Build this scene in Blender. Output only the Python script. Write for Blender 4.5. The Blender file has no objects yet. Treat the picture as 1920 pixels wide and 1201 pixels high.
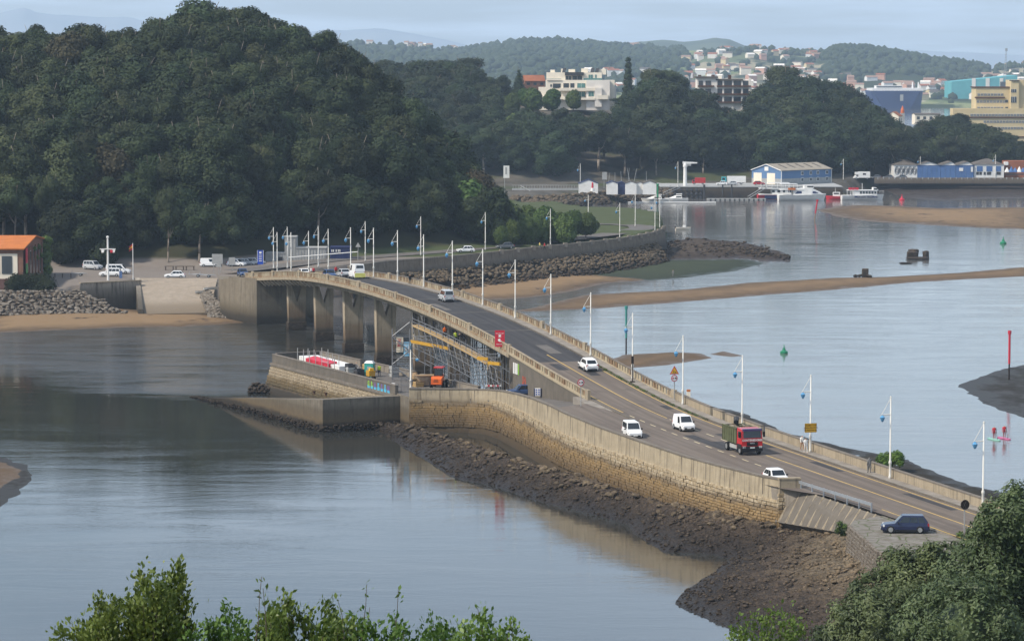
import bpy, bmesh, math, random
import numpy as np
from mathutils import Matrix, Vector
R = math.radians
C = bpy.context.scene.collection
scn = bpy.context.scene
random.seed(7)
# ---------------------------------------------------------------- camera, sky, sun, exposure
F, CH, HZ = 6000.0, 50.0, 114.0          # focal length in photo pixels, eye height, horizon row
PITCH = math.atan((600.5 - HZ) / F)
cam = bpy.data.objects.new('camera', bpy.data.cameras.new('camera'))
C.objects.link(cam); scn.camera = cam
cam.location = (0, 0, CH); cam.rotation_euler = (R(90) - PITCH, 0, 0)
cam.data.lens = 36 * F / 1920; cam.data.sensor_width = 36
cam.data.clip_start = 1; cam.data.clip_end = 90000
SUN_EL, SUN_AZ = R(47), R(-117)            # azimuth clockwise from +Y (the viewing direction)
world = bpy.data.worlds.new('World'); scn.world = world; world.use_nodes = True
wn, wl = world.node_tree.nodes, world.node_tree.links
wn.clear()
sky = wn.new('ShaderNodeTexSky'); sky.sky_type = 'NISHITA'; sky.sun_disc = False
sky.sun_elevation = SUN_EL; sky.sun_rotation = SUN_AZ; sky.altitude = 50
sky.air_density = 1.0; sky.dust_density = 1.2; sky.ozone_density = 1.6
bg = wn.new('ShaderNodeBackground'); bg.inputs[1].default_value = 0.12
wo = wn.new('ShaderNodeOutputWorld')
tc = wn.new('ShaderNodeTexCoord'); sep = wn.new('ShaderNodeSeparateXYZ'); wl.new(tc.outputs['Generated'], sep.inputs[0])
def wmath(op, a, b=None, c=None):
    n = wn.new('ShaderNodeMath'); n.operation = op
    for i, v in enumerate((a, b, c)):
        if v is None: continue
        if isinstance(v, (int, float)): n.inputs[i].default_value = v
        else: wl.new(v, n.inputs[i])
    return n.outputs[0]
zz = wmath('ADD', wmath('MAXIMUM', sep.outputs[2], 0.0), 0.07)     # a thin cloud layer seen as a flat sheet overhead
cmb = wn.new('ShaderNodeCombineXYZ')
wl.new(wmath('DIVIDE', sep.outputs[0], zz), cmb.inputs[0]); wl.new(wmath('DIVIDE', sep.outputs[1], zz), cmb.inputs[1])
cn = wn.new('ShaderNodeTexNoise'); cn.inputs['Scale'].default_value = 0.75; cn.inputs['Detail'].default_value = 7; cn.inputs['Roughness'].default_value = 0.55
wl.new(cmb.outputs[0], cn.inputs['Vector'])
cr = wn.new('ShaderNodeValToRGB'); cr.color_ramp.elements[0].position = 0.40; cr.color_ramp.elements[1].position = 0.64
cr.color_ramp.elements[0].color = (0.10, 0.10, 0.10, 1); cr.color_ramp.elements[1].color = (0.74, 0.74, 0.74, 1)
wl.new(cn.outputs[0], cr.inputs[0])
mx = wn.new('ShaderNodeMix'); mx.data_type = 'RGBA'
wl.new(cr.outputs[0], mx.inputs[0]); wl.new(sky.outputs[0], mx.inputs[6]); mx.inputs[7].default_value = (7.2, 8.3, 9.8, 1)
wl.new(mx.outputs[2], bg.inputs[0]); wl.new(bg.outputs[0], wo.inputs[0])
sun = bpy.data.objects.new('sun', bpy.data.lights.new('sun', 'SUN')); C.objects.link(sun)
sun.data.energy = 4.0; sun.data.angle = R(4); sun.data.color = (1.0, 0.92, 0.80)
sv = Vector((math.sin(SUN_AZ) * math.cos(SUN_EL), math.cos(SUN_AZ) * math.cos(SUN_EL), math.sin(SUN_EL)))
sun.rotation_euler = sv.to_track_quat('Z', 'Y').to_euler(); sun.location = (-300, 300, 400)
vs = scn.view_settings; vs.view_transform = 'Standard'; vs.look = 'None'; vs.exposure = 0.38; vs.gamma = 1.0; vs.use_curve_mapping = False
scn.render.engine = 'CYCLES'; cy = scn.cycles
cy.max_bounces = 6; cy.diffuse_bounces = 2; cy.glossy_bounces = 3; cy.transmission_bounces = 3; cy.transparent_max_bounces = 6; cy.volume_bounces = 0
cy.sample_clamp_indirect = 4.0; cy.use_denoising = True; cy.use_adaptive_sampling = True; cy.adaptive_threshold = 0.015
cy.caustics_reflective = False; cy.caustics_refractive = False
# ---------------------------------------------------------------- measuring: photo pixel -> world point
CT, ST = math.cos(PITCH), math.sin(PITCH)
def _ray(px, py):
    cx, cy_ = (px - 960) / F, (600.5 - py) / F
    return cx, CT + cy_ * ST, -ST + cy_ * CT
def P(px, py, z=0.0):
    x, y, dz = _ray(px, py); t = (z - CH) / dz
    return Vector((x * t, y * t, z))
def PD(px, py, d):
    x, y, dz = _ray(px, py); t = d / y
    return Vector((x * t, d, CH + dz * t))
# ---------------------------------------------------------------- materials
class NT:
    def __init__(s, name):
        s.m = bpy.data.materials.new(name); s.m.use_nodes = True; s.t = s.m.node_tree; s.n = s.t.nodes; s.l = s.t.links
        s.b = s.n['Principled BSDF']; s.out = s.n['Material Output']
    def new(s, t, **k):
        n = s.n.new(t)
        for a, v in k.items(): setattr(n, a, v)
        return n
    def set(s, sock, v):
        if hasattr(v, 'links') and hasattr(v, 'node'): s.l.new(v, sock)
        else: sock.default_value = v
    def math(s, op, a, b=None, c=None, clamp=False):
        n = s.new('ShaderNodeMath', operation=op, use_clamp=clamp)
        for i, v in enumerate((a, b, c)):
            if v is not None: s.set(n.inputs[i], v)
        return n.outputs[0]
    def pos(s):
        g = s.new('ShaderNodeNewGeometry'); return g.outputs['Position']
    def obj(s): return s.new('ShaderNodeTexCoord').outputs['Object']
    def rnd(s): return s.new('ShaderNodeObjectInfo').outputs['Random']
    def xyz(s, v):
        q = s.new('ShaderNodeSeparateXYZ'); s.l.new(v, q.inputs[0]); return q.outputs
    def scalev(s, v, sc):
        m = s.new('ShaderNodeMapping'); s.l.new(v, m.inputs[0]); m.inputs['Scale'].default_value = sc; return m.outputs[0]
    def noise(s, v, scale, detail=5, rough=0.55, dist=0.0):
        n = s.new('ShaderNodeTexNoise'); s.l.new(v, n.inputs['Vector']); n.inputs['Scale'].default_value = scale
        n.inputs['Detail'].default_value = detail; n.inputs['Roughness'].default_value = rough; n.inputs['Distortion'].default_value = dist
        return n.outputs[0]
    def voro(s, v, scale, feat='F1'):
        n = s.new('ShaderNodeTexVoronoi', feature=feat); s.l.new(v, n.inputs['Vector']); n.inputs['Scale'].default_value = scale; return n.outputs[0]
    def ramp(s, f, stops, interp='LINEAR'):
        n = s.new('ShaderNodeValToRGB'); s.set(n.inputs[0], f); e = n.color_ramp; e.interpolation = interp
        while len(e.elements) < len(stops): e.elements.new(0.5)
        for k, (p_, c) in zip(e.elements, stops):
            k.position = p_; k.color = (c, c, c, 1) if isinstance(c, (int, float)) else (*c[:3], 1)
        return n.outputs[0]
    def mix(s, f, a, b, mode='MIX'):
        n = s.new('ShaderNodeMix', data_type='RGBA', blend_type=mode, clamp_factor=True)
        s.set(n.inputs[0], f)
        for i, v in ((6, a), (7, b)):
            s.set(n.inputs[i], v if not isinstance(v, tuple) else (*v[:3], 1))
        return n.outputs[2]
    def bump(s, h, strength=0.5, dist=0.1):
        n = s.new('ShaderNodeBump'); s.set(n.inputs['Strength'], strength); n.inputs['Distance'].default_value = dist
        s.l.new(h, n.inputs['Height']); s.l.new(n.outputs[0], s.b.inputs['Normal']); return n
    def fin(s, col, rough=0.8, spec=0.3, metal=0.0):
        s.set(s.b.inputs['Base Color'], col if not isinstance(col, tuple) else (*col[:3], 1)); s.set(s.b.inputs['Roughness'], rough)
        if isinstance(rough, (int, float)) and rough >= 0.55: spec *= 0.3      # matt surfaces seen at a glancing angle
        s.b.inputs['Specular IOR Level'].default_value = spec; s.b.inputs['Metallic'].default_value = metal
        return s.m
_mats = {}
def mat(name, c, c2=None, scale=1.0, rough=0.8, spec=0.3, metal=0.0, bump=0.0, bdist=0.05, rnd=0.0, world_co=True, detail=6):
    """plain procedural material: two tones mixed by noise, optional relief and per-object variation"""
    if name in _mats: return _mats[name]
    n = NT(name); v = n.pos() if world_co else n.obj()
    c2 = c2 or tuple(x * 0.78 for x in c)
    nz = n.noise(v, scale, detail, 0.6)
    col = n.mix(n.ramp(nz, [(0.35, 0.0), (0.68, 1.0)]), c, c2)
    if rnd:
        h = n.new('ShaderNodeHueSaturation'); n.l.new(col, h.inputs['Color'])
        n.set(h.inputs['Value'], n.math('MULTIPLY_ADD', n.rnd(), 2 * rnd, 1 - rnd)); col = h.outputs[0]
    if bump: n.bump(nz, bump, bdist)
    _mats[name] = n.fin(col, rough, spec, metal); return _mats[name]
# ---------------------------------------------------------------- mesh helpers
def link(o, parent=None, world_space=False):
    C.objects.link(o)
    if parent is not None:
        o.parent = parent
        if world_space and parent.type == 'EMPTY': o.matrix_parent_inverse = Matrix.Translation(-parent.location)
    return o
def tag(o, label=None, cat=None, group=None, kind=None):
    for k, v in (('label', label), ('category', cat), ('group', group), ('kind', kind)):
        if v: o[k] = v
    return o
def empty(name, loc, label=None, cat=None, group=None, rz=0.0, kind=None):
    o = bpy.data.objects.new(name, None); C.objects.link(o); o.location = loc; o.rotation_euler.z = rz; o.empty_display_size = 0.5
    return tag(o, label, cat, group, kind)
class MB:
    def __init__(s): s.v, s.f, s.mi = [], [], []
    def add(s, vs_, fs, m=0):
        o = len(s.v); s.v += [tuple(q) for q in vs_]; s.f += [tuple(i + o for i in q) for q in fs]; s.mi += [m] * len(fs); return s
    def hexa(s, b, t, m=0):      # 4 bottom + 4 top points, both counter-clockwise
        return s.add(list(b) + list(t), [(3, 2, 1, 0), (4, 5, 6, 7), (0, 1, 5, 4), (1, 2, 6, 5), (2, 3, 7, 6), (3, 0, 4, 7)], m)
    def box(s, c, size, rz=0.0, m=0, mtx=None):
        hx, hy, hz = size[0] / 2, size[1] / 2, size[2] / 2; cs, sn = math.cos(rz), math.sin(rz)
        pts = []
        for z in (-hz, hz):
            for x, y in ((-hx, -hy), (hx, -hy), (hx, hy), (-hx, hy)):
                pts.append(Vector((c[0] + x * cs - y * sn, c[1] + x * sn + y * cs, c[2] + z)))
        if mtx: pts = [mtx @ p_ for p_ in pts]
        return s.hexa(pts[:4], pts[4:], m)
    def tube(s, p0, p1, r0, r1=None, n=8, m=0, caps=True):
        p0, p1 = Vector(p0), Vector(p1); r1 = r0 if r1 is None else r1
        d = (p1 - p0)
        if d.length < 1e-6: return s
        d.normalize(); a = d.orthogonal().normalized(); b = d.cross(a); vs_ = []
        for p_, r in ((p0, r0), (p1, r1)):
            for i in range(n):
                t = 2 * math.pi * i / n; vs_.append(p_ + (a * math.cos(t) + b * math.sin(t)) * r)
        fs = [(i, (i + 1) % n, n + (i + 1) % n, n + i) for i in range(n)]
        if caps: fs += [tuple(range(n - 1, -1, -1)), tuple(range(n, 2 * n))]
        return s.add(vs_, fs, m)
    def lathe(s, c, prof, n=10, m=0):          # prof: (radius, z) list
        vs_ = []; c = Vector(c)
        for r, z in prof:
            for i in range(n):
                t = 2 * math.pi * i / n; vs_.append((c.x + r * math.cos(t), c.y + r * math.sin(t), c.z + z))
        fs = []
        for k in range(len(prof) - 1):
            for i in range(n): fs.append((k * n + i, k * n + (i + 1) % n, (k + 1) * n + (i + 1) % n, (k + 1) * n + i))
        fs += [tuple(range(n - 1, -1, -1)), tuple(range((len(prof) - 1) * n, len(prof) * n))]
        return s.add(vs_, fs, m)
    def prism(s, poly, z0, z1, m=0):           # poly: list of xy, counter-clockwise; z0/z1 number or per-vertex list
        n = len(poly); z0 = [z0] * n if isinstance(z0, (int, float)) else z0; z1 = [z1] * n if isinstance(z1, (int, float)) else z1
        a = sum(poly[i][0] * poly[(i + 1) % n][1] - poly[(i + 1) % n][0] * poly[i][1] for i in range(n))
        if a < 0: poly, z0, z1 = poly[::-1], z0[::-1], z1[::-1]
        vs_ = [(p_[0], p_[1], z) for p_, z in zip(poly, z0)] + [(p_[0], p_[1], z) for p_, z in zip(poly, z1)]
        fs = [tuple(range(n - 1, -1, -1)), tuple(range(n, 2 * n))] + [(i, (i + 1) % n, n + (i + 1) % n, n + i) for i in range(n)]
        return s.add(vs_, fs, m)
    def loft(s, rings, m=0, caps=True, closed=True):
        n = len(rings[0]); vs_ = [q for r in rings for q in r]; fs = []
        for k in range(len(rings) - 1):
            for i in range(n if closed else n - 1):
                fs.append((k * n + i, k * n + (i + 1) % n, (k + 1) * n + (i + 1) % n, (k + 1) * n + i))
        if caps and closed: fs += [tuple(range(n - 1, -1, -1)), tuple(range((len(rings) - 1) * n, len(rings) * n))]
        return s.add(vs_, fs, m)
    def mesh(s, name, mats, smooth=False):
        me = bpy.data.meshes.new(name); me.from_pydata([tuple(q) for q in s.v], [], s.f)
        for q in (mats if isinstance(mats, (list, tuple)) else [mats]): me.materials.append(q)
        if any(s.mi): me.polygons.foreach_set('material_index', s.mi)
        if smooth: me.polygons.foreach_set('use_smooth', [True] * len(s.f))
        me.update(); return me
    def build(s, name, mats, parent=None, ws=True, smooth=False):
        o = bpy.data.objects.new(name, s.mesh(name, mats, smooth)); return link(o, parent, ws)
def np_mesh(name, v, f, m, smooth=False, mi=None):
    me = bpy.data.meshes.new(name); v = np.asarray(v, np.float32); f = np.asarray(f, np.int32); k = f.shape[1]
    me.vertices.add(len(v)); me.vertices.foreach_set('co', v.ravel())
    me.loops.add(f.size); me.loops.foreach_set('vertex_index', f.ravel())
    me.polygons.add(len(f)); me.polygons.foreach_set('loop_start', np.arange(0, f.size, k, dtype=np.int32)); me.polygons.foreach_set('loop_total', np.full(len(f), k, np.int32))
    for q in (m if isinstance(m, (list, tuple)) else [m]): me.materials.append(q)
    if mi is not None: me.polygons.foreach_set('material_index', mi)
    if smooth: me.polygons.foreach_set('use_smooth', np.ones(len(f), bool))
    me.update(calc_edges=True); return me
def vnoise(x, y, seed=0):                      # smooth value noise, vectorised
    xi, yi = np.floor(x).astype(np.int64), np.floor(y).astype(np.int64); fx, fy = x - xi, y - yi
    fx, fy = fx * fx * (3 - 2 * fx), fy * fy * (3 - 2 * fy)
    def h(a, b):
        q = (a * 374761393 + b * 668265263 + seed * 1442695041) & 0xffffffff
        q = ((q ^ (q >> 13)) * 1274126177) & 0xffffffff; return ((q ^ (q >> 16)) & 0xffff) / 65535.0
    return (h(xi, yi) * (1 - fx) + h(xi + 1, yi) * fx) * (1 - fy) + (h(xi, yi + 1) * (1 - fx) + h(xi + 1, yi + 1) * fx) * fy
def fbm(x, y, seed=0, o=4):
    return sum(vnoise(x * 2 ** k, y * 2 ** k, seed + k) * 0.5 ** k for k in range(o)) / sum(0.5 ** k for k in range(o))
def sstep(a, b, x):
    t = np.clip((x - a) / (b - a), 0, 1); return t * t * (3 - 2 * t)
def grid_mesh(name, X, Y, Z, m, smooth=True, keep=None):
    ny, nx = X.shape; v = np.stack([X, Y, Z], -1).reshape(-1, 3)
    i = np.arange(ny * nx).reshape(ny, nx); f = np.stack([i[:-1, :-1], i[:-1, 1:], i[1:, 1:], i[1:, :-1]], -1).reshape(-1, 4)
    if keep is not None:
        k = (keep[:-1, :-1] | keep[:-1, 1:] | keep[1:, 1:] | keep[1:, :-1]).reshape(-1); f = f[k]
        used = np.unique(f); mp = np.full(len(v), -1); mp[used] = np.arange(len(used)); v = v[used]; f = mp[f]
    return np_mesh(name, v, f, m, smooth)
def obj(name, me, parent=None, kind=None, ws=True, label=None, cat=None, group=None):
    o = bpy.data.objects.new(name, me); link(o, parent, ws); return tag(o, label, cat, group, kind)
def sdist(px, py, poly):                       # signed distance to a polygon, positive inside (vectorised)
    poly = np.asarray(poly, float); d = np.full(px.shape, 1e9); ins = np.zeros(px.shape, bool); n = len(poly)
    for i in range(n):
        a, b = poly[i], poly[(i + 1) % n]; e = b - a; L = e @ e
        t = np.clip(((px - a[0]) * e[0] + (py - a[1]) * e[1]) / max(L, 1e-9), 0, 1)
        d = np.minimum(d, np.hypot(px - a[0] - t * e[0], py - a[1] - t * e[1]))
        c = (a[1] > py) != (b[1] > py)
        with np.errstate(divide='ignore', invalid='ignore'):
            ins ^= c & (px < (b[0] - a[0]) * (py - a[1]) / (b[1] - a[1]) + a[0])
    return np.where(ins, d, -d)
def clone(o, loc=None, rz=None, scale=None, label=None, group=None, parent=None):
    c = o.copy(); C.objects.link(c)
    if parent is not None: c.parent = parent
    if loc is not None: c.location = loc
    if rz is not None: c.rotation_euler.z = rz
    if scale is not None: c.scale = scale if not isinstance(scale, (int, float)) else (scale,) * 3
    if label: c['label'] = label
    if group: c['group'] = group
    for ch in [q for q in o.children]: clone(ch, parent=c)
    return c
def text_mb(txt, size, bold=0.0, align='CENTER'):
    cu = bpy.data.curves.new('txt', 'FONT'); cu.body = txt; cu.size = size; cu.align_x = align; cu.align_y = 'CENTER'; cu.offset = bold; cu.resolution_u = 2
    o = bpy.data.objects.new('txt', cu); C.objects.link(o)
    me = bpy.data.meshes.new_from_object(o.evaluated_get(bpy.context.evaluated_depsgraph_get()))
    mb = MB(); mb.v = [tuple(q.co) for q in me.vertices]; mb.f = [tuple(q.vertices) for q in me.polygons]; mb.mi = [0] * len(mb.f)
    bpy.data.objects.remove(o); bpy.data.curves.remove(cu); bpy.data.meshes.remove(me); return mb
def lettering(txt, size, mtx, material, parent, bold=0.0, ws=True, name='lettering'):
    mb = text_mb(txt, size, bold); mb.v = [tuple(mtx @ Vector(q)) for q in mb.v]
    return mb.build(name, material, parent, ws)
def facing(p, yaw, roll=0.0):                  # matrix whose local XY plane stands upright; yaw=0 faces the viewer (-Y)
    return Matrix.Translation(p) @ Matrix.Rotation(yaw, 4, 'Z') @ Matrix.Rotation(R(90), 4, 'X') @ Matrix.Rotation(roll, 4, 'Z')
# ================================================================ the road line (lamp row) and its levels
# the lamp row runs straight from the near right to the far left; d is depth, off is metres to the left of the row
SL = 0.281
UL = math.hypot(SL, 1); UD = Vector((-SL / UL, 1 / UL, 0)); NL = Vector((-1 / UL, -SL / UL, 0))
_zd = np.array([150, 240, 300, 332, 360, 376, 397, 417, 435, 454, 472, 489, 507, 525, 542, 560, 577, 597, 620, 640, 680, 760.])
_zv = np.array([6.1, 6.1, 6.2, 6.3, 6.4, 6.5, 6.95, 8.3, 9.75, 11.1, 12.0, 12.5, 12.8, 12.8, 12.6, 12.1, 11.3, 9.9, 8.1, 6.9, 5.95, 5.8])
_zs = np.linspace(150, 760, 1221); _zz = np.interp(_zs, _zd, _zv)
_k = np.exp(-0.5 * (np.arange(-40, 41) / 16.0) ** 2); _zz = np.convolve(np.pad(_zz, 40, 'edge'), _k / _k.sum(), 'valid')
def zr(d): return float(np.interp(d, _zs, _zz))
def RP(off, d, z=None, dz=0.0):
    p_ = Vector((-15.9 - SL * (d - 530), d, 0)) + NL * off
    p_.z = (zr(d) if z is None else z) + dz; return p_
def d_at(px, off=0.0):                          # depth at which the line with this offset crosses a photo column
    k = (px - 960) / F; b = -15.9 + SL * 530 + (NL * off).x + SL * (NL * off).y
    return b / (k + SL)
def strip(mb, o0, o1, d0, d1, dz=0.0, step=4.0, m=0, zf=None, thick=0.0):
    n = max(2, int(abs(d1 - d0) / step) + 1); ds = np.linspace(d0, d1, n)
    f0 = o0 if callable(o0) else (lambda d: o0); f1 = o1 if callable(o1) else (lambda d: o1)
    zf = zf or (lambda d: zr(d))
    if not thick:
        vs_ = []
        for d in ds:
            for o in (f0(d), f1(d)): q = RP(o, d, zf(d) + dz); vs_.append(q)
        return mb.add(vs_, [(2 * i, 2 * i + 2, 2 * i + 3, 2 * i + 1) for i in range(n - 1)], m)
    rings = []
    for d in ds:
        a, b = RP(f0(d), d, zf(d) + dz), RP(f1(d), d, zf(d) + dz); lo = Vector((0, 0, thick))
        rings.append([a, b, b - lo, a - lo])
    return mb.loft(rings, m)
# ================================================================ ground, water, banks
# ---- water: dark body, ripples stronger where the wind reaches (beyond the bridge and right of the causeway)
n = NT('water'); p_ = n.pos(); q = n.xyz(p_)
side = n.math('MULTIPLY_ADD', q[1], SL, n.math('ADD', q[0], 15.9 - SL * 530 + 4))    # metres right of the bridge line
wob = n.noise(n.scalev(p_, (0.011, 0.028, 1)), 1.0, 4, 0.55)
dd = n.math('ADD', n.math('ADD', q[1], n.math('MULTIPLY', n.math('ADD', q[0], 82.0), 0.9)), n.math('MULTIPLY', n.math('SUBTRACT', wob, 0.5), 60.0))
far_w = n.ramp(n.math('DIVIDE', n.math('SUBTRACT', dd, 500.0), 26.0, clamp=True), [(0, 0.0), (1, 1.0)])
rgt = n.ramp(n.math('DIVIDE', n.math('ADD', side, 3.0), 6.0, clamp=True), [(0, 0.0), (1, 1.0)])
near_w = n.ramp(n.math('DIVIDE', n.math('SUBTRACT', 395.0, q[1]), 90.0, clamp=True), [(0, 0.0), (1, 0.10)])
gust = n.math('MULTIPLY', far_w, n.math('SUBTRACT', 1.0, rgt))
wind = n.math('MAXIMUM', n.math('MAXIMUM', gust, n.math('MULTIPLY', rgt, 0.5)), near_w)
streak = n.ramp(n.noise(n.scalev(p_, (0.05, 0.16, 1)), 1.0, 5, 0.6, 0.6), [(0.38, 0.0), (0.7, 1.0)])
amp = n.math('MULTIPLY_ADD', n.math('MULTIPLY', n.math('MULTIPLY_ADD', gust, 2.4, wind), n.math('MULTIPLY_ADD', streak, 0.8, 0.35)), 0.19, n.math('MULTIPLY_ADD', streak, 0.055, 0.018))
fine = n.noise(n.scalev(p_, (0.9, 1.6, 1)), 1.0, 4, 0.6); mid = n.noise(n.scalev(p_, (0.16, 0.34, 1)), 1.0, 3, 0.5)
rip = n.noise(n.scalev(p_, (2.6, 4.2, 1)), 1.0, 3, 0.6)
h = n.math('MULTIPLY_ADD', fine, 0.15, n.math('MULTIPLY_ADD', mid, 0.10, n.math('MULTIPLY', rip, 0.05)))
n.bump(n.math('MULTIPLY', h, amp), 1.0, 1.0)
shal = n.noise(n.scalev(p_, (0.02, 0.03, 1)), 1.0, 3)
bay_sheen = n.math('MULTIPLY', rgt, n.math('MULTIPLY_ADD', shal, 0.8, 0.45))      # silvery sky reflection on the bay, painted in as a paler base colour
M_WATER = n.fin(n.mix(bay_sheen, n.mix(shal, (0.018, 0.021, 0.020), (0.042, 0.040, 0.034)), (0.135, 0.130, 0.125)), n.math('MULTIPLY_ADD', wind, 0.07, 0.015), 0.6)
n.b.inputs['IOR'].default_value = 1.333
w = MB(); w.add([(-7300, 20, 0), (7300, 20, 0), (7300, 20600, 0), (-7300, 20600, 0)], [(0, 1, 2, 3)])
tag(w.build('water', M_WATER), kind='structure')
# ---- sand, mud, weed
def shore_mat(name, dry, damp, zw, rip=0.0, weed=None, wscale=0.12, wthr=0.6):
    n = NT(name); p_ = n.pos(); q = n.xyz(p_)
    nz = n.noise(n.scalev(p_, (0.25, 0.12, 1)), 1.0, 6, 0.6); fn = n.noise(p_, 2.2, 5, 0.7)
    t = n.math('DIVIDE', n.math('ADD', q[2], n.math('MULTIPLY', n.math('SUBTRACT', nz, 0.5), 0.35)), zw, clamp=True)
    col = n.mix(n.ramp(t, [(0.25, 0.0), (0.75, 1.0)]), damp, dry)
    col = n.mix(n.math('MULTIPLY', fn, 0.45), col, tuple(x * 0.62 for x in dry))
    if weed:
        wz = n.noise(n.scalev(p_, (wscale, wscale * 0.55, 1)), 1.0, 7, 0.68, 0.4)
        col = n.mix(n.ramp(wz, [(wthr, 0.0), (wthr + 0.05, 1.0)]), col, weed)
    n.bump(fn, 0.6, 0.06)
    return n.fin(col, n.ramp(t, [(0.05, 0.45), (0.3, 0.95)]), 0.05)
M_SAND = shore_mat('wet_sand', (0.185, 0.125, 0.074), (0.095, 0.068, 0.046), 0.5)
M_SANDW = shore_mat('weedy_sand', (0.215, 0.145, 0.083), (0.09, 0.065, 0.044), 0.5, weed=(0.05, 0.036, 0.028), wthr=0.60)
M_MUD = shore_mat('dark_mud', (0.046, 0.042, 0.034), (0.030, 0.027, 0.023), 0.5, weed=(0.055, 0.062, 0.034), wthr=0.62)
M_FLAT = shore_mat('weed_flat', (0.050, 0.060, 0.036), (0.034, 0.040, 0.028), 0.5, weed=(0.055, 0.040, 0.030), wthr=0.66)
M_ROCKY = shore_mat('rocky_shore', (0.085, 0.066, 0.050), (0.045, 0.035, 0.029), 2.0, weed=(0.028, 0.022, 0.020), wthr=0.52, wscale=0.5)
def bank(name, pix, m, hmax=0.5, slope=0.06, res=1.0, rough=0.10, pad=6.0, nscale=0.12, kind='structure', asp=1.6, zadd=0.0, seed=3, edge=2.0):
    """a low bank whose waterline is the outline measured in the photo; it dips below the water outside it"""
    poly = [tuple(P(a, b, 0.0)[:2]) for a, b in pix]; xs, ys = zip(*poly)
    gx = np.arange(min(xs) - pad, max(xs) + pad, res); gy = np.arange(min(ys) - pad * 2, max(ys) + pad * 2, res * asp)
    X, Y = np.meshgrid(gx, gy); d = sdist(X, Y, poly) + (fbm(X * 0.16, Y * 0.10, seed) - 0.5) * edge * 2
    Z = np.clip(d * slope, -0.6, None); Z = np.where(Z > 0, hmax * (1 - np.exp(-Z / hmax)), Z)
    Z = Z + (fbm(X * nscale * 4, Y * nscale * 3, seed + 5) - 0.5) * rough * np.clip(Z / 0.15, 0.1, 1) * 2 + zadd
    return obj(name, grid_mesh(name, X, Y, Z, m, keep=Z > -0.35), kind=kind)
bank('sandbar', [(960, 583), (1005, 576), (1090, 553), (1180, 548), (1280, 543), (1400, 530), (1560, 521), (1660, 519), (1800, 511), (1960, 497), (1960, 516), (1800, 524), (1700, 530), (1560, 544), (1440, 553), (1280, 566), (1100, 579), (1000, 584)], M_SAND, 0.5, 0.05, 0.9, edge=0.8)
bank('sand_spit', [(700, 505), (740, 500), (860, 503), (990, 500), (1060, 502), (1090, 512), (1180, 520), (1220, 524), (1140, 530), (1080, 545), (1010, 556), (930, 562), (860, 560), (780, 545), (700, 530), (650, 545), (640, 520)], M_SANDW, 0.7, 0.05, 0.8, edge=1.0)
bank('weed_flat', [(1040, 504), (1100, 493), (1250, 487), (1400, 486), (1432, 493), (1380, 508), (1290, 520), (1220, 526), (1120, 520)], M_FLAT, 0.35, 0.04, 0.9, edge=0.8)
bank('rocky_spit', [(850, 486), (960, 481), (1100, 472), (1240, 455), (1290, 447), (1400, 455), (1470, 473), (1488, 488), (1440, 491), (1390, 484), (1250, 488), (1090, 494), (960, 503), (860, 504)], M_ROCKY, 1.5, 0.12, 0.7, rough=0.5, nscale=0.25, edge=0.8)
bank('sand_shoal', [(1140, 676), (1165, 665), (1260, 660), (1310, 662), (1335, 671), (1250, 684), (1180, 690), (1120, 690)], M_SAND, 0.3, 0.05, 0.6, edge=0.5)
bank('sand_shoal', [(1332, 664), (1355, 658), (1396, 667), (1370, 669)], M_SAND, 0.2, 0.05, 0.5, pad=3, edge=0.3)
bank('mud_bank', [(1796, 722), (1850, 700), (1960, 672), (1990, 700), (1990, 790), (1920, 783), (1880, 770), (1830, 745)], M_MUD, 0.15, 0.012, 0.6, edge=1.6)
bank('sandbar', [(1530, 393), (1600, 384), (1680, 386), (1760, 390), (1990, 388), (1990, 432), (1850, 428), (1740, 422), (1640, 416), (1570, 406)], M_SANDW, 0.6, 0.02, 1.6, pad=14, edge=2.0, asp=2.2)
bank('mud_bank', [(1640, 352), (1700, 345), (1990, 342), (1990, 371), (1850, 372), (1780, 377), (1700, 372)], M_ROCKY, 0.7, 0.03, 1.6, pad=14, edge=2.0, asp=2.2)
bank('beach', [(-60, 590), (200, 575), (300, 585), (430, 590), (470, 604), (350, 612), (220, 614), (100, 619), (-60, 626)], M_SANDW, 0.9, 0.06, 0.7, edge=0.5)
bank('sand_shoal', [(-60, 862), (20, 864), (48, 880), (46, 895), (20, 915), (-60, 950)], M_SAND, 0.2, 0.04, 0.35, pad=5, edge=0.8)
bank('mud_bank', [(-60, 856), (30, 856), (62, 872), (70, 890), (50, 925), (10, 955), (-60, 975)], M_MUD, 0.10, 0.03, 0.4, pad=5, edge=0.8, zadd=-0.02)
bank('mud_bank', [(1300, 752), (1345, 764), (1400, 776), (1480, 812), (1560, 832), (1640, 848), (1700, 862), (1760, 885), (1840, 915), (1960, 950)] + [(1960, 1000), (1840, 960), (1700, 912), (1560, 862), (1440, 815), (1340, 780)], M_MUD, 0.5, 0.05, 0.5, rough=0.25, edge=1.2)
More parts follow.
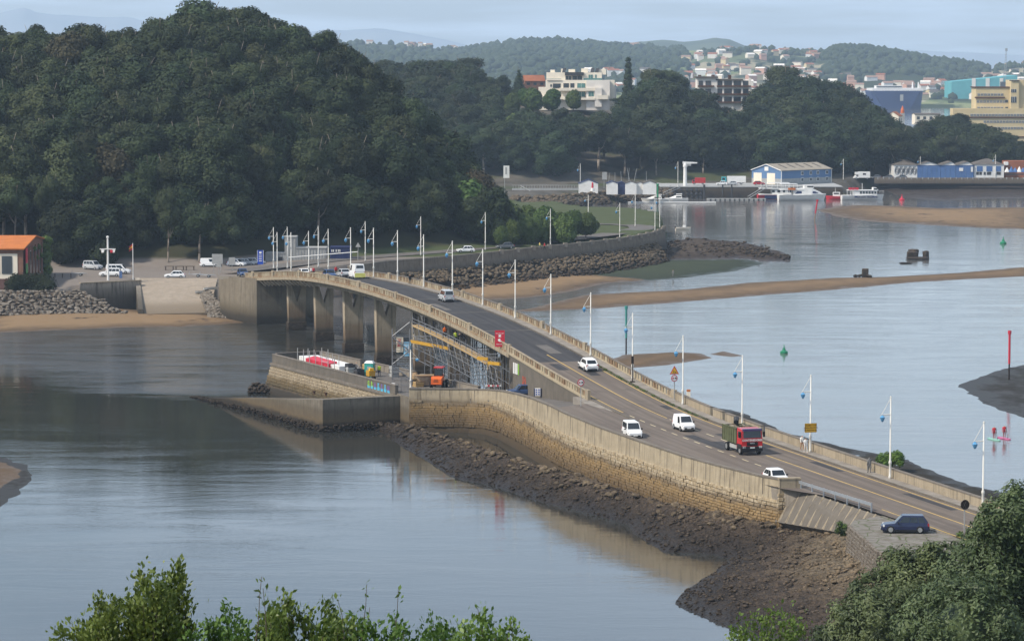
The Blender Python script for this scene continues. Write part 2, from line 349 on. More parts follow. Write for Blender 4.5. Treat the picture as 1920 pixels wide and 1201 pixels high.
# ---- far shore plain: one sheet behind the water that reaches the horizon hills
def land_mat(name, a, b, c=None, sc=0.2, rough=0.9):
    n = NT(name); p_ = n.pos(); nz = n.noise(p_, sc, 6, 0.6); col = n.mix(n.ramp(nz, [(0.38, 0.0), (0.62, 1.0)]), a, b)
    if c: col = n.mix(n.ramp(n.noise(p_, sc * 0.23, 4, 0.6), [(0.5, 0.0), (0.6, 1.0)]), col, c)
    n.bump(nz, 0.5, 0.3); return n.fin(col, rough, 0.2)
M_FLOOR = land_mat('forest_floor', (0.030, 0.034, 0.018), (0.050, 0.042, 0.026))
M_GRASS = land_mat('grass_slope', (0.055, 0.080, 0.028), (0.085, 0.105, 0.040), (0.10, 0.095, 0.050), 0.15)
M_PAVE = land_mat('quay_paving', (0.22, 0.205, 0.185), (0.29, 0.27, 0.245), (0.25, 0.225, 0.20), 0.35)
M_ASPH = land_mat('asphalt_grey', (0.105, 0.097, 0.090), (0.135, 0.125, 0.115), (0.120, 0.108, 0.098), 0.3)
# ---- near side of the far shore: car park, promenade, wooded hill
COAST1 = [tuple(P(a, b, z)[:2]) for a, b, z in [(-400, 546, 4.6), (130, 545, 4.6), (150, 531, 5.6), (262, 526, 5.6), (264, 522, 5.6), (405, 521, 5.6), (470, 516, 6.0)]]
COAST1 += [tuple(P(a, b, 6.3)[:2]) for a, b in [(640, 500), (720, 488), (870, 479), (1000, 466), (1100, 456), (1180, 446), (1235, 434), (1246, 428)]]
COAST1 += [tuple(P(a, b, 2.0)[:2]) for a, b in [(1245, 424), (1180, 418), (1110, 416), (1060, 405), (1000, 402), (950, 398)]]
COAST1 += [(-10, 1110), (-320, 1110), (-320, COAST1[0][1])]
_c1px = [-400, 0, 60, 100, 140, 200, 250, 300, 340, 380, 430, 480, 520, 560, 600, 640, 700, 740, 760, 800, 840, 870, 900, 930, 950, 1010]
_c1y = [70, 58, 48, 58, 52, 48, 58, 40, 18, 10, 12, 20, 38, 47, 58, 82, 120, 154, 182, 218, 254, 288, 318, 345, 372, 400]
def hill1_z(X, Y):
    px = 960 + X / np.maximum(Y, 1) * F
    yt = np.interp(px, _c1px, _c1y); dc = np.interp(px, [-400, 500, 700, 900, 1000], [850, 850, 830, 790, 775]); d0 = np.interp(px, [-400, 420, 520, 700, 900, 1000], [688, 690, 712, 728, 745, 758])
    th = np.interp(px, [-400, 700, 900, 1000], [17, 17, 14, 9]); zc = np.maximum(CH + (HZ - yt) / F * dc - th, 6.3)
    t = (Y - d0) / (dc - d0); tt = np.clip(t, 0, 1); up = tt * (1.35 - 0.35 * tt); dn = np.clip(1 - (Y - dc) / 160, 0.0, 1)
    zb = np.interp(px, [430, 600], [5.6, 6.3]); zb = np.where((px < 165) & (Y < 648), 4.6 + np.clip((Y - 636) / 12, 0, 1), zb)
    return zb + (zc - zb) * np.where(Y < dc, up, dn) + np.where(tt > 0.05, (fbm(X * 0.05, Y * 0.05, 9) - 0.5) * 2, 0)
gx = np.arange(-322, 52, 1.6); gy = np.arange(600, 1110, 1.6); X, Y = np.meshgrid(gx, gy)
sd = sdist(X, Y, COAST1); Z = np.where(sd > 0.9, hill1_z(X, Y), np.where(sd > -0.8, 0.2, -1.5))
n = NT('far_bank_ground'); p_ = n.pos(); q = n.xyz(p_)
nz = n.noise(p_, 0.3, 6, 0.6); wood = n.ramp(n.math('DIVIDE', n.math('SUBTRACT', q[2], 6.7), 1.0, clamp=True), [(0.2, 0.0), (0.8, 1.0)])
pav = n.mix(nz, (0.145, 0.125, 0.108), (0.195, 0.168, 0.145)); grs = n.mix(nz, (0.050, 0.062, 0.026), (0.075, 0.085, 0.040))
park = n.ramp(n.math('DIVIDE', n.math('SUBTRACT', n.math('MULTIPLY_ADD', q[0], -0.05, q[1]), 714.0), 3.0, clamp=True), [(0.3, 0.0), (0.7, 1.0)])
n.fin(n.mix(wood, n.mix(park, pav, grs), n.mix(nz, (0.028, 0.032, 0.016), (0.045, 0.040, 0.024))), 0.9, 0.2)
obj('ground', grid_mesh('far_bank_ground', X, Y, Z, n.m, smooth=False, keep=Z > -1), kind='structure')
# ---- harbour shore: quay level and the second wooded hill
COAST2 = [tuple(P(a, b, 0.0)[:2]) for a, b in [(820, 394), (950, 392), (1060, 391), (1100, 386), (1200, 378), (1236, 375), (1240, 367), (1420, 366), (1575, 364), (1580, 366), (1640, 352), (1700, 346), (1920, 343), (2100, 341)]]
COAST2 += [(420, 2050), (-500, 2050), (-500, 1075)]
_c2px = [500, 700, 740, 800, 860, 920, 935, 1000, 1090, 1150, 1180, 1250, 1290, 1330, 1400, 1430, 1470, 1540, 1600, 1650, 1690, 1730, 1770, 1810, 1850, 1900, 1960, 2100]
_c2y = [150, 150, 128, 118, 120, 135, 185, 188, 192, 172, 150, 135, 160, 195, 200, 165, 152, 160, 180, 208, 240, 240, 222, 222, 240, 272, 290, 300]
def hill2_z(X, Y):
    px = 960 + X / np.maximum(Y, 1) * F; yt = np.interp(px, _c2px, _c2y)
    dc = np.interp(px, [500, 930, 960, 1160, 1260, 1300, 1420, 1440, 1900], [1400, 1400, 1310, 1310, 1330, 1390, 1390, 1400, 1420]); d0 = np.interp(px, [500, 1000, 1400, 1900], [1170, 1190, 1218, 1262])
    th = np.interp(px, [930, 945, 1160, 1180, 1300, 1310, 1410, 1425], [15, 0, 0, 14, 12, 4, 4, 15]); zc = np.maximum(CH + (HZ - yt) / F * dc - th, 5)
    t = (Y - d0) / (dc - d0); tt = np.clip(t, 0, 1); up = tt * (1.5 - 0.5 * tt); dn = np.clip(1 - (Y - dc - 40) / 400, 0.25, 1)
    return 4.6 + (zc - 4.6) * np.where(Y < dc, up, dn)
gx = np.arange(-420, 470, 4.0); gy = np.arange(1060, 2060, 3.5); X, Y = np.meshgrid(gx, gy)
sd = sdist(X, Y, COAST2); Z = np.where(sd > 0, np.minimum(hill2_z(X, Y), np.maximum(0.3 + sd * np.interp(X, [-20, 50, 60, 500], [0.22, 0.22, 1.3, 0.5]), 0)), -1.5)
M_LAND2 = land_mat('harbour_ground', (0.060, 0.055, 0.045), (0.10, 0.09, 0.075), (0.055, 0.062, 0.030), 0.12)
obj('ground', grid_mesh('harbour_ground', X, Y, Z, M_LAND2, keep=Z > -1), kind='structure')
# ---- far country: port flats rising to low hills (columns fan out, so near and far cells look alike in size)
_fpx = [-300, 600, 640, 700, 760, 840, 880, 940, 980, 1040, 1100, 1160, 1200, 1260, 1300, 1340, 1400, 1450, 1500, 1530, 1550, 1580, 1620, 1700, 1760, 1800, 1830, 1860, 1920, 2300]
_fy = [98, 88, 80, 83, 85, 94, 92, 83, 78, 77, 82, 86, 90, 93, 95, 94, 90, 92, 97, 99, 95, 90, 92, 106, 117, 121, 126, 130, 122, 112]
def far_z(px, d):
    dr = np.interp(px, [-300, 1250, 1320, 1520, 1560, 2300], [5600, 5600, 5000, 5000, 4800, 4800]); zr_ = CH + (HZ - np.interp(px, _fpx, _fy)) / F * dr
    t = np.clip((d - 3450) / (dr - 3450), 0, 1); t = np.where(px < 1290, t ** 0.8, t ** 1.25); wv = (fbm(px * 0.012, d * 0.004, 21) - 0.5) * 16 * np.sin(np.pi * t)
    return np.where(d < 3430, -2.0, 3 + (zr_ - 3) * t * np.where(d < dr, 1, np.clip(1 - (d - dr) / 2500, 0, 1)) + wv * (d < dr))
pxs = np.arange(-300, 2301, 5.0); ds = np.concatenate([np.linspace(3420, 5600, 110), np.linspace(5700, 7400, 14)]); PX, D = np.meshgrid(pxs, ds)
X = (PX - 960) / F * D; Z = far_z(PX, D)
n = NT('far_country'); p_ = n.pos(); q = n.xyz(p_)
px_ = n.math('MULTIPLY_ADD', n.math('DIVIDE', q[0], q[1]), F, 960.0)
patch = n.new('ShaderNodeTexVoronoi'); n.l.new(n.scalev(p_, (0.006, 0.0022, 0)), patch.inputs['Vector']); patch.inputs['Scale'].default_value = 1.6
fld = n.ramp(n.xyz(patch.outputs['Color'])[0], [(0.0, (0.13, 0.16, 0.07)), (0.3, (0.19, 0.21, 0.10)), (0.5, (0.26, 0.23, 0.15)), (0.72, (0.10, 0.12, 0.06)), (0.85, (0.28, 0.26, 0.18))], 'CONSTANT')
wd = n.noise(n.scalev(p_, (0.006, 0.003, 0)), 1.0, 6, 0.65)
wood_bias = n.ramp(n.math('DIVIDE', px_, 1920.0, clamp=True), [(0.30, 0.0), (0.37, 0.35), (0.42, 0.36), (0.64, 0.28), (0.67, 0.0), (0.79, 0.0), (0.82, 0.32), (0.93, 0.32), (0.96, 0.05)])
hz_ = n.math('DIVIDE', q[2], 60.0, clamp=True)
wsel = n.ramp(n.math('ADD', wd, n.math('MULTIPLY', wood_bias, n.math('MULTIPLY_ADD', hz_, 0.7, 0.15))), [(0.52, 0.0), (0.57, 1.0)])
n.fin(n.mix(wsel, fld, n.mix(wd, (0.022, 0.034, 0.016), (0.040, 0.052, 0.024))), 0.95, 0.1)
obj('hills', grid_mesh('far_country', X, D, Z, n.m), kind='structure')
def ridge(name, pts, d, depth, m, seed):
    xs = np.arange(pts[0][0], pts[-1][0] + 1, 6.0); yv = np.interp(xs, [a for a, _ in pts], [b for _, b in pts]) + (fbm(xs * 0.02, xs * 0, seed, 5) - 0.5) * 5
    rows = np.linspace(0, 1, 14); PX, T = np.meshgrid(xs, rows); D = d - depth * (1 - T) * 1.0 + np.where(T >= 1, 0, 0)
    top = CH + (HZ - yv) / F * d; Zr = np.where(True, -3 + (top[None, :] + 3) * np.sin(T * np.pi / 2) ** 1.1, 0) * (1 + (fbm(PX * 0.02, T * 3, seed + 3) - 0.5) * 0.25 * np.sin(T * np.pi))
    return obj(name, grid_mesh(name, (PX - 960) / F * D, D, Zr, m), kind='structure')
M_HILLS = land_mat('distant_hills', (0.045, 0.060, 0.030), (0.080, 0.095, 0.045), None, 0.004)
ridge('hills', [(1000, 112), (1120, 92), (1180, 80), (1240, 76), (1280, 79), (1310, 76), (1340, 71), (1365, 74), (1390, 84), (1440, 100), (1560, 112)], 8500, 1200, M_HILLS, 31)
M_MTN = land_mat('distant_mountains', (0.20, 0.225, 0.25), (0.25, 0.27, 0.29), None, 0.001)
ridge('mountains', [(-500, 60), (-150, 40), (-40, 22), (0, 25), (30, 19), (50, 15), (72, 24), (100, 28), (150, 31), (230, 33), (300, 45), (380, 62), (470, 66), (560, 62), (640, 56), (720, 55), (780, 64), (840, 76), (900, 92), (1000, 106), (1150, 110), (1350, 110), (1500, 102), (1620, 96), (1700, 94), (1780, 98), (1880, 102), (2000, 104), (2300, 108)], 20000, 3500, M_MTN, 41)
# ---- the hillside under the viewer (mostly below the frame)
gx = np.arange(-80, 110, 2.0); gy = np.arange(-40, 262, 2.0); X, Y = np.meshgrid(gx, gy)
Z = np.interp(Y, [-40, 0, 20, 40, 70, 110, 160, 200, 230, 262], [48.6, 48.2, 46.0, 41.3, 33.0, 23.0, 11.5, 4.6, 1.4, -1.5]) + (fbm(X * 0.1, Y * 0.1, 5) - 0.5) * 1.2
Z = np.where(Y > 150, np.maximum(Z, np.minimum(2.2, (X + (Y - 235) * 0.28 - 22) * 0.9)), Z)
obj('hillside', grid_mesh('hillside', X, Y, Z, M_GRASS), kind='structure')
# ---- haze: even thin air around everything
n = NT('haze_air'); n.n.remove(n.b); pv = n.new('ShaderNodeVolumePrincipled'); pv.inputs['Color'].default_value = (0.62, 0.80, 1.0, 1); pv.inputs['Density'].default_value = 0.00008; pv.inputs['Anisotropy'].default_value = 0.0
n.l.new(pv.outputs[0], n.out.inputs['Volume'])
hb = MB(); hb.box((0, 10400, 208), (15000, 21000, 424))
hz_o = tag(hb.build('haze', n.m), kind='stuff')
# ================================================================ stone, concrete, asphalt
def concrete(name, a, b, streak=0.5, dark=(0.07, 0.06, 0.05), zlo=None, low=None, rough=0.85, bands=None):
    """weathered concrete: blotches, vertical run-off streaks, optional tide bands by height"""
    n = NT(name); p_ = n.pos(); q = n.xyz(p_); nz = n.noise(p_, 0.7, 7, 0.65); fn = n.noise(p_, 6.0, 4, 0.7)
    col = n.mix(n.ramp(nz, [(0.35, 0.0), (0.65, 1.0)]), a, b)
    st = n.noise(n.scalev(p_, (2.2, 2.2, 0.14)), 1.0, 5, 0.65)
    col = n.mix(n.math('MULTIPLY', n.ramp(st, [(0.50, 0.0), (0.68, 1.0)]), streak), col, dark)
    if bands:
        t = n.math('DIVIDE', n.math('ADD', q[2], n.math('MULTIPLY', n.math('SUBTRACT', nz, 0.5), 1.1)), 8.0, clamp=True)
        f = n.ramp(t, [(z / 8.0, k) for z, _, k in bands]); c2 = n.ramp(t, [(z / 8.0, c) for z, c, _ in bands])
        col = n.mix(f, col, n.mix(n.math('MULTIPLY', fn, 0.6), c2, tuple(x * 0.5 for x in bands[1][1])))
    col = n.mix(n.math('MULTIPLY', fn, 0.35), col, tuple(x * 0.6 for x in b)); n.bump(n.math('ADD', nz, fn), 0.5, 0.05)
    return n.fin(col, rough, 0.25)
M_CON = concrete('weathered_concrete', (0.36, 0.30, 0.215), (0.28, 0.232, 0.165), 0.6)
M_CON2 = concrete('grey_concrete', (0.27, 0.235, 0.19), (0.20, 0.175, 0.145), 0.5)
M_PIER = concrete('pier_concrete', (0.40, 0.335, 0.245), (0.30, 0.25, 0.18), 0.6, bands=[(0.0, (0.018, 0.016, 0.014), 1.0), (2.0, (0.030, 0.026, 0.021), 0.97), (2.7, (0.12, 0.065, 0.032), 0.8), (4.6, (0.17, 0.095, 0.045), 0.55), (5.8, (0.2, 0.15, 0.09), 0.0)])
M_ABUT = concrete('abutment_concrete', (0.21, 0.18, 0.135), (0.155, 0.132, 0.10), 0.6, bands=[(0.0, (0.020, 0.018, 0.015), 1.0), (1.2, (0.035, 0.031, 0.025), 0.95), (2.4, (0.10, 0.08, 0.05), 0.7), (4.2, (0.16, 0.14, 0.10), 0.0)])
M_RAMP = concrete('ramp_wall_concrete', (0.155, 0.135, 0.11), (0.115, 0.102, 0.086), 0.4)
M_WALLC = concrete('sea_wall_concrete', (0.40, 0.335, 0.235), (0.30, 0.25, 0.175), 0.8, dark=(0.10, 0.08, 0.06), bands=[(0.0, (0.030, 0.024, 0.019), 1.0), (2.2, (0.10, 0.062, 0.03), 0.95), (3.3, (0.20, 0.125, 0.050), 0.85), (4.1, (0.09, 0.065, 0.045), 0.75), (4.8, (0.3, 0.25, 0.18), 0.0)])
M_JET = concrete('jetty_concrete', (0.21, 0.185, 0.145), (0.135, 0.115, 0.09), 0.7, bands=[(0.0, (0.022, 0.019, 0.016), 1.0), (0.9, (0.035, 0.030, 0.024), 1.0), (1.4, (0.15, 0.105, 0.055), 0.85), (2.8, (0.10, 0.078, 0.05), 0.6), (3.8, (0.2, 0.18, 0.14), 0.0)])
M_JTOP = land_mat('jetty_top', (0.24, 0.21, 0.175), (0.18, 0.155, 0.13), None, 0.5)
M_COPE = concrete('coping_concrete', (0.20, 0.175, 0.145), (0.145, 0.125, 0.105), 0.3)
def stone_mat(name, cols, bands=None):
    n = NT(name); p_ = n.pos(); q = n.xyz(p_); nz = n.noise(p_, 3.0, 6, 0.7); r = n.rnd()
    rr = n.math('FRACT', n.math('ADD', r, n.math('MULTIPLY', n.noise(n.scalev(p_, (1.1, 1.1, 2.2)), 1.0, 0), 3.0)))
    col = n.ramp(rr, [(i / max(1, len(cols) - 1), c) for i, c in enumerate(cols)])
    if bands:
        t = n.math('DIVIDE', n.math('ADD', q[2], n.math('MULTIPLY', n.math('SUBTRACT', n.noise(p_, 0.35, 5), 0.5), 1.6)), 8.0, clamp=True)
        col = n.mix(n.ramp(t, [(z / 8.0, k) for z, _, k in bands]), col, n.ramp(t, [(z / 8.0, c) for z, c, _ in bands]))
    col = n.mix(n.math('MULTIPLY', n.ramp(nz, [(0.4, 0.0), (0.7, 1.0)]), 0.55), col, tuple(x * 0.35 for x in cols[0])); n.bump(nz, 0.7, 0.06)
    return n.fin(col, 0.9, 0.2)
M_BLOCK = stone_mat('wall_stone', [(0.40, 0.32, 0.21), (0.30, 0.225, 0.135), (0.46, 0.39, 0.28), (0.34, 0.26, 0.16)], bands=[(0.0, (0.028, 0.023, 0.018), 1.0), (2.3, (0.13, 0.080, 0.036), 0.85), (3.4, (0.24, 0.15, 0.058), 0.80), (4.0, (0.10, 0.07, 0.045), 0.75), (4.6, (0.3, 0.25, 0.18), 0.05)])
M_BLOCKJ = stone_mat('jetty_stone', [(0.34, 0.28, 0.19), (0.26, 0.20, 0.13), (0.40, 0.34, 0.25)], bands=[(0.0, (0.022, 0.020, 0.016), 1.0), (1.2, (0.06, 0.048, 0.028), 0.95), (2.4, (0.13, 0.092, 0.045), 0.85), (3.2, (0.3, 0.25, 0.18), 0.1)])
M_RIPRAP = stone_mat('riprap_stone', [(0.15, 0.13, 0.105), (0.23, 0.205, 0.175), (0.11, 0.09, 0.07), (0.18, 0.15, 0.12)])
M_BOULD = stone_mat('tidal_boulder', [(0.13, 0.10, 0.068), (0.08, 0.062, 0.046), (0.18, 0.14, 0.09)], bands=[(0.0, (0.026, 0.021, 0.018), 1.0), (1.4, (0.055, 0.043, 0.034), 0.85), (2.3, (0.1, 0.08, 0.05), 0.0)])
M_ROCKD = stone_mat('weed_rock', [(0.060, 0.046, 0.036), (0.14, 0.108, 0.080), (0.036, 0.029, 0.024), (0.095, 0.072, 0.052)], bands=[(0.0, (0.020, 0.017, 0.015), 0.9), (2.0, (0.05, 0.04, 0.03), 0.2), (3.5, (0.24, 0.18, 0.115), 0.75)])
M_RUST = mat('rusted_concrete', (0.20, 0.115, 0.060), (0.30, 0.22, 0.13), 1.2, 0.9)
n = NT('balustrade_concrete'); p_ = n.pos(); nz = n.noise(p_, 1.1, 6, 0.7)
n.fin(n.mix(n.math('MULTIPLY', n.ramp(n.math('ADD', nz, n.math('MULTIPLY', n.rnd(), 0.3)), [(0.60, 0.0), (0.82, 1.0)]), 0.8), n.mix(n.rnd(), (0.35, 0.295, 0.205), (0.27, 0.22, 0.15)), (0.17, 0.095, 0.050)), 0.9, 0.2); M_BAL = n.m
def road_mat(name, a, b, seam):
    n = NT(name); p_ = n.pos(); q = n.xyz(p_); u = n.math('MULTIPLY_ADD', q[1], SL, q[0])
    c = n.new('ShaderNodeCombineXYZ'); n.set(c.inputs[0], n.math('MULTIPLY', u, 1.3)); n.set(c.inputs[1], n.math('MULTIPLY', q[1], 0.035))
    lane = n.noise(c.outputs[0], 1.0, 5, 0.6); nz = n.noise(p_, 0.35, 6, 0.6); fn = n.noise(p_, 9.0, 3, 0.7)
    col = n.mix(n.ramp(lane, [(0.36, 0.0), (0.66, 1.0)]), a, b); col = n.mix(n.ramp(nz, [(0.55, 0.0), (0.75, 0.6)]), col, seam)
    n.bump(fn, 0.25, 0.01); return n.fin(n.mix(n.math('MULTIPLY', fn, 0.3), col, tuple(x * 0.6 for x in a)), 0.85, 0.3)
M_ROAD = road_mat('worn_road', (0.115, 0.094, 0.079), (0.175, 0.146, 0.121), (0.085, 0.072, 0.062))
M_ROADN = road_mat('dark_road', (0.042, 0.041, 0.043), (0.068, 0.066, 0.067), (0.090, 0.085, 0.082))
M_YEL = mat('yellow_line', (0.55, 0.36, 0.09), (0.36, 0.26, 0.10), 1.5, 0.7)
M_WHT = mat('pale_line', (0.55, 0.47, 0.30), (0.38, 0.31, 0.20), 1.5, 0.7)
M_WALK = land_mat('pavement_slabs', (0.25, 0.225, 0.195), (0.19, 0.17, 0.145), None, 0.6)
M_KERB = concrete('kerb_stone', (0.16, 0.14, 0.115), (0.11, 0.096, 0.08), 0.2)
# ================================================================ sea wall line (from the jetty to the near end)
_w = [(767, 727, 5.9), (800, 727, 5.9), (840, 727.5, 5.92), (880, 728, 5.95), (915, 729, 6.1), (940, 731, 6.5), (970, 737, 7.1), (997, 745, 7.5), (1030, 758, 7.75), (1060, 773, 7.75), (1126, 800, 7.6), (1213, 830, 7.4), (1279, 852, 7.3), (1344, 870, 7.25), (1430, 891, 7.2), (1466, 897, 7.2)]
WALL = [P(*t) for t in _w]
_wl = np.array([[q.x, q.y, q.z] for q in WALL]); _ws = np.concatenate([[0], np.cumsum(np.hypot(*np.diff(_wl[:, :2], axis=0).T))]); WL = float(_ws[-1])
def wall_pt(s, z=None, out=0.0):                # point along the wall, `out` metres proud of its face
    a = np.array([np.interp(s, _ws, _wl[:, k]) for k in range(3)]); b0, b1 = max(s - 0.6, 0), min(s + 0.6, WL)
    t = np.array([np.interp(b1, _ws, _wl[:, k]) - np.interp(b0, _ws, _wl[:, k]) for k in range(2)]); t /= np.hypot(*t) + 1e-9
    nn = (t[1], -t[0])                            # outward: towards the river and the viewer
    return Vector((a[0] + nn[0] * out, a[1] + nn[1] * out, a[2] if z is None else z)), math.atan2(t[1], t[0])
_lo = [((q - RP(0, q.y, 0)).to_2d() @ NL.to_2d(), q.y) for q in WALL[4:]] + [((q - RP(0, q.y, 0)).to_2d() @ NL.to_2d(), q.y) for q in (P(1500, 918, 6.25), P(1560, 936, 6.25), P(1640, 964, 6.2), P(1740, 990, 6.2), P(1840, 1018, 6.15), P(1960, 1050, 6.1)) if q.y < WALL[-1].y - 0.8]
_lo.sort(key=lambda t: t[1]); _ld = [t[1] for t in _lo]; _lv = [t[0] for t in _lo]
def left_off(d): return float(np.interp(d, _ld, _lv))
def zslip(d): return float(np.interp(d, [385, 395, 403, 413, 423, 430, 445], [zr(385), zr(395), 6.85, 6.3, 5.65, 5.1, 4.65])) if d > 385 else zr(d)
OL = 10.3                                        # left parapet of the ramp and bridge
D_AB0 = d_at(944, OL); D_AB1 = 613.0
# ---- causeway body and its surfaces
cw = MB(); ring = []
for d in np.linspace(215, 432, 110):
    zt = zslip(d) - 0.03; lo = left_off(d) - (0.9 if d > 329 else 1.7 if d > 305 else 0.4); a, b = RP(-0.9, d, zt), RP(lo, d, zt); ring.append([a, b, RP(lo, d, -1.2), RP(-1.6, d, -1.2)])
cw.loft(ring); tag(cw.build('causeway', M_CON2), kind='structure')
ramp = MB(); ring = []
for d in np.linspace(374, D_AB0, 26): ring.append([RP(-0.85, d, zr(d) - 0.04), RP(OL, d, zr(d) - 0.04), RP(OL, d, 2.0), RP(-0.85, d, -1.0)])
ramp.loft(ring)
ramp_o = ramp.build('approach_ramp', M_RAMP); tag(ramp_o, 'grey concrete side wall of the ramp climbing to the bridge', 'ramp')
KD = 1.15
rd = MB(); strip(rd, KD, 9.75, 432, 640, 0.0); tag(rd.build('road', M_ROADN), kind='structure')
rd = MB(); strip(rd, KD, lambda d: 9.75 if d > 400 else left_off(d) - 0.75, 215, 432, 0.0, step=3); tag(rd.build('road', M_ROAD), kind='structure')
sl = MB(); strip(sl, lambda d: OL + 0.02, lambda d: left_off(d) - 0.6, 400, 428, 0.0, zf=zslip); tag(sl.build('slip_road', M_ASPH), kind='structure')
wk = MB(); strip(wk, -0.35, KD - 0.16, 215, 640, 0.14); tag(wk.build('pavement', M_WALK), kind='structure')
kb = MB(); strip(kb, KD - 0.16, KD + 0.02, 215, 640, 0.155, thick=0.3); tag(kb.build('kerb', M_KERB), kind='structure')
kb = MB(); strip(kb, 9.75, 10.1, 386, 640, 0.13, thick=0.3); tag(kb.build('kerb', M_KERB), kind='structure')
def line(o0, w, d0, d1, m, dash=None):
    mb = MB(); d = d0
    if not dash: strip(mb, o0, o0 + w, d0, d1, 0.006, step=3)
    else:
        while d < d1: strip(mb, o0, o0 + w, d, min(d + dash[0], d1), 0.006, step=2); d += dash[0] + dash[1]
    tag(mb.build('road_marking', m), kind='structure')
line(KD + 0.45, 0.16, 215, 425, M_YEL)
line(5.35, 0.16, d_at(1245, 5.4), d_at(1020, 5.4), M_YEL); line(5.35, 0.16, d_at(1420, 5.4), d_at(1250, 5.4), M_WHT, (2.6, 2.4)); line(5.3, 0.16, 215, d_at(1430, 5.4), M_YEL)
line(9.05, 0.16, d_at(1160, 9), d_at(1080, 9), M_YEL); line(9.05, 0.17, d_at(1440, 9.1), d_at(1165, 9), M_WHT, (1.9, 2.0)); line(9.0, 0.15, 215, d_at(1640, 9.1), M_YEL)
rn = random.Random(99)
for i in range(16):                              # repair patches, and joints across the deck
    d = rn.uniform(300, 600); o = rn.choice((2.0, 3.0, 4.2, 6.0, 7.2)); mb = MB(); strip(mb, o, o + rn.uniform(0.6, 1.9), d, d + rn.uniform(3, 16), 0.004, step=2); tag(mb.build('road_patch', M_ROADN if d < 430 else M_ASPH), kind='structure')
for px in (551, 602, 657, 717, 788, 855, 930): mb = MB(); d = d_at(px, 5.9); strip(mb, KD + 0.03, 9.7, d - 0.15, d + 0.15, 0.005, step=2); tag(mb.build('expansion_joint', M_COPE), kind='structure')
# traffic island where the ramp parapet ends
isl = MB(); dI0, dI1 = d_at(1146, 9.9), d_at(1078, 10.4)
pts = [RP(9.55, dI1), RP(9.55, dI0 + 4), RP(9.75, dI0), RP(10.3, dI0 + 2), RP(11.4, (dI0 + dI1) / 2), RP(11.5, dI1)]
isl.prism([tuple(q[:2]) for q in pts], 5.0, [zr(q.y) + 0.15 for q in pts]); tag(isl.build('traffic_island', M_WALK), 'tapered concrete kerb island where the ramp parapet ends', 'traffic island')
# ================================================================ the sea wall with its masonry
sw = empty('sea_wall', wall_pt(WL * 0.5, 0)[0], 'long battered stone sea wall with concrete parapet beside the slip road', 'wall')
body = MB(); ring = []; cap = MB(); cring = []
for s in np.linspace(0, WL, 70):
    zt = wall_pt(s)[0].z; ring.append([wall_pt(s, zt - 0.16, 0.0)[0], wall_pt(s, zt - 0.16, -0.4)[0], wall_pt(s, zt - 1.3, -0.4)[0], wall_pt(s, -0.8, -1.5)[0], wall_pt(s, -0.8, 0.55)[0], wall_pt(s, zt - 2.0, 0.05)[0]])
    cring.append([wall_pt(s, zt, 0.07)[0], wall_pt(s, zt, -0.47)[0], wall_pt(s, zt - 0.16, -0.47)[0], wall_pt(s, zt - 0.16, 0.07)[0]])
body.loft(ring).build('wall_body', M_WALLC, sw); cap.loft(cring).build('coping', M_COPE, sw)
jn = MB()                                        # panel joints of the concrete parapet, as thin recessed-looking ribs
for s in np.arange(3, WL, 6.2):
    zt = wall_pt(s)[0].z; a, rz = wall_pt(s, zt - 1.05, 0.02); jn.box(a, (0.07, 0.06, 1.7), rz)
jn.build('panel_joint', M_COPE, sw)
def unit_block(name, m, seed):
    rn = random.Random(seed); b = bmesh.new(); bmesh.ops.create_cube(b, size=1.0); bmesh.ops.bevel(b, geom=b.edges[:], offset=0.10, segments=1, affect='EDGES')
    for v in b.verts: v.co += Vector((rn.uniform(-.05, .05), rn.uniform(-.1, .1), rn.uniform(-.07, .07)))
    me = bpy.data.meshes.new(name); b.to_mesh(me); b.free(); me.materials.append(m); return me
BLK = [unit_block('block', M_BLOCK, k) for k in range(6)]
QB = [unit_block('quay_block', M_RIPRAP, k + 40) for k in range(4)]
def place(me, name, parent, loc, rot, scale):
    o = bpy.data.objects.new(name, me); C.objects.link(o); o.parent = parent
    if parent is not None and parent.type == 'EMPTY': o.matrix_parent_inverse = Matrix.Translation(-parent.location)
    o.location = loc; o.rotation_euler = rot; o.scale = scale; return o
rn = random.Random(5); blocks = []
zlev = [(0.9, 1.25), (1.25, 1.6), (1.6, 1.92), (1.92, 2.22), (2.22, 2.52), (2.52, 2.82), (2.82, 3.12), (3.12, 3.42), (3.42, 3.75), (3.75, 4.1), (4.1, 4.5), (4.5, 4.88)]
for k, (z0, z1) in enumerate(zlev):
    s = rn.uniform(0, 0.6)
    while s < WL - 0.4:
        L = rn.uniform(0.45, 1.1) if k < 8 else rn.uniform(0.3, 1.3); zt = wall_pt(s)[0].z; zc = (z0 + z1) / 2 + 0.12 * math.sin(s * 0.09) + (zt - 6.6) * 0.35
        if zc < zt - 1.75 - 0.25 * math.sin(s * 0.31):
            a, rz = wall_pt(min(s + L / 2, WL), zc, 0.05 + 0.5 * (zt - 2.0 - zc) / (zt - 1.2) + rn.uniform(-0.07, 0.06)); blocks.append((a.y, a, rz, L - 0.05, z1 - z0 - 0.045, -math.atan(0.11)))
        s += L
blocks.sort(key=lambda t: t[0])
for i, (_, a, rz, L, h, tl) in enumerate(blocks[:300]): place(BLK[i % 6], 'stone', sw, a, (0, 0, rz), (L, 0.35, h))
rest = MB()
for _, a, rz, L, h, tl in blocks[300:]: rest.box(a, (L, 0.35, h), rz)
tag(rest.build('masonry', M_BLOCK, sw), kind='stuff')
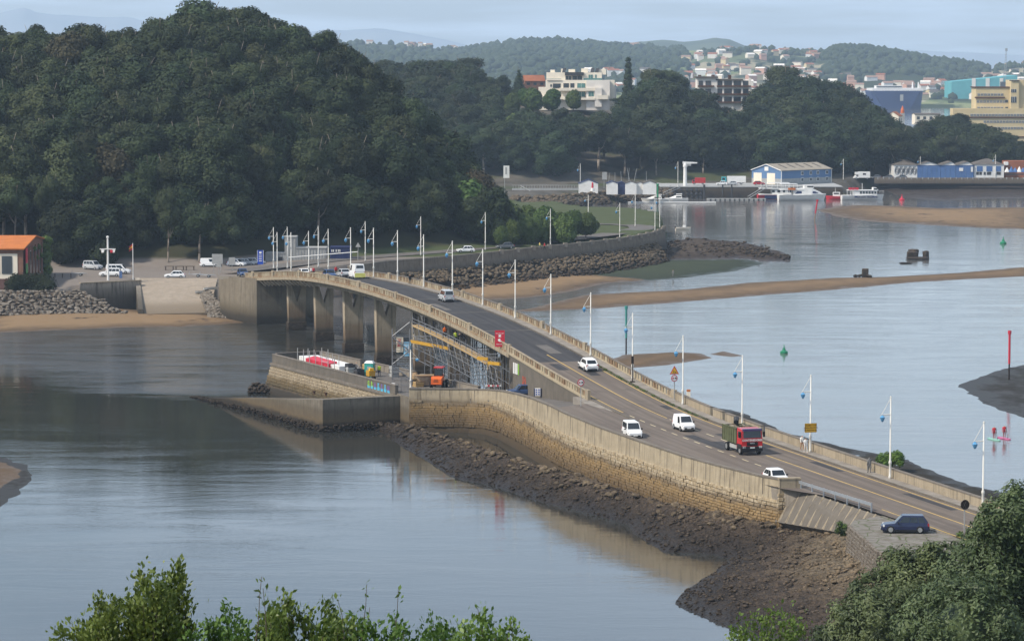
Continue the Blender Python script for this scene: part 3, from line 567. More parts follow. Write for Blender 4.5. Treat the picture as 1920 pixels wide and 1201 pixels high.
# end block of the wall
e0, rz = wall_pt(WL - 0.2, 0, 0); eb = MB(); 
eb.box((e0.x + 0.9, e0.y - 0.05, 6.4), (2.2, 0.75, 1.5), R(8)); eb.box((e0.x + 0.9, e0.y - 0.02, 7.22), (2.35, 0.9, 0.16), R(8))
eb.build('end_pier', M_CON, sw)
ec = MB(); ec.hexa([(e0.x - 0.6, e0.y - 1.2, 0.5), (e0.x + 2.1, e0.y - 0.9, 0.5), (e0.x + 2.0, e0.y + 1.2, 0.5), (e0.x - 0.4, e0.y + 1.4, 0.5)], [(e0.x - 0.2, e0.y - 0.45, 5.62), (e0.x + 1.95, e0.y - 0.15, 5.62), (e0.x + 1.95, e0.y + 1.2, 5.62), (e0.x - 0.2, e0.y + 1.2, 5.62)])
ec.build('corner_masonry', M_BLOCK, sw)
k = 0
for z0 in np.arange(2.0, 5.5, 0.42):
    x = e0.x - 0.35
    while x < e0.x + 1.9:
        L = rn.uniform(0.45, 0.85); t = (z0 - 0.5) / 5.1; yy = e0.y - 1.05 + 0.75 * t + 0.12 * (x - e0.x); place(BLK[k % 6], 'stone', sw, (x + L / 2, yy, z0 + 0.2), (0, 0, R(8)), (L - 0.06, 0.4, 0.36)); x += L; k += 1
# ================================================================ jetty platform with parapets
FZ = 4.6
pn0, pn1 = P(513, 677, FZ), P(744, 737, FZ); pf0, pf1 = P(601, 658, 5.6), P(899, 722, 5.6); tip = P(518, 662, 5.6)
plat = [pn0, pn1] + [wall_pt(s, FZ, -0.3)[0] for s in np.linspace(0.0, _ws[7] + 2, 12)] + [RP(OL + 0.05, 420, FZ), RP(OL + 0.05, D_AB0 + 0.2, FZ), pf1, pf0, tip]
pl = MB(); pl.prism([tuple(q[:2]) for q in plat], -1.0, FZ); tag(pl.build('jetty_platform', M_JET), kind='structure')
pt = MB(); cxy = sum((Vector(q[:2]) for q in plat), Vector((0, 0))) / len(plat); pt.prism([tuple((Vector(q[:2]) - cxy) * 0.985 + cxy) for q in plat], FZ - 0.1, FZ + 0.02); tag(pt.build('jetty_paving', M_ASPH), kind='structure')
def lowwall(name, a, b, z0, z1, th, m, label, cat='wall', over=0.06, cm=None):
    e = empty(name, (a + b) / 2, label, cat); d = (b - a); L = d.to_2d().length; rz = math.atan2(d.y, d.x); mid_ = (a + b) / 2
    w_ = MB(); w_.box((mid_.x, mid_.y, (z0 + z1 - 0.12) / 2), (L, th, z1 - 0.12 - z0), rz); w_.build('wall_body', m, e)
    c_ = MB(); c_.box((mid_.x, mid_.y, z1 - 0.06), (L + 0.05, th + over * 2, 0.12), rz); c_.build('coping', cm or M_COPE, e); return e
jw = lowwall('jetty_parapet', pn0, pn1, FZ - 0.5, 5.75, 0.45, M_RAMP, 'grey parapet with painted graffiti along the front of the jetty')
lowwall('jetty_parapet', tip, pf0, FZ - 0.5, 5.65, 0.4, M_RAMP, 'short grey parapet across the far tip of the jetty')
pm = pf0.lerp(pf1, 0.28); pm2 = pf0.lerp(pf1, 0.33); pm3 = pf0.lerp(pf1, 0.62); pm4 = pf0.lerp(pf1, 0.66)
lowwall('jetty_parapet', pf0, pm, FZ - 0.5, 5.65, 0.4, M_CON2, 'grey parapet behind the stacked site materials on the jetty')
lowwall('jetty_parapet', pm2, pm3, FZ - 0.5, 5.65, 0.4, M_CON2, 'grey parapet behind the green portable toilet')
lowwall('jetty_parapet', pm4, pf1, FZ - 0.5, 5.5, 0.4, M_CON2, 'grey parapet behind the orange telehandler')
# masonry face of the platform towards the river
jd = (pn1 - pn0); jl = jd.to_2d().length; jrz = math.atan2(jd.y, jd.x); jn_ = Vector((jd.y, -jd.x, 0)).normalized()
if jn_.x > 0: jn_ = -jn_
jf = empty('jetty_wall', (pn0 + pn1) / 2, 'battered stone face of the jetty under the grey parapet', 'wall')
jb = MB(); jb.hexa([pn0 + jn_ * 2.0 - Vector((0, 0, 5.4)), pn1 + jn_ * 2.0 - Vector((0, 0, 5.4)), pn1 - jn_ * 0.5 - Vector((0, 0, 5.4)), pn0 - jn_ * 0.5 - Vector((0, 0, 5.4))], [pn0 + jn_ * 0.3 - Vector((0, 0, 0.52)), pn1 + jn_ * 0.3 - Vector((0, 0, 0.52)), pn1 - jn_ * 0.5 - Vector((0, 0, 0.52)), pn0 - jn_ * 0.5 - Vector((0, 0, 0.52))])
jb.build('wall_body', M_JET, jf)
lg = MB(); m_ = (pn0 + pn1) / 2 + jn_ * 0.2; lg.box((m_.x, m_.y, FZ - 0.35), (jl, 0.9, 0.34), jrz); lg.build('ledge', M_COPE, jf)
BLJ = [unit_block('jetty_block', M_BLOCKJ, k + 20) for k in range(4)]; k = 0
for z0 in np.arange(1.3, 3.85, 0.42):
    s = rn.uniform(0, 0.5)
    while s < jl - 0.7:
        L = rn.uniform(0.7, 1.25); q = pn0 + jd.normalized() * (s + L / 2) + jn_ * (0.30 + 1.7 * (3.9 - z0) / 4.7 + rn.uniform(0, 0.06)); place(BLJ[k % 4], 'stone', jf, (q.x, q.y, z0 + 0.21), (0, 0, jrz), (L - 0.06, 0.3, 0.37)); s += L; k += 1
# lower landing and boat ramp
c0 = P(605, 749, 4.4); c1 = P(768, 741, 4.4); inn = -jn_
hd = [c0, c1, c1 + Vector((1.5, 3.0, 0)), pn1 + jn_ * 0.4, c0 + inn * 7.5 + Vector((-3.5, 7, 0)), c0 + Vector((-3.5, 7, 0))]
ld = MB(); zz_ = [4.4, 4.4, 4.4, 4.4, 3.7, 3.7]; ld.prism([tuple(q[:2]) for q in hd], -1.0, zz_); r0, r1 = hd[5], hd[5] + inn * 3.6; r2 = P(368, 743, 0.0)
ld.hexa([Vector((q.x, q.y, -1.0)) for q in (r0, r1, r2 + inn * 3.2, r2)], [Vector((r0.x, r0.y, 3.7)), Vector((r1.x, r1.y, 3.7)), r2 + inn * 3.2 - Vector((0, 0, 0.2)), r2 - Vector((0, 0, 0.2))])
tag(ld.build('boat_ramp', M_JET), kind='structure')
for px, py, nm in ((611, 742, 'rusty mooring bollard at the corner of the lower landing'), (589, 739, 'rusty mooring bollard on the ramp edge behind the corner bollard')):
    b = MB(); q = P(px, py, 4.35); b.lathe(q, [(0.17, 0), (0.15, 0.3), (0.24, 0.38), (0.24, 0.48), (0.1, 0.52)], 8); tag(b.build('mooring_bollard', mat('rusty_iron', (0.10, 0.055, 0.035), (0.05, 0.035, 0.03), 4)), nm, 'bollard')
# ================================================================ bridge
br = empty('bridge', RP(5, 520, 0), 'long tan concrete road bridge on V-topped piers', 'bridge')
dk = MB(); ring = []
for d in np.linspace(D_AB0 - 0.5, D_AB1 + 4, 90):
    z = zr(d); ring.append([RP(-0.75, d, z - 0.03), RP(OL + 0.25, d, z - 0.03), RP(OL + 0.25, d, z - 0.5), RP(OL - 1.1, d, z - 0.75), RP(OL - 1.1, d, z - 1.4), RP(0.9, d, z - 1.4), RP(0.9, d, z - 0.75), RP(-0.75, d, z - 0.5)])
dk.loft(ring); dko = dk.build('deck', M_CON, br)
for d in np.arange(566, D_AB1, 3.2):
    z = zr(d); b = MB(); b.tube(RP(OL + 0.1, d, z - 0.6), RP(OL - 1.0, d - 0.4, z - 1.5), 0.16, 0.22, 5); b.build('rib', M_PIER, dko, ws=False)
PIERS = [d_at(px, 5.9) for px in (551, 602, 657, 717, 788, 855, 930)]
rzb = math.atan2(NL.y, NL.x)
for d in PIERS:
    z1 = zr(d) - 1.38; o = MB(); T, Wd = 0.8, 1.72; zb = z1 - 3.3
    prof = [(-Wd * 0.86, -1.0), (Wd * 0.86, -1.0), (Wd, z1), (Wd * 0.62, z1), (0.0, zb), (-Wd * 0.62, z1), (-Wd, z1)]
    fr = []
    for t in (-T, T):
        fr.append([RP(5.9 + a, d, b) + UD * t for a, b in prof])
    nn = len(prof); o.add(fr[0] + fr[1], [(0, 1, 2, 3, 4), (0, 4, 5, 6), tuple(nn + i for i in (4, 3, 2, 1, 0)), tuple(nn + i for i in (6, 5, 4, 0))] + [(i, i + nn, (i + 1) % nn + nn, (i + 1) % nn) for i in range(nn)])
    po = o.build('pier', M_PIER, br)
    b = MB(); b.box(RP(5.9, d, 0.4), (3.4, 2.0, 2.4), rzb); b.build('mussel_collar', M_ROCKD, po, ws=False)
ab = MB(); q0 = P(440, 598, 0.4); aq = [tuple(q0[:2]), tuple(RP(OL + 0.3, 610, 0)[:2]), tuple(RP(-0.7, 611, 0)[:2]), tuple(RP(-0.7, 650, 0)[:2]), tuple(RP(OL + 0.3, 648, 0)[:2]), tuple(P(413, 590, 0.5)[:2])]
ab.prism(aq, -1.0, [zr(613) - 0.07, zr(610) - 0.07, zr(611) - 0.07, zr(650) - 0.1, zr(648) - 0.1, zr(630) - 0.12]); ab.build('abutment', M_ABUT, br)
nb = MB(); nb.box(RP(5.0, D_AB0 - 0.4, 4.5), (10.5, 1.0, 9.2), rzb); nb.build('abutment', M_RAMP, br)
# ---- balustrades: base beam, top rail, pilasters, one upright slab after another
BALM = []
for k in range(3):
    b = MB(); b.box((0, 0, 0.5), (0.80 - 0.06 * k, 0.13, 1.0)); BALM.append(b.mesh('baluster', M_BAL))
def balustrade(off, d0, d1, parent, posts, name='balustrade', hgt=0.98, label=None, seed=0):
    rn = random.Random(seed)
    e = MB(); strip(e, off - 0.16, off + 0.16, d0, d1, 0.24, step=3, thick=0.34); bo = e.build(name, M_BAL, parent)
    t = MB(); strip(t, off - 0.13, off + 0.13, d0, d1, hgt + 0.12, step=3, thick=0.13); t.build('top_rail', M_COPE if off < 1 else M_CON, bo, ws=False)
    for d in posts:
        if d0 <= d <= d1:
            q = MB(); q.box(RP(off, d, dz=0.6), (0.36, 1.3, 1.32), rzb); q.build('pilaster', M_CON, bo, ws=False)
    d = d0 + 0.6
    while d < d1 - 0.3:
        if not any(abs(d - p_) < 1.1 for p_ in posts):
            o = bpy.data.objects.new('baluster', BALM[rn.randrange(3)]); C.objects.link(o); o.parent = bo; q = RP(off, d, dz=0.22)
            o.location = q; o.rotation_euler = (0, 0, rzb + R(90) + rn.uniform(-0.02, 0.02)); o.scale = (1, rn.uniform(0.8, 1.2), hgt - 0.22)
        d += 1.1
    return bo
PD_ = [d - 0.0 for d in PIERS] + [D_AB0, D_AB1 + 2]
balustrade(OL, D_AB0, D_AB1 + 10, br, PD_, seed=1); balustrade(-0.55, D_AB0, D_AB1 + 14, br, PD_, seed=2)
rp_e = empty('ramp_balustrade', RP(OL, 420, 6), 'tan slatted balustrade down the ramp beside the parked blue car', 'balustrade')
balustrade(OL, d_at(1092, OL), D_AB0 - 0.2, rp_e, [d_at(1092, OL) + 0.4], seed=3)
rp_f = empty('ramp_balustrade', RP(-0.5, 410, 6), 'rust stained slatted balustrade along the pavement towards the works signs', 'balustrade')
balustrade(-0.55, d_at(1268, -0.5), D_AB0 - 0.2, rp_f, [d_at(1268, -0.5) + 0.5], seed=4)
# ---- solid parapet walls on the right of the causeway
for a, b, lab in ((1270, 1337, 'tan concrete parapet wall behind the works warning signs'), (1342, 1360, 'short tan parapet block standing alone between two gaps'), (1365, 1433, 'tan concrete parapet wall behind the red truck'), (1441, 2060, 'long weathered parapet wall running behind the walkers to the right edge')):
    d1, d0 = d_at(a, -0.55), d_at(b, -0.55); e = empty('parapet_wall', RP(-0.55, (d0 + d1) / 2), lab, 'wall')
    w_ = MB(); strip(w_, -0.72, -0.38, d0, d1, 1.02, thick=2.2); w_.build('wall_body', M_CON, e)
    c_ = MB(); strip(c_, -0.76, -0.34, d0, d1, 1.14, thick=0.13); c_.build('coping', M_COPE, e)
# ================================================================ rubble slope at the foot of the sea wall
WLINE = [P(a, b, 0.0) for a, b in [(690, 800), (720, 812), (757, 838), (800, 862), (850, 895), (920, 908), (1000, 936), (1100, 960), (1180, 983), (1190, 1000), (1245, 1034), (1300, 1036), (1335, 1038), (1368, 1047), (1340, 1072), (1288, 1104), (1264, 1132), (1330, 1162), (1400, 1192), (1460, 1230), (1560, 1290)]]
FOOT = [P(a, b, z) for a, b, z in [(700, 790, 0.8), (762, 792, 1.3), (830, 815, 1.8), (900, 835, 2.2), (1000, 868, 2.4), (1100, 893, 2.6), (1200, 925, 2.6), (1300, 950, 2.6), (1430, 976, 2.6), (1475, 975, 2.8), (1540, 972, 3.2), (1590, 985, 3.8), (1640, 1032, 4.2), (1700, 1060, 4.6), (1800, 1075, 4.8), (1900, 1120, 4.8), (1960, 1200, 4.2)]]
def pdist(X, Y, pts):
    d = np.full(X.shape, 1e9); zz_ = np.zeros(X.shape)
    for a, b in zip(pts[:-1], pts[1:]):
        ex, ey = b.x - a.x, b.y - a.y; t = np.clip(((X - a.x) * ex + (Y - a.y) * ey) / (ex * ex + ey * ey), 0, 1)
        q = np.hypot(X - a.x - t * ex, Y - a.y - t * ey); k = q < d; d = np.where(k, q, d); zz_ = np.where(k, a.z + (b.z - a.z) * t, zz_)
    return d, zz_
SLP = [tuple(q[:2]) for q in WLINE] + [tuple(q[:2]) for q in reversed(FOOT)]
def slope_z(X, Y):
    sd = sdist(X, Y, SLP); dw, _ = pdist(X, Y, WLINE); df, zf = pdist(X, Y, FOOT)
    base = np.where(sd > 0, zf * (dw / (dw + df + 0.05)) ** 0.85, np.where(dw < df, -dw * 0.25, zf - 0.3 - 0.4 * np.minimum(df, 3)))
    return base, sd
gx = np.arange(-24, 62, 0.42); gy = np.arange(218, 452, 0.6); X, Y = np.meshgrid(gx, gy); Z, sd = slope_z(X, Y)
Z = Z + (fbm(X * 0.9, Y * 0.7, 77, 4) - 0.5) * np.clip(Z * 0.7, 0.15, 0.9)
n = NT('rubble_ground'); p_ = n.pos(); q = n.xyz(p_); nz = n.noise(p_, 1.4, 7, 0.75); v1 = n.voro(p_, 2.6); v2 = n.voro(p_, 1.1)
t = n.math('DIVIDE', n.math('ADD', q[2], n.math('MULTIPLY', n.math('SUBTRACT', n.noise(p_, 0.12, 5), 0.5), 2.2)), 5.0, clamp=True)
col = n.ramp(t, [(0.0, (0.034, 0.027, 0.022)), (0.22, (0.052, 0.040, 0.031)), (0.44, (0.095, 0.070, 0.050)), (0.60, (0.18, 0.135, 0.085)), (0.9, (0.27, 0.215, 0.145))])
col = n.mix(n.ramp(nz, [(0.42, 0.0), (0.66, 0.85)]), col, (0.016, 0.014, 0.013)); n.bump(n.math('ADD', v1, n.math('ADD', n.math('MULTIPLY', nz, 1.6), n.math('MULTIPLY', v2, 0.6))), 1.0, 0.4); n.fin(col, n.ramp(t, [(0.05, 0.4), (0.25, 0.85)]), 0.12)
slo = obj('rubble_slope', grid_mesh('rubble_slope', X, Y, Z, n.m, keep=(Z > -0.4) & (sd > -3.5)), kind='structure')
def rock_mesh(name, seed, m, sub=1):
    b = bmesh.new(); bmesh.ops.create_icosphere(b, subdivisions=sub, radius=0.5); rn = random.Random(seed); ax = [Vector((rn.gauss(0, 1), rn.gauss(0, 1), rn.gauss(0, 1))).normalized() for _ in range(5)]
    for v in b.verts:
        for a in ax:
            k = v.co.dot(a)
            if k > 0.30: v.co -= a * (k - 0.30) * 0.9
        v.co *= rn.uniform(0.9, 1.1)
    me = bpy.data.meshes.new(name); b.to_mesh(me); b.free(); me.materials.append(m); return me
RK = [rock_mesh('boulder', k, M_BOULD, 2) for k in range(7)]
def scatter_rocks(name, pts, sizes, seed, m, parent=None, flat=0.6):
    """many small stones joined into one mesh"""
    protos = []
    for k in range(6):
        me = rock_mesh('tmp', seed * 10 + k, m, 1); v = np.array([q.co[:] for q in me.vertices]); f = np.array([q.vertices[:] for q in me.polygons]); protos.append((v, f)); bpy.data.meshes.remove(me)
    rg = np.random.default_rng(seed); V, Fc, o = [], [], 0
    for p_, s in zip(pts, sizes):
        v, f = protos[rg.integers(6)]; a = rg.uniform(0, 6.28); c, sn = math.cos(a), math.sin(a); w_ = v * np.array([s * rg.uniform(.8, 1.4), s, s * flat])
        w_ = np.stack([w_[:, 0] * c - w_[:, 1] * sn, w_[:, 0] * sn + w_[:, 1] * c, w_[:, 2]], 1) + np.array(p_); V.append(w_); Fc.append(f + o); o += len(v)
    return obj(name, np_mesh(name, np.concatenate(V), np.concatenate(Fc), m), parent, 'stuff')
rg = np.random.default_rng(11); px_ = rg.uniform(-22, 55, 42000); py_ = rg.uniform(225, 448, 42000); zc, sdv = slope_z(px_, py_); k = (sdv > 0.1) & (zc > 0.0)
px_, py_, zc = px_[k][:15000], py_[k][:15000], zc[k][:15000]
scatter_rocks('rubble', np.stack([px_, py_, zc + 0.05], 1), rg.uniform(0.13, 0.46, len(px_)) * np.clip(rg.lognormal(0, .3, len(px_)), .5, 2), 3, M_ROCKD, slo)
rn = random.Random(17); k = 0
for i in range(len(FOOT) - 6):
    a, b = FOOT[i], FOOT[i + 1]; L = (b - a).to_2d().length; nrm = Vector((-(b - a).y, (b - a).x, 0)).normalized()
    if nrm.x > 0: nrm = -nrm
    for j in range(int(L * 1.9)):
        o = abs(rn.gauss(0.9, 1.3)) + 0.2; q = a.lerp(b, rn.random()) + nrm * o; z, _ = slope_z(np.array([q.x]), np.array([q.y])); s = rn.uniform(0.35, 0.95) * (1.15 if o < 1.5 else 0.85)
        if k < 290: place(RK[k % 7], 'boulder', slo, (q.x, q.y, z[0] + s * 0.12), (rn.uniform(-.4, .4), rn.uniform(-.4, .4), rn.uniform(0, 6.3)), (s * rn.uniform(.9, 1.6), s, s * rn.uniform(.5, .8))); k += 1
# rock heaps at the jetty toe and ramp edge
pts, szs = [], []
for t in np.linspace(0, 1, 260):
    q = P(480 + rn.uniform(-12, 60), 732 + rn.uniform(-6, 4), 0.2); pts.append((q.x, q.y, rn.uniform(0, 0.9))); szs.append(rn.uniform(0.4, 1.0))
for t in np.linspace(0, 1, 500):
    q = Vector(c0).lerp(r2, t ** 0.9) + jn_ * rn.uniform(-0.1, 1.1); pts.append((q.x, q.y, rn.uniform(0, 0.9) * (1 - t) ** 0.5)); szs.append(rn.uniform(0.25, 0.6))
for t in np.linspace(0, 1, 160):
    q = Vector(c0).lerp(c1, t) + Vector((0.35, -0.9, 0)) * rn.uniform(0, 1); pts.append((q.x, q.y, rn.uniform(0, 1.0))); szs.append(rn.uniform(0.25, 0.6))
scatter_rocks('barnacle_rocks', pts, szs, 8, M_ROCKD)
# ---- near quay with its stone edge, sloped revetment under the guard rail
qy = [P(a, b, 6.05) for a, b in [(1592, 986), (1600, 975), (1655, 966), (1740, 990), (1850, 1018), (2000, 1056), (2000, 1130), (1780, 1062), (1700, 1046), (1648, 1036)]]
qm = MB(); qm.prism([tuple(q[:2]) for q in qy], 0.5, 6.05)
n = NT('broken_paving'); p_ = n.pos(); nz = n.noise(p_, 1.1, 7, 0.7); cr_ = n.voro(p_, 0.55, 'DISTANCE_TO_EDGE')
c_ = n.mix(n.ramp(nz, [(0.38, 0.0), (0.62, 1.0)]), (0.20, 0.185, 0.165), (0.135, 0.12, 0.10)); c_ = n.mix(n.ramp(cr_, [(0.0, 1.0), (0.05, 0.0)]), c_, (0.07, 0.085, 0.035)); n.bump(nz, 0.6, 0.06)
M_BROKEN = n.fin(c_, 0.9, 0.2); qo = tag(qm.build('quay', M_BROKEN), kind='structure')
a_, b_ = qy[0], qy[9]; rk = 0
for ed in ((qy[0], qy[9]), (qy[9], qy[8]), (qy[8], qy[7])):
    e = ed[1] - ed[0]; L = e.to_2d().length; rz = math.atan2(e.y, e.x); nn_ = Vector((-e.y, e.x, 0)).normalized()
    if nn_.y > 0 and abs(nn_.y) > abs(nn_.x): nn_ = -nn_
    elif nn_.x > 0 and abs(nn_.x) >= abs(nn_.y): nn_ = -nn_
    for z in np.arange(2.6, 6.0, 0.33):
        s = rn.uniform(0, 0.2)
        while s < L:
            w_ = rn.uniform(0.3, 0.55); q = ed[0] + e.normalized() * min(s + w_ / 2, L) + nn_ * (0.05 + 0.06 * (6 - z)); place(QB[rk % 4] if 'QB' in globals() else BLK[0], 'stone', qo, (q.x, q.y, z + 0.16), (rn.uniform(-.1, .1), rn.uniform(-.1, .1), rz), (w_ - 0.03, 0.3, 0.31)); s += w_; rk += 1
rv = MB(); e1 = P(1470, 908, 6.2); e2 = P(1652, 967, 6.15); f1 = e1 + NL * 1.9 + Vector((0, -0.4, -3.6)); f2 = e2 + NL * 1.5 + Vector((0, -0.6, -1.9))
rv.add([e1, e2, f2, f1], [(0, 1, 2, 3)]); rv.add([f1, f2, f2 + Vector((1, 4, -2)), f1 + Vector((1, 4, -2))], [(0, 1, 2, 3)])
rvo = tag(rv.build('revetment', M_RAMP), kind='structure')
for t in np.linspace(0.05, 0.95, 13):
    a, b = e1.lerp(e2, t), f1.lerp(f2, t); rb = MB(); rb.tube(a + Vector((0, -0.02, 0.02)), b + Vector((0, -0.05, 0.02)), 0.12, 0.15, 5); rb.build('rib', M_CON, rvo)
# ================================================================ far bank: riprap, quay wall, slipway, promenade wall
rr = empty('riprap_bank', P(60, 570, 3), 'grey stone revetment below the brick building', 'revetment'); RP_ = [rock_mesh('riprap', 50 + k, M_RIPRAP, 1) for k in range(6)]; k = 0
rb = MB(); tp0, tp1 = P(-60, 547, 4.5), P(150, 546, 4.5); bt0, bt1 = P(-60, 590, 0.6), P(235, 586, 0.6)
rb.add([tp0, tp1, bt1, bt0], [(0, 1, 2, 3)]); rb.build('backing', M_ROCKY, rr)
for row in range(10):
    t = row / 9.0; a, b = tp0.lerp(bt0, t), tp1.lerp(bt1, t); L = (b - a).length; s = rn.uniform(0, 1)
    while s < L:
        w_ = rn.uniform(0.6, 2.3) * (1.1 if 2 < row < 6 else 0.75); q = a.lerp(b, min(1, (s + w_ / 2) / L)); place(RP_[k % 6], 'stone', rr, q + Vector((0, -0.1 + rn.uniform(-.2, .2), rn.uniform(-.15, .15))), (rn.uniform(-.6, .6), rn.uniform(-.45, .45), rn.uniform(-.5, .5)), (w_ * rn.uniform(1.0, 1.3), 1.1, rn.uniform(.55, 1.1))); s += w_; k += 1
M_QUAYW = concrete('stained_quay', (0.42, 0.37, 0.30), (0.30, 0.26, 0.21), 0.95, dark=(0.03, 0.027, 0.024), bands=[(0.0, (0.03, 0.026, 0.02), 1.0), (2.5, (0.045, 0.04, 0.03), 0.9), (4.2, (0.06, 0.05, 0.04), 0.6), (5.4, (0.1, 0.1, 0.1), 0.0)])
qa, qb = P(150, 531, 5.6), P(264, 526, 5.6); qw = empty('quay_wall', (qa + qb) / 2, 'algae stained quay wall below the white flagpole', 'wall')
w_ = MB(); w_.hexa([Vector((qa.x, qa.y - 0.6, -0.5)), Vector((qb.x, qb.y - 0.6, -0.5)), Vector((qb.x, qb.y + 1, -0.5)), Vector((qa.x, qa.y + 1, -0.5))], [Vector((qa.x, qa.y - 0.1, 5.55)), Vector((qb.x, qb.y - 0.1, 5.55)), Vector((qb.x, qb.y + 1, 5.55)), Vector((qa.x, qa.y + 1, 5.55))]); w_.build('wall_body', M_QUAYW, qw)
w_ = MB(); m_ = (qa + qb) / 2; w_.box((m_.x, m_.y + 0.1, 5.66), ((qb - qa).length, 0.7, 0.2), math.atan2((qb - qa).y, (qb - qa).x)); w_.build('coping', M_CON, qw)
s0, s1 = P(262, 521, 5.72), P(408, 521, 5.72); b0, b1 = P(268, 588, 0.5), P(392, 586, 0.5)
M_SLIP = concrete('slipway_concrete', (0.33, 0.275, 0.215), (0.26, 0.215, 0.165), 0.25, bands=[(0.0, (0.14, 0.11, 0.075), 0.9), (1.6, (0.18, 0.14, 0.095), 0.7), (2.4, (0.2, 0.17, 0.12), 0.0)])
sp = MB(); sp.hexa([Vector((q.x, q.y, -1)) for q in (b0, b1, s1, s0)], [b0, b1, s1, s0]); tag(sp.build('slipway', M_SLIP), kind='structure')
sk = MB(); sk.hexa([Vector((q.x, q.y, -1)) for q in (b0 + Vector((-.9, 0, 0)), b0, s0, s0 + Vector((-.9, 0, 0)))], [b0 + Vector((-.9, 0, .9)), b0 + Vector((0, 0, .9)), s0 + Vector((0, 0, .1)), s0 + Vector((-.9, 0, .1))]); tag(sk.build('slipway_side_wall', M_QUAYW), 'narrow sloping concrete side wall along the left of the slipway', 'wall')
hp = []; hs = []
for i in range(420):
    t = rn.random(); u = rn.random(); q = P(388, 538, 4.6).lerp(P(436, 592, 0.5), t) + Vector((-u * 3.2 * (0.4 + t), 0, 0)); hp.append((q.x, q.y - 0.8, q.z * (1 - 0.25 * u) - 0.2)); hs.append(rn.uniform(0.5, 1.2))
scatter_rocks('rock_heap', hp, hs, 12, M_RIPRAP)
# promenade retaining wall with piers and the curved end
PW = [P(a, b, z) for a, b, z in [(655, 498, 6.9), (720, 489, 6.9), (800, 483, 6.9), (870, 477, 6.9), (940, 470, 6.9), (1000, 463, 6.9), (1060, 457.5, 6.9), (1110, 452.5, 6.9), (1160, 446.5, 6.9), (1200, 440, 6.9), (1228, 434, 6.9), (1243, 428, 6.9), (1246, 423, 6.9)]]
M_PROM = concrete('promenade_stone', (0.225, 0.185, 0.14), (0.155, 0.125, 0.095), 0.6, bands=[(0.0, (0.03, 0.026, 0.022), 1.0), (2.6, (0.045, 0.038, 0.032), 0.9), (4.2, (0.09, 0.078, 0.065), 0.5), (5.2, (0.1, 0.1, 0.1), 0.0)])
pe = empty('promenade_wall', PW[5], 'grey stone promenade wall curving out to the far point', 'wall'); up_ = Vector((0, 0, 1))
w_ = MB(); ring = []; c_ = MB(); cr2 = []
for i, q in enumerate(PW):
    t = (PW[min(i + 1, len(PW) - 1)] - PW[max(i - 1, 0)]); t.z = 0; t.normalize(); nn_ = Vector((t.y, -t.x, 0)); ring.append([q - up_ * 0.2, q - nn_ * 0.4 - up_ * 0.2, q - nn_ * 1.0 - up_ * 7, q + nn_ * 0.9 - up_ * 7]); cr2.append([q + nn_ * 0.08, q - nn_ * 0.48, q - nn_ * 0.48 - up_ * 0.2, q + nn_ * 0.08 - up_ * 0.2])
w_.loft(ring).build('wall_body', M_PROM, pe); c_.loft(cr2).build('coping', M_CON2, pe)
for i in range(4, len(PW) - 1):
    for t in (0.0, 0.5):
        q = PW[i].lerp(PW[i + 1], t); b = MB(); b.box((q.x, q.y, q.z - 0.25), (0.9, 0.9, 1.1), 0.3); b.build('pier_cap', M_CON2, pe)
hp = []; hs = []
for i in range(1700):
    t = rn.random() ** 0.9; u = rn.random(); k = t * (len(PW) - 3); i0 = int(k); q = PW[i0].lerp(PW[i0 + 1], k - i0); o = rn.uniform(0.5, 9 if t > 0.25 else 5); z = max(0.3, 4.4 - o * 0.46); hp.append((q.x + o * 0.35, q.y - o * 1.5, z)); hs.append(rn.uniform(0.6, 1.6))
scatter_rocks('rock_armour', hp, hs, 14, M_BOULD)
hp = []; hs = []
for i in range(1500):
    px = 880 + 600 * rn.random() ** 0.8; yc = float(np.interp(px, [880, 1000, 1100, 1240, 1300, 1400, 1485], [495, 490, 483, 474, 470, 474, 487])); q = P(px, yc + rn.gauss(0, 3.6 if px < 1250 else 5.5) * (1 if px < 1440 else 0.3), 0.0); hp.append((q.x, q.y, rn.uniform(0.5, 1.5) * (0.5 if px > 1440 else 1))); hs.append(rn.uniform(0.4, 1.5))
scatter_rocks('shore_rocks', hp, hs, 15, M_ROCKD)
# promenade road strip and the street joining the bridge
pr = MB(); PRD = [P(a, b, 6.45) for a, b in [(470, 508), (560, 498), (640, 488), (720, 482), (800, 476), (870, 471), (940, 464), (1000, 458), (1060, 452), (1110, 446), (1160, 440), (1205, 433), (1230, 428), (1225, 423), (1180, 419), (1130, 418)]]
vs_ = []
for i, q in enumerate(PRD):
    t = (PRD[min(i + 1, len(PRD) - 1)] - PRD[max(i - 1, 0)]); t.z = 0; t.normalize(); nn_ = Vector((-t.y, t.x, 0)); vs_ += [q, q + nn_ * 7.0]
pr.add(vs_, [(2 * i, 2 * i + 2, 2 * i + 3, 2 * i + 1) for i in range(len(PRD) - 1)]); tag(pr.build('promenade_road', M_ASPH), kind='structure')
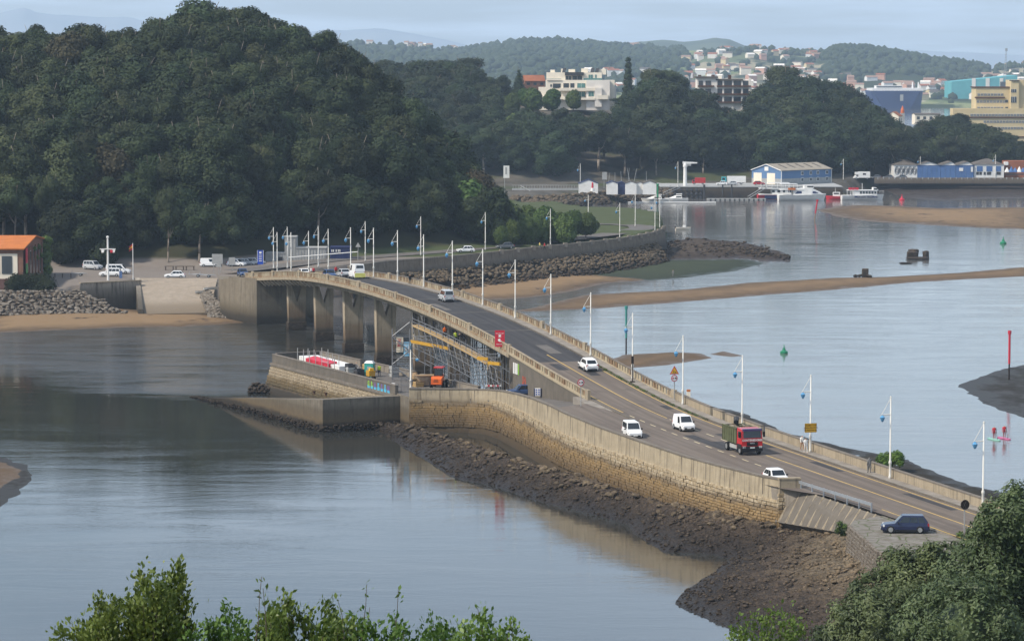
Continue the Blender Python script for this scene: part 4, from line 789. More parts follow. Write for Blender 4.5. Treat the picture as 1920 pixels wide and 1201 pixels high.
# wreck-like rock stacks in the bay
def stack(name, lab, items):
    e = empty(name, items[0][0], lab, 'rock')
    for j, (q, sx, sz) in enumerate(items):
        me = rock_mesh('stack', 90 + j + int(q.x * 3), M_ROCKD, 2) if sz < 1.9 else unit_block('stack', M_ROCKD, 60 + j); o = place(me, 'rock_mass', e, q + Vector((0, 0, sz * 0.42)), (0, 0, j), (sx, sx * 0.8, sz))
stack('rock_stack', 'two square dark rock stumps on a low reef in the bay', [(P(1710, 484, 0), 2.6, 2.0), (P(1712, 480, 0), 2.6, 1.95), (P(1736, 484, 0), 1.4, 2.0), (P(1725, 486, 0), 7.5, 0.7)])
stack('rock_stack', 'dark broken rock stump at the edge of the sandbar', [(P(1622, 520, 0), 1.5, 2.4), (P(1612, 520, 0), 1.4, 1.0), (P(1604, 520, 0), 1.3, 0.8), (P(1628, 521, 0), 2.0, 0.9)])
stack('reef', 'flat dark reef just below the two rock stumps', [(P(1698, 494, 0), 4.5, 0.4)])
# ================================================================ trees
def leaf_mat(name, a, b, var=0.25, trans=0.0, rough=0.6, sc=0.6):
    n = NT(name); p_ = n.pos(); nz = n.noise(p_, sc, 3, 0.6); col = n.mix(n.ramp(nz, [(0.35, 0.0), (0.65, 1.0)]), a, b)
    h = n.new('ShaderNodeHueSaturation'); n.l.new(col, h.inputs['Color']); n.set(h.inputs['Value'], n.math('MULTIPLY_ADD', n.rnd(), 2 * var, 1 - var)); n.set(h.inputs['Hue'], n.math('MULTIPLY_ADD', n.math('FRACT', n.math('MULTIPLY', n.rnd(), 7.3)), 0.05, 0.475))
    n.fin(h.outputs[0], rough, 0.30)
    if trans:
        tr = n.new('ShaderNodeBsdfTranslucent'); n.l.new(h.outputs[0], tr.inputs[0]); ms = n.new('ShaderNodeMixShader'); ms.inputs[0].default_value = trans
        n.l.new(n.b.outputs[0], ms.inputs[1]); n.l.new(tr.outputs[0], ms.inputs[2]); n.l.new(ms.outputs[0], n.out.inputs[0])
    return n.m
L_EUC = leaf_mat('eucalyptus_leaves', (0.022, 0.032, 0.014), (0.040, 0.052, 0.022), 0.42, sc=0.12)
L_DRK = leaf_mat('dark_leaves', (0.016, 0.025, 0.011), (0.030, 0.042, 0.018), 0.42, sc=0.12)
L_OLV = leaf_mat('olive_leaves', (0.042, 0.054, 0.022), (0.062, 0.074, 0.032), 0.25, sc=0.12); L_BRN = leaf_mat('brownish_leaves', (0.044, 0.038, 0.021), (0.058, 0.048, 0.027), 0.2, sc=0.12)
L_PARK = leaf_mat('park_leaves', (0.050, 0.085, 0.022), (0.075, 0.110, 0.032), 0.25, 0.15)
L_NEAR = leaf_mat('near_leaves', (0.085, 0.140, 0.028), (0.135, 0.195, 0.045), 0.15, 0.3, 0.45, 2.0)
L_BAY = leaf_mat('tree_leaves', (0.034, 0.054, 0.020), (0.105, 0.138, 0.056), 0.12, 0.2, 0.5, 0.45)
M_BARK = mat('bark', (0.13, 0.105, 0.085), (0.075, 0.06, 0.048), 1.5, 0.9); M_BARKE = mat('pale_bark', (0.26, 0.22, 0.18), (0.15, 0.12, 0.095), 0.8, 0.9)
def crown(name, lobes, dens, leaf, m, seed, core=0.74, shape=0.62, up=0.25):
    """leaf faces spread over overlapping lobes with dark gaps between, plus a ragged inner body per lobe"""
    rg = np.random.default_rng(seed); V, Fc = [], []; o = 0; L = np.array(lobes, float)
    for i, (cx, cy_, cz, r) in enumerate(L):
        nl = int(dens * r * r); d = rg.normal(size=(nl, 3)); d /= np.linalg.norm(d, axis=1)[:, None]
        p_ = np.array([cx, cy_, cz]) + d * (r * (0.70 + 0.42 * rg.random(nl) ** 0.8))[:, None]
        keep = np.ones(nl, bool)
        for j, (ax, ay, az, ar) in enumerate(L):
            if j != i: keep &= np.linalg.norm(p_ - np.array([ax, ay, az]), axis=1) > ar * 0.72
        p_, d = p_[keep], d[keep]; k = len(p_)
        if not k: continue
        nrm = d * 1.0 + rg.normal(size=(k, 3)) * 0.38 + np.array([0, 0, up]); nrm /= np.linalg.norm(nrm, axis=1)[:, None]
        t = np.cross(nrm, rg.normal(size=(k, 3))); t /= np.linalg.norm(t, axis=1)[:, None]; b = np.cross(nrm, t); s = (leaf * rg.uniform(0.6, 1.25, k))[:, None]
        q = np.stack([p_ - t * s, p_ - b * s * shape + nrm * s * 0.12, p_ + t * s, p_ + b * s * shape + nrm * s * 0.12], 1).reshape(-1, 3)
        V.append(q); Fc.append(np.arange(4 * k).reshape(-1, 4) + o); o += 4 * k
    if core:
        bm = bmesh.new(); bmesh.ops.create_icosphere(bm, subdivisions=2, radius=1.0); iv = np.array([q.co[:] for q in bm.verts]); it = np.array([[w.index for w in q.verts] for q in bm.faces]); bm.free()
        for cx, cy_, cz, r in L:
            w_ = iv * (r * core * rg.uniform(0.82, 1.12, (len(iv), 1))) + np.array([cx, cy_, cz]); V.append(w_); Fc.append(np.concatenate([it, it[:, 2:3]], 1) + o); o += len(iv)
    f = np.concatenate(Fc); v = np.concatenate(V); me = bpy.data.meshes.new(name)
    faces = [tuple(dict.fromkeys(q)) for q in f.tolist()]; me.from_pydata(v.tolist(), [], faces); me.materials.append(m); me.update(); return me
def trunk(name, h, r, seed, m, limbs=5, spread=2.5, top=0.85):
    rn = random.Random(seed); b = MB(); pts = [Vector((0, 0, -1.0))]; 
    for i in range(1, 6): pts.append(Vector((rn.uniform(-.3, .3) * i * 0.3, rn.uniform(-.3, .3) * i * 0.3, h * top * i / 5)))
    for i in range(5): b.tube(pts[i], pts[i + 1], r * (1 - i * 0.16), r * (1 - (i + 1) * 0.16), 7)
    for i in range(limbs):
        k = rn.randrange(2, 5); a = rn.uniform(0, 6.28); e = pts[k] + Vector((math.cos(a) * spread, math.sin(a) * spread, rn.uniform(0.2, 0.35) * h)); mid_ = pts[k].lerp(e, 0.5) - Vector((0, 0, 0.05 * h)); b.tube(pts[k], mid_, r * 0.45, r * 0.3, 5); b.tube(mid_, e, r * 0.3, r * 0.1, 5)
    return b.mesh(name, m, True)
def euc_lobes(seed, h=18.0, rad=4.4, low=0.42):
    rn = random.Random(seed); L = []
    for i in range(13):
        t = rn.random(); z = h * (low + (0.93 - low) * t); rr_ = rad * math.sin(math.pi * (0.18 + 0.72 * t)) ** 0.8 * rn.uniform(0.35, 1.0); a = i * 2.4 + rn.uniform(-.5, .5); L.append((rr_ * math.cos(a), rr_ * math.sin(a), z, rn.uniform(1.2, 2.5)))
    L += [(0, 0, h * 0.9, 1.9), (rn.uniform(-1, 1), rn.uniform(-1, 1), h * 0.78, 2.6), (0, 0, h * 0.62, 2.9)]; return L
def bush_lobes(seed, h=12.0, rad=4.6):
    rn = random.Random(seed); L = []
    for i in range(14):
        t = (i + rn.random()) / 14; z = h * (0.14 + 0.76 * t); rr_ = rad * (1 - t ** 2.2) ** 0.5 * rn.uniform(0.5, 0.95); a = i * 2.4 + rn.uniform(-.4, .4); L.append((rr_ * math.cos(a), rr_ * math.sin(a), z, rn.uniform(1.5, 2.4)))
    L += [(0, 0, h * 0.86, 1.8), (0, 0, h * 0.6, 3.0), (0, 0, h * 0.3, 3.2)]; return L
EUC = [(crown('crown', euc_lobes(s), 150, 0.275, L_EUC, s), trunk('trunk', 18, 0.34, s, M_BARKE)) for s in range(1, 7)]
EUT = [(crown('crown', euc_lobes(s, 18.0, 3.6, 0.58), 150, 0.275, L_EUC if s != 83 else L_OLV, s), trunk('trunk', 18, 0.30, s, M_BARKE, 6)) for s in (81, 82, 83)]
EUO = [(crown('crown', euc_lobes(s), 150, 0.275, L_OLV, s), trunk('trunk', 18, 0.34, s, M_BARKE)) for s in (84, 85)]
BRN = (crown('crown', bush_lobes(86), 140, 0.28, L_BRN, 86), trunk('trunk', 12, 0.3, 86, M_BARK))
BRD = [(crown('crown', bush_lobes(s), 140, 0.28, L_DRK, s), trunk('trunk', 12, 0.3, s, M_BARK)) for s in range(11, 16)]
def tree(name, proto, loc, rz, sc, label, group, cat='tree', lean=0.0):
    e = empty(name, loc, label, cat, group, rz); e.scale = sc if not isinstance(sc, (int, float)) else (sc,) * 3; e.rotation_euler.x = lean
    for nm, me in (('crown', proto[0]), ('trunk', proto[1])):
        o = bpy.data.objects.new(nm, me); C.objects.link(o); o.parent = e
    return e
rn = random.Random(23)
def zt_of(py, d): return CH + (HZ - py) / F * d
spots = []; iy = 0
for d in np.arange(692, 872, 7.6):
    for x in np.arange(-150, 30, 7.4):
        xx, yy = x + rn.uniform(-2.6, 2.6) + (3.7 if iy % 2 else 0), d + rn.uniform(-2.6, 2.6); px = 960 + xx / yy * F
        d0 = np.interp(px, [-400, 420, 520, 700, 900, 1000], [690, 692, 716, 734, 752, 764]); dc = np.interp(px, [-400, 500, 700, 900, 1000], [850, 850, 830, 790, 775])
        if -45 < px < 928 and d0 < yy < dc + 14: spots.append((xx, yy, px, d0, dc))
    iy += 1
ne = 0
for xx, yy, px, d0, dc in spots:
    g = float(hill1_z(np.array([xx]), np.array([yy]))[0]); sky_y = float(np.interp(px, _c1px, _c1y)) + rn.uniform(-4, 16); lim = zt_of(sky_y, yy) - g
    front = yy < d0 + 12; h = rn.uniform(13, 22) if not front else rn.uniform(8, 14)
    if px > 780: h = min(h, rn.uniform(9, 15))
    if yy > dc - 12: h = max(h, lim)
    h = max(4.5, min(h, lim if lim > 4.5 else 4.5, 24)); euc = (not front) and px < 800 and rn.random() < 0.72
    rv_ = rn.random(); back = yy > d0 + 18
    if front and px < 640 and rv_ < 0.30: tree('eucalyptus_tree', EUT[rn.randrange(3)], (xx, yy, g - 0.4), rn.uniform(0, 6.28), (h / 12, h / 12, rn.uniform(12, 17) / 18), 'eucalyptus with a tall pale bare trunk at the edge of the car park wood', 'bare trunked eucalyptus at the wood edge')
    elif euc and rv_ > 0.88: tree('eucalyptus_tree', EUO[rn.randrange(2)], (xx, yy, g - 0.4), rn.uniform(0, 6.28), (h / 18 * 1.1,) * 2 + (h / 17.2,), 'paler olive eucalyptus standing out in the wood on the left hill', 'paler eucalyptus on the left hill')
    elif (not euc) and back and rv_ > 0.9: tree('broadleaf_tree', BRN, (xx, yy, g - 0.3), rn.uniform(0, 6.28), (h / 12,) * 2 + (h / 11.6,), 'brownish tinged broadleaf tree in the wood on the left hill', 'brownish trees on the left hill')
    elif euc and ne < 300: tree('eucalyptus_tree', EUC[rn.randrange(6)], (xx, yy, g - 0.4), rn.uniform(0, 6.28), (h / 18 * rn.uniform(0.95, 1.25),) * 2 + (h / 17.6,), 'tall dull green eucalyptus in the dense wood on the left hill', 'eucalyptus trees on the left hill'); ne += 1
    else: tree('broadleaf_tree', BRD[rn.randrange(5)], (xx, yy, g - 0.3), rn.uniform(0, 6.28), (max(h / 12, 0.75) * rn.uniform(0.95, 1.2),) * 2 + (h / 11.6,), 'dark rounded broadleaf tree in the wood on the left hill', 'broadleaf trees on the left hill')
_c2t = [(600, 125), (700, 118), (740, 112), (770, 122), (800, 108), (860, 108), (900, 112), (928, 128), (934, 190), (1004, 196), (1012, 203), (1150, 204), (1180, 200), (1196, 150), (1212, 126), (1240, 120), (1270, 130), (1300, 152), (1320, 168), (1345, 188), (1360, 203), (1405, 203), (1412, 165), (1425, 132), (1450, 122), (1480, 124), (1510, 130), (1540, 144), (1570, 152), (1600, 163), (1625, 188), (1650, 208), (1680, 228), (1705, 236), (1740, 228), (1765, 208), (1790, 208), (1820, 218), (1850, 232), (1880, 248), (1910, 264), (1960, 284)]
_t2x, _t2y = [a for a, _ in _c2t], [b for _, b in _c2t]; iy = 0; nb2 = 0
for d in np.arange(1198, 1440, 12.9):
    for x in np.arange(-70, 250, 12.0):
        xx, yy = x + rn.uniform(-3.5, 3.5) + (5 if iy % 2 else 0), d + rn.uniform(-3.5, 3.5); px = 960 + xx / yy * F
        d0 = np.interp(px, [500, 1000, 1400, 1900], [1180, 1196, 1222, 1266]); dc = np.interp(px, [500, 930, 960, 1160, 1260, 1300, 1420, 1440, 1900], [1400, 1400, 1296, 1296, 1330, 1372, 1372, 1400, 1420])
        if not (690 < px < 1960 and d0 < yy < dc + 14): continue
        if (930 < px < 1005 and yy > 1262) or (1000 < px < 1168 and yy > 1264) or (1335 < px < 1412 and yy > 1325): continue
        g = float(hill2_z(np.array([xx]), np.array([yy]))[0]); lim = zt_of(float(np.interp(px, _t2x, _t2y)) + rn.uniform(-3, 12), yy) - g; h = rn.uniform(12, 20)
        if yy > dc - 14: h = max(h, lim)
        h = max(4.0, min(h, lim if lim > 4 else 4, 24)); pr_ = BRD[rn.randrange(5)] if rn.random() < 0.7 else EUC[rn.randrange(6)]; hb_ = 12 if pr_ in BRD else 18
        tree('hillside_tree', pr_, (xx, yy, g - 0.4), rn.uniform(0, 6.28), (max(h / 12, 0.9) * rn.uniform(1.15, 1.5) * (0.8 if hb_ == 18 else 1),) * 2 + (h / hb_ * 1.02,), 'dark green tree in the wood above the harbour', 'trees above the harbour'); nb2 += 1
    iy += 1
def bare(mb, a, dr, L, r, k, rn_):
    b_ = a + dr * L; mb.tube(a, b_, r, r * 0.62, 5)
    if k:
        for i in range(3):
            v = (dr + Vector((rn_.uniform(-.55, .55), rn_.uniform(-.4, .4), rn_.uniform(-.1, .35)))).normalized(); bare(mb, a + dr * L * rn_.uniform(.65, 1), v, L * rn_.uniform(.55, .8), r * .55, k - 1, rn_)
g = MB(); xb_, db_ = (243 - 960) / F * 792, 792.0; bare(g, Vector((xb_, db_, zt_of(192, 792))), Vector((0, 0, 1)), 4.6, 0.26, 4, random.Random(5)); tag(g.build('bare_tree', mat('dead_wood', (0.34, 0.31, 0.28), None, 1, 0.9)), 'pale leafless dead tree high in the wood on the left hill', 'tree')
print('trees', ne, len(spots) - ne, nb2)
# ================================================================ foreground and single trees
def lobes_px(items, d, jitter=0.4, seed=0):
    rn = random.Random(seed); out = []
    for px, py, rp in items:
        dd = d + rn.uniform(-jitter, jitter) * rp / F * d * 2; q = PD(px, py, dd); r = rp / F * d; out.append((q.x, q.y, q.z, r))
    return out
def near_tree(name, items, d, base, label, m, leaf, dens, seed, cat='tree', group=None, sub=0):
    rn = random.Random(seed); L = lobes_px(items, d, 0.5, seed)
    for (x, y, z, r) in list(L):
        for j in range(sub):
            a = Vector((rn.gauss(0, 1), rn.gauss(0, 1) - 0.4, rn.gauss(0, 1) + 0.3)).normalized() * r * 0.82; L.append((x + a.x * 1.12, y + a.y * 1.12, z + a.z * 1.12, r * rn.uniform(0.16, 0.36)))
    e = empty(name, base, label, cat, group)
    me = crown('crown', L, dens, leaf, m, seed, core=0.58, shape=0.42); obj('crown', me, e)
    t = MB(); top = Vector((sum(q[0] for q in L) / len(L), sum(q[1] for q in L) / len(L), sum(q[2] for q in L) / len(L))); base = Vector(base); r0 = max(0.08, (top - base).length * 0.02)
    mid_ = base.lerp(top, 0.5) + Vector((0.2, 0, 0)); t.tube(base, mid_, r0, r0 * 0.8, 8); t.tube(mid_, top, r0 * 0.8, r0 * 0.4, 8)
    for q in L[:len(items)]: t.tube(mid_.lerp(top, rn.random()), Vector(q[:3]), r0 * 0.35, r0 * 0.12, 5)
    t.build('trunk', M_BARK, e, smooth=True); return e
near_tree('evergreen_oak', [(1905, 985, 70), (1960, 950, 60), (1880, 1045, 75), (1950, 1060, 110), (1840, 1110, 95), (1900, 1160, 120), (1800, 1190, 110), (1870, 975, 40), (1990, 1160, 110), (1860, 1240, 120), (1780, 1260, 100)], 150, (25.5, 150, 11), 'tall grey-green evergreen tree filling the bottom right corner', L_BAY, 0.12, 640, 5, sub=18)
near_tree('evergreen_oak', [(1700, 1085, 62), (1640, 1130, 55), (1740, 1130, 85), (1610, 1180, 60), (1670, 1190, 90), (1590, 1230, 70), (1720, 1225, 100), (1770, 1060, 45), (1650, 1260, 100), (1690, 1050, 22), (1745, 1040, 25)], 158, (19.5, 158, 9), 'low spreading grey-green tree between the mud bank and the tall evergreen', L_BAY, 0.12, 640, 6, sub=18)
def shrub(name, shoots, d, label, seed, group=None, m=None, leafl=0.074):
    """leafy shoots: side clusters of upright leaves around each stem, so the outline stays ragged"""
    rg = np.random.default_rng(seed); V, Fc = [], []; o = 0; k_ = d / F; base = PD(shoots[0][0], 1300, d); e = empty(name, base, label, 'shrub', group)
    for px, py, wp, bare in shoots:
        dd = d + rg.uniform(-0.7, 0.7); top = np.array(PD(px, py, dd)); bot = np.array(PD(px + rg.uniform(-30, 30), 1290, dd)); H_ = np.linalg.norm(top - bot); st = MB(); pts = [Vector(bot + (top - bot) * i / 5 + rg.normal(0, 0.012, 3)) for i in range(6)]
        for i in range(5): st.tube(pts[i], pts[i + 1], 0.008 * (1 - i / 6) + 0.002, 0.008 * (1 - (i + 1) / 6) + 0.002, 5)
        st.build('stem', M_BARK, e)
        ncl = int(H_ / (k_ * 9)) if not bare else int(H_ / (k_ * 22)); C_, N_ = [], []
        for i in range(ncl):
            t = 1 - (i + rg.random() * 0.6) / ncl; w_ = wp * k_ * min(1.0, (1.08 - t) * 3.2) * (1.0 if not bare else 0.35); a = rg.uniform(0, 6.28); r_ = w_ * rg.uniform(0.2, 1.0); c = bot + (top - bot) * t + np.array([math.cos(a) * r_, math.sin(a) * r_, 0]); nl = int(rg.uniform(18, 38)) if not bare else int(rg.uniform(2, 5)); s_ = k_ * rg.uniform(6, 11) * (1 if not bare else 0.5)
            C_.append(c + rg.normal(0, 1, (nl, 3)) * np.array([s_, s_, s_ * 1.1])); N_.append(np.tile(np.array([math.cos(a) * 0.5, math.sin(a) * 0.5, 0.9]), (nl, 1)))
        c = np.concatenate(C_); nl = len(c); dirv = np.concatenate(N_) + rg.normal(0, 0.45, (nl, 3)); dirv /= np.linalg.norm(dirv, axis=1)[:, None]
        sd_ = np.cross(dirv, rg.normal(size=(nl, 3))); sd_ /= np.linalg.norm(sd_, axis=1)[:, None]; nr = np.cross(dirv, sd_); l = (leafl * rg.uniform(0.6, 1.3, nl))[:, None]; wd_ = l * 0.27
        q = np.stack([c, c + dirv * l * 0.55 + sd_ * wd_ + nr * l * 0.08, c + dirv * l, c + dirv * l * 0.55 - sd_ * wd_ + nr * l * 0.08], 1).reshape(-1, 3)
        V.append(q); Fc.append(np.arange(4 * nl).reshape(-1, 4) + o); o += 4 * nl
    obj('foliage', np_mesh('foliage', np.concatenate(V), np.concatenate(Fc), m or L_NEAR), e); return e
def sh(seed, x0, x1, tops, n, w0=26):
    rn = random.Random(seed); xs, ys = [a for a, _ in tops], [b for _, b in tops]; tops = [(a, b + 9) for a, b in tops]; ys = [b for _, b in tops]; out = [(a, b, 15, 0) for a, b in tops]
    for i in range(n):
        x = rn.uniform(x0, x1); out.append((x, float(np.interp(x, xs, ys)) + rn.uniform(8, 60), rn.uniform(w0 * 0.6, w0 * 1.15), 0))
    return out
shrub('leafy_shrub', sh(1, 165, 345, [(168, 1160), (185, 1113), (212, 1118), (240, 1120), (272, 1065), (285, 1085), (310, 1080), (330, 1052), (342, 1095)], 19), 40, 'bright green leafy shrub with the tallest shoots at the bottom edge', 1, 'shrubs along the bottom edge')
shrub('leafy_shrub', sh(2, 118, 165, [(122, 1172), (146, 1165), (163, 1168)], 4, 16), 40, 'small low tuft of leaves left of the tallest bottom shrub', 2)
shrub('leafy_shrub', sh(3, 360, 470, [(365, 1176), (400, 1158), (430, 1137), (440, 1150), (462, 1180)], 9, 20), 40, 'narrow green shrub right of the tallest bottom shrub', 3, 'shrubs along the bottom edge')
shrub('leafy_shrub', sh(4, 480, 655, [(482, 1165), (505, 1140), (530, 1112), (548, 1135), (575, 1140), (612, 1122), (630, 1150), (652, 1165)], 9, 20) + [(493, 1080, 8, 1), (497, 1100, 8, 1), (634, 1120, 8, 1)], 39, 'wide green shrub in the middle of the bottom edge with a thin dark twig', 4, 'shrubs along the bottom edge')
shrub('leafy_shrub', sh(5, 660, 830, [(665, 1150), (690, 1160), (740, 1162), (790, 1175), (815, 1155), (828, 1170)], 8, 17) + [(688, 1095, 5, 1), (693, 1140, 5, 1), (748, 1102, 5, 1), (740, 1150, 5, 1)], 40, 'green shrub with two bare forked twigs at the bottom edge', 5)
shrub('leafy_shrub', sh(6, 840, 975, [(845, 1175), (868, 1168), (898, 1140), (905, 1170), (930, 1180), (960, 1164), (975, 1192)], 4, 13) + [(898, 1138, 10, 1), (958, 1162, 12, 1)], 40, 'thin sparse shrub at the right end of the bottom shrubs', 6)
L_LIME = leaf_mat('young_leaves', (0.10, 0.14, 0.025), (0.14, 0.17, 0.04), 0.1, 0.3, 0.5, 2.0)
shrub('leafy_shrub', [(1370, 1182, 14, 0), (1388, 1176, 14, 0), (1420, 1155, 20, 0), (1435, 1165, 20, 0), (1455, 1150, 20, 0), (1480, 1160, 20, 0), (1500, 1172, 18, 0), (1510, 1135, 8, 1), (1480, 1130, 8, 1)], 60, 'yellow-green young shoots below the mud bank', 7, m=L_LIME, leafl=0.085)
def px_tree(name, px, ytop, ybase_z, d, proto, wid, label, group=None, cat='tree'):
    q = PD(px, 500, d); h = zt_of(ytop, d) - ybase_z; hb_ = 12 if proto in BRD else 18
    return tree(name, proto, (q.x, d, ybase_z), px * 1.7, (wid / 9.0, wid / 9.0, h / hb_), label, group, cat)
PRK = [(crown('crown', [(x, y, 2.1 + z * 0.68, r * 0.62) for x, y, z, r in bush_lobes(s, 6.0, 1.7)], 330, 0.26, L_PARK, s), trunk('trunk', 6, 0.13, s, M_BARK, 4, 1.2)) for s in (41, 42, 43)]
rn = random.Random(31)
for px, yt in ((962, 418), (985, 412), (1003, 414), (1022, 410), (1040, 408), (940, 428), (1012, 418)):
    d = 745 + (px - 940) * 0.32; q = PD(px, 500, d); h = zt_of(yt, d) - 6.3
    tree('park_tree', PRK[rn.randrange(3)], (q.x, d, 6.2), rn.uniform(0, 6), (h / 6 * 0.95, h / 6 * 0.95, h / 6), 'young green park tree in the row beside the promenade lawn', 'young trees on the promenade lawn')
for i in range(20):
    px = rn.uniform(872, 1062); d = rn.uniform(752, 782) + (px - 870) * 0.05; yt = float(np.interp(px, [870, 930, 1000, 1062], [352, 380, 396, 402])) + rn.uniform(-6, 22); q = PD(px, 500, d); h = max(2.5, zt_of(yt, d) - 6.3)
    tree('lawn_tree', PRK[rn.randrange(3)], (q.x, d, 6.0 - h * 0.28), rn.uniform(0, 6), (h / 6 * 1.25, h / 6 * 1.25, h / 6 * 1.28), 'bushy mid green tree where the left hill meets the promenade lawn', 'bushy trees at the foot of the left hill')
for px, yt, w_, lab in ((1072, 400, 7.5, 'round bright green tree at the end of the promenade lawn'), (1098, 404, 6.0, 'smaller round tree beside the last tree on the promenade lawn')):
    d = 790; q = PD(px, 500, d); h = zt_of(yt, d) - 6.2; tree('park_tree', PRK[0], (q.x, d, 6.0), 1.0, (w_ / 5.0, w_ / 5.0, h / 6), lab, None)
CYP = [(0, 0, 3 + 2.1 * i, 2.3 * (1 - 0.085 * i)) for i in range(8)]; CYPR = (crown('crown', CYP, 100, 0.33, L_EUC, 71), trunk('trunk', 18, 0.3, 71, M_BARK, 0))
q = PD(1178, 150, 1345); tree('poplar_tree', CYPR, (q.x, 1345, 30), 0, (1.25, 1.25, (zt_of(100, 1345) - 30) / 20), 'tall narrow poplar right of the white apartment block', None)
q = PD(973, 150, 1360); tree('conifer_tree', (crown('crown', [(0, 0, 2 + 1.6 * i, 3.2 * (1 - 0.115 * i)) for i in range(8)], 100, 0.33, L_DRK, 72), CYPR[1]), (q.x, 1360, 33), 0, (1.1, 1.1, (zt_of(130, 1360) - 33) / 14), 'cone shaped dark conifer left of the white apartment block', None)
px_tree('pine_tree', 943, 142, 34, 1370, BRD[1], 8, 'small dark conifer further left of the cone shaped one')
# gap in the far wood: terraced gardens, hedge, lawn
for x0, x1, y0, y1, z, lab, m in ((925, 935, 172, 262, 0, 'long clipped hedge running straight down the garden slope', L_PARK),):
    h_ = MB(); a, b = PD(930, 262, 1235), PD(922, 172, 1330); g0 = float(hill2_z(np.array([a.x]), np.array([a.y]))[0]); g1 = float(hill2_z(np.array([b.x]), np.array([b.y]))[0])
    lb = [(a.x + (b.x - a.x) * t, a.y + (b.y - a.y) * t, g0 + (g1 - g0) * t + 1.2, 1.5) for t in np.linspace(0, 1, 34)]; me = crown('hedge', lb, 150, 0.3, L_PARK, 5); o = obj('hedge', me, label=lab, cat='hedge')
# shrubs of the far garden
for i, (px, py, w_) in enumerate(((905, 250, 6), (960, 235, 7), (985, 215, 6), (950, 205, 5), (1000, 230, 8), (1035, 222, 7), (1075, 214, 6), (965, 275, 8), (1000, 290, 9), (880, 235, 7))):
    d = 1300 - (py - 200) * 0.9; q = PD(px, py, d); g = float(hill2_z(np.array([q.x]), np.array([d]))[0]); tree('garden_shrub', PRK[i % 3], (q.x, d, g - 0.5), i, (w_ / 4.6,) * 3, 'rounded green shrub in the terraced garden below the apartments', 'garden shrubs on the terrace', 'shrub')
# hedge and ivy by the brick building
lb = [(PD(px, 530, 634).x, 634 + 1.5 * math.sin(px), 5.6 + 0.5 * math.sin(px * 0.3), 1.5) for px in range(22, 98, 6)] + [(PD(px, 530, 634).x, 635, 6.6, 1.3) for px in range(28, 92, 8)]
obj('hedge', crown('hedge', lb, 160, 0.22, L_DRK, 9), label='dark rounded hedge in front of the brick building', cat='hedge')
L_IVY = leaf_mat('ivy_leaves', (0.060, 0.105, 0.022), (0.085, 0.13, 0.03), 0.1)
lb = [(-97.0 + 0.2 * math.sin(k), 664 + 3.2 * (k % 3) / 2, 5.5 + k * 0.5, 0.9) for k in range(16)] + [(-97.1, 650 + k * 3.1, 12 - (k % 2) * 2, 0.5) for k in range(5)]
obj('ivy', crown('ivy', lb, 260, 0.2, L_IVY, 10), label='bright green ivy climbing the far end of the brick building', cat='ivy')
# scrub between the bridge end and the promenade wall
lb = []
rn = random.Random(8)
for i in range(46):
    px = rn.uniform(640, 830); q = P(px, float(np.interp(px, [640, 740, 830], [508, 500, 492])) + rn.uniform(-6, 6), 3.2); lb.append((q.x, q.y, rn.uniform(2.6, 4.6), rn.uniform(0.7, 1.5)))
tag(obj('scrub', crown('scrub', lb, 120, 0.24, L_PARK, 12)), kind='stuff')
lb = [(P(rn.uniform(1650, 1690), 868 + rn.uniform(-4, 6), 1.2)) for i in range(14)]
obj('leafy_bush', crown('bush', [(q.x, q.y, q.z + rn.uniform(0, 0.8), rn.uniform(0.4, 0.8)) for q in lb], 420, 0.16, leaf_mat('bush_leaves', (0.06, 0.12, 0.02), (0.09, 0.15, 0.03), 0.1, 0.2), 13), label='bright green bush on the mud behind the parapet', cat='bush')
for pts_, lab in (([(1575, 985, 5.2), (1572, 995, 4.6), (1580, 1000, 4.3), (1585, 990, 5.0)], 'green weeds hanging over the corner of the stone quay'), ([(1800, 1005, 6.2), (1815, 1008, 6.2), (1830, 1008, 6.2), (1845, 1010, 6.2)], 'grass tuft at the foot of the traffic mirror')):
    L = [(P(*t).x, P(*t).y, t[2] + 0.1, 0.38) for t in pts_]; obj('weed_tuft', crown('weeds', L, 700, 0.10, L_PARK, 14), label=lab, cat='weeds')
# tufts along the kerb
tf = []
for i in range(150):
    d = rn.uniform(385, 432); q = RP(KD + 0.12 + rn.uniform(-.1, .12), d); tf.append((q.x, q.y, q.z + 0.08, rn.uniform(0.08, 0.2)))
tag(obj('kerb_weeds', crown('kerb_weeds', tf, 500, 0.10, L_PARK, 15, core=0)), kind='stuff')
# ================================================================ buildings
M_GLASS = mat('window_glass', (0.025, 0.032, 0.040), (0.040, 0.050, 0.060), 0.3, 0.12, 0.6); M_GTEAL = mat('teal_glass', (0.10, 0.22, 0.20), (0.06, 0.14, 0.14), 0.4, 0.15, 0.5)
M_CREAM = mat('cream_render', (0.74, 0.67, 0.55), (0.66, 0.59, 0.48), 0.25, 0.85); M_WHITE = mat('white_render', (0.72, 0.67, 0.60), (0.62, 0.57, 0.51), 0.3, 0.85)
M_BROWNW = mat('brown_wood', (0.10, 0.050, 0.032), None, 1, 0.8); M_YELLOW = mat('yellow_render', (0.55, 0.45, 0.27), (0.47, 0.38, 0.22), 0.2, 0.85); M_ORANGE = mat('orange_tiles', (0.46, 0.155, 0.045), (0.36, 0.12, 0.04), 0.5, 0.85); M_PTILE = mat('faded_tiles', (0.30, 0.19, 0.14), (0.24, 0.155, 0.12), 0.05, 0.9)
M_TILE = mat('roof_tiles', (0.30, 0.115, 0.060), (0.22, 0.085, 0.05), 0.2, 0.9); M_BRICK = mat('brick', (0.22, 0.115, 0.080), (0.16, 0.085, 0.06), 1.5, 0.9); M_SLATE = mat('grey_roofing', (0.12, 0.105, 0.090), (0.085, 0.075, 0.068), 0.4, 0.9)
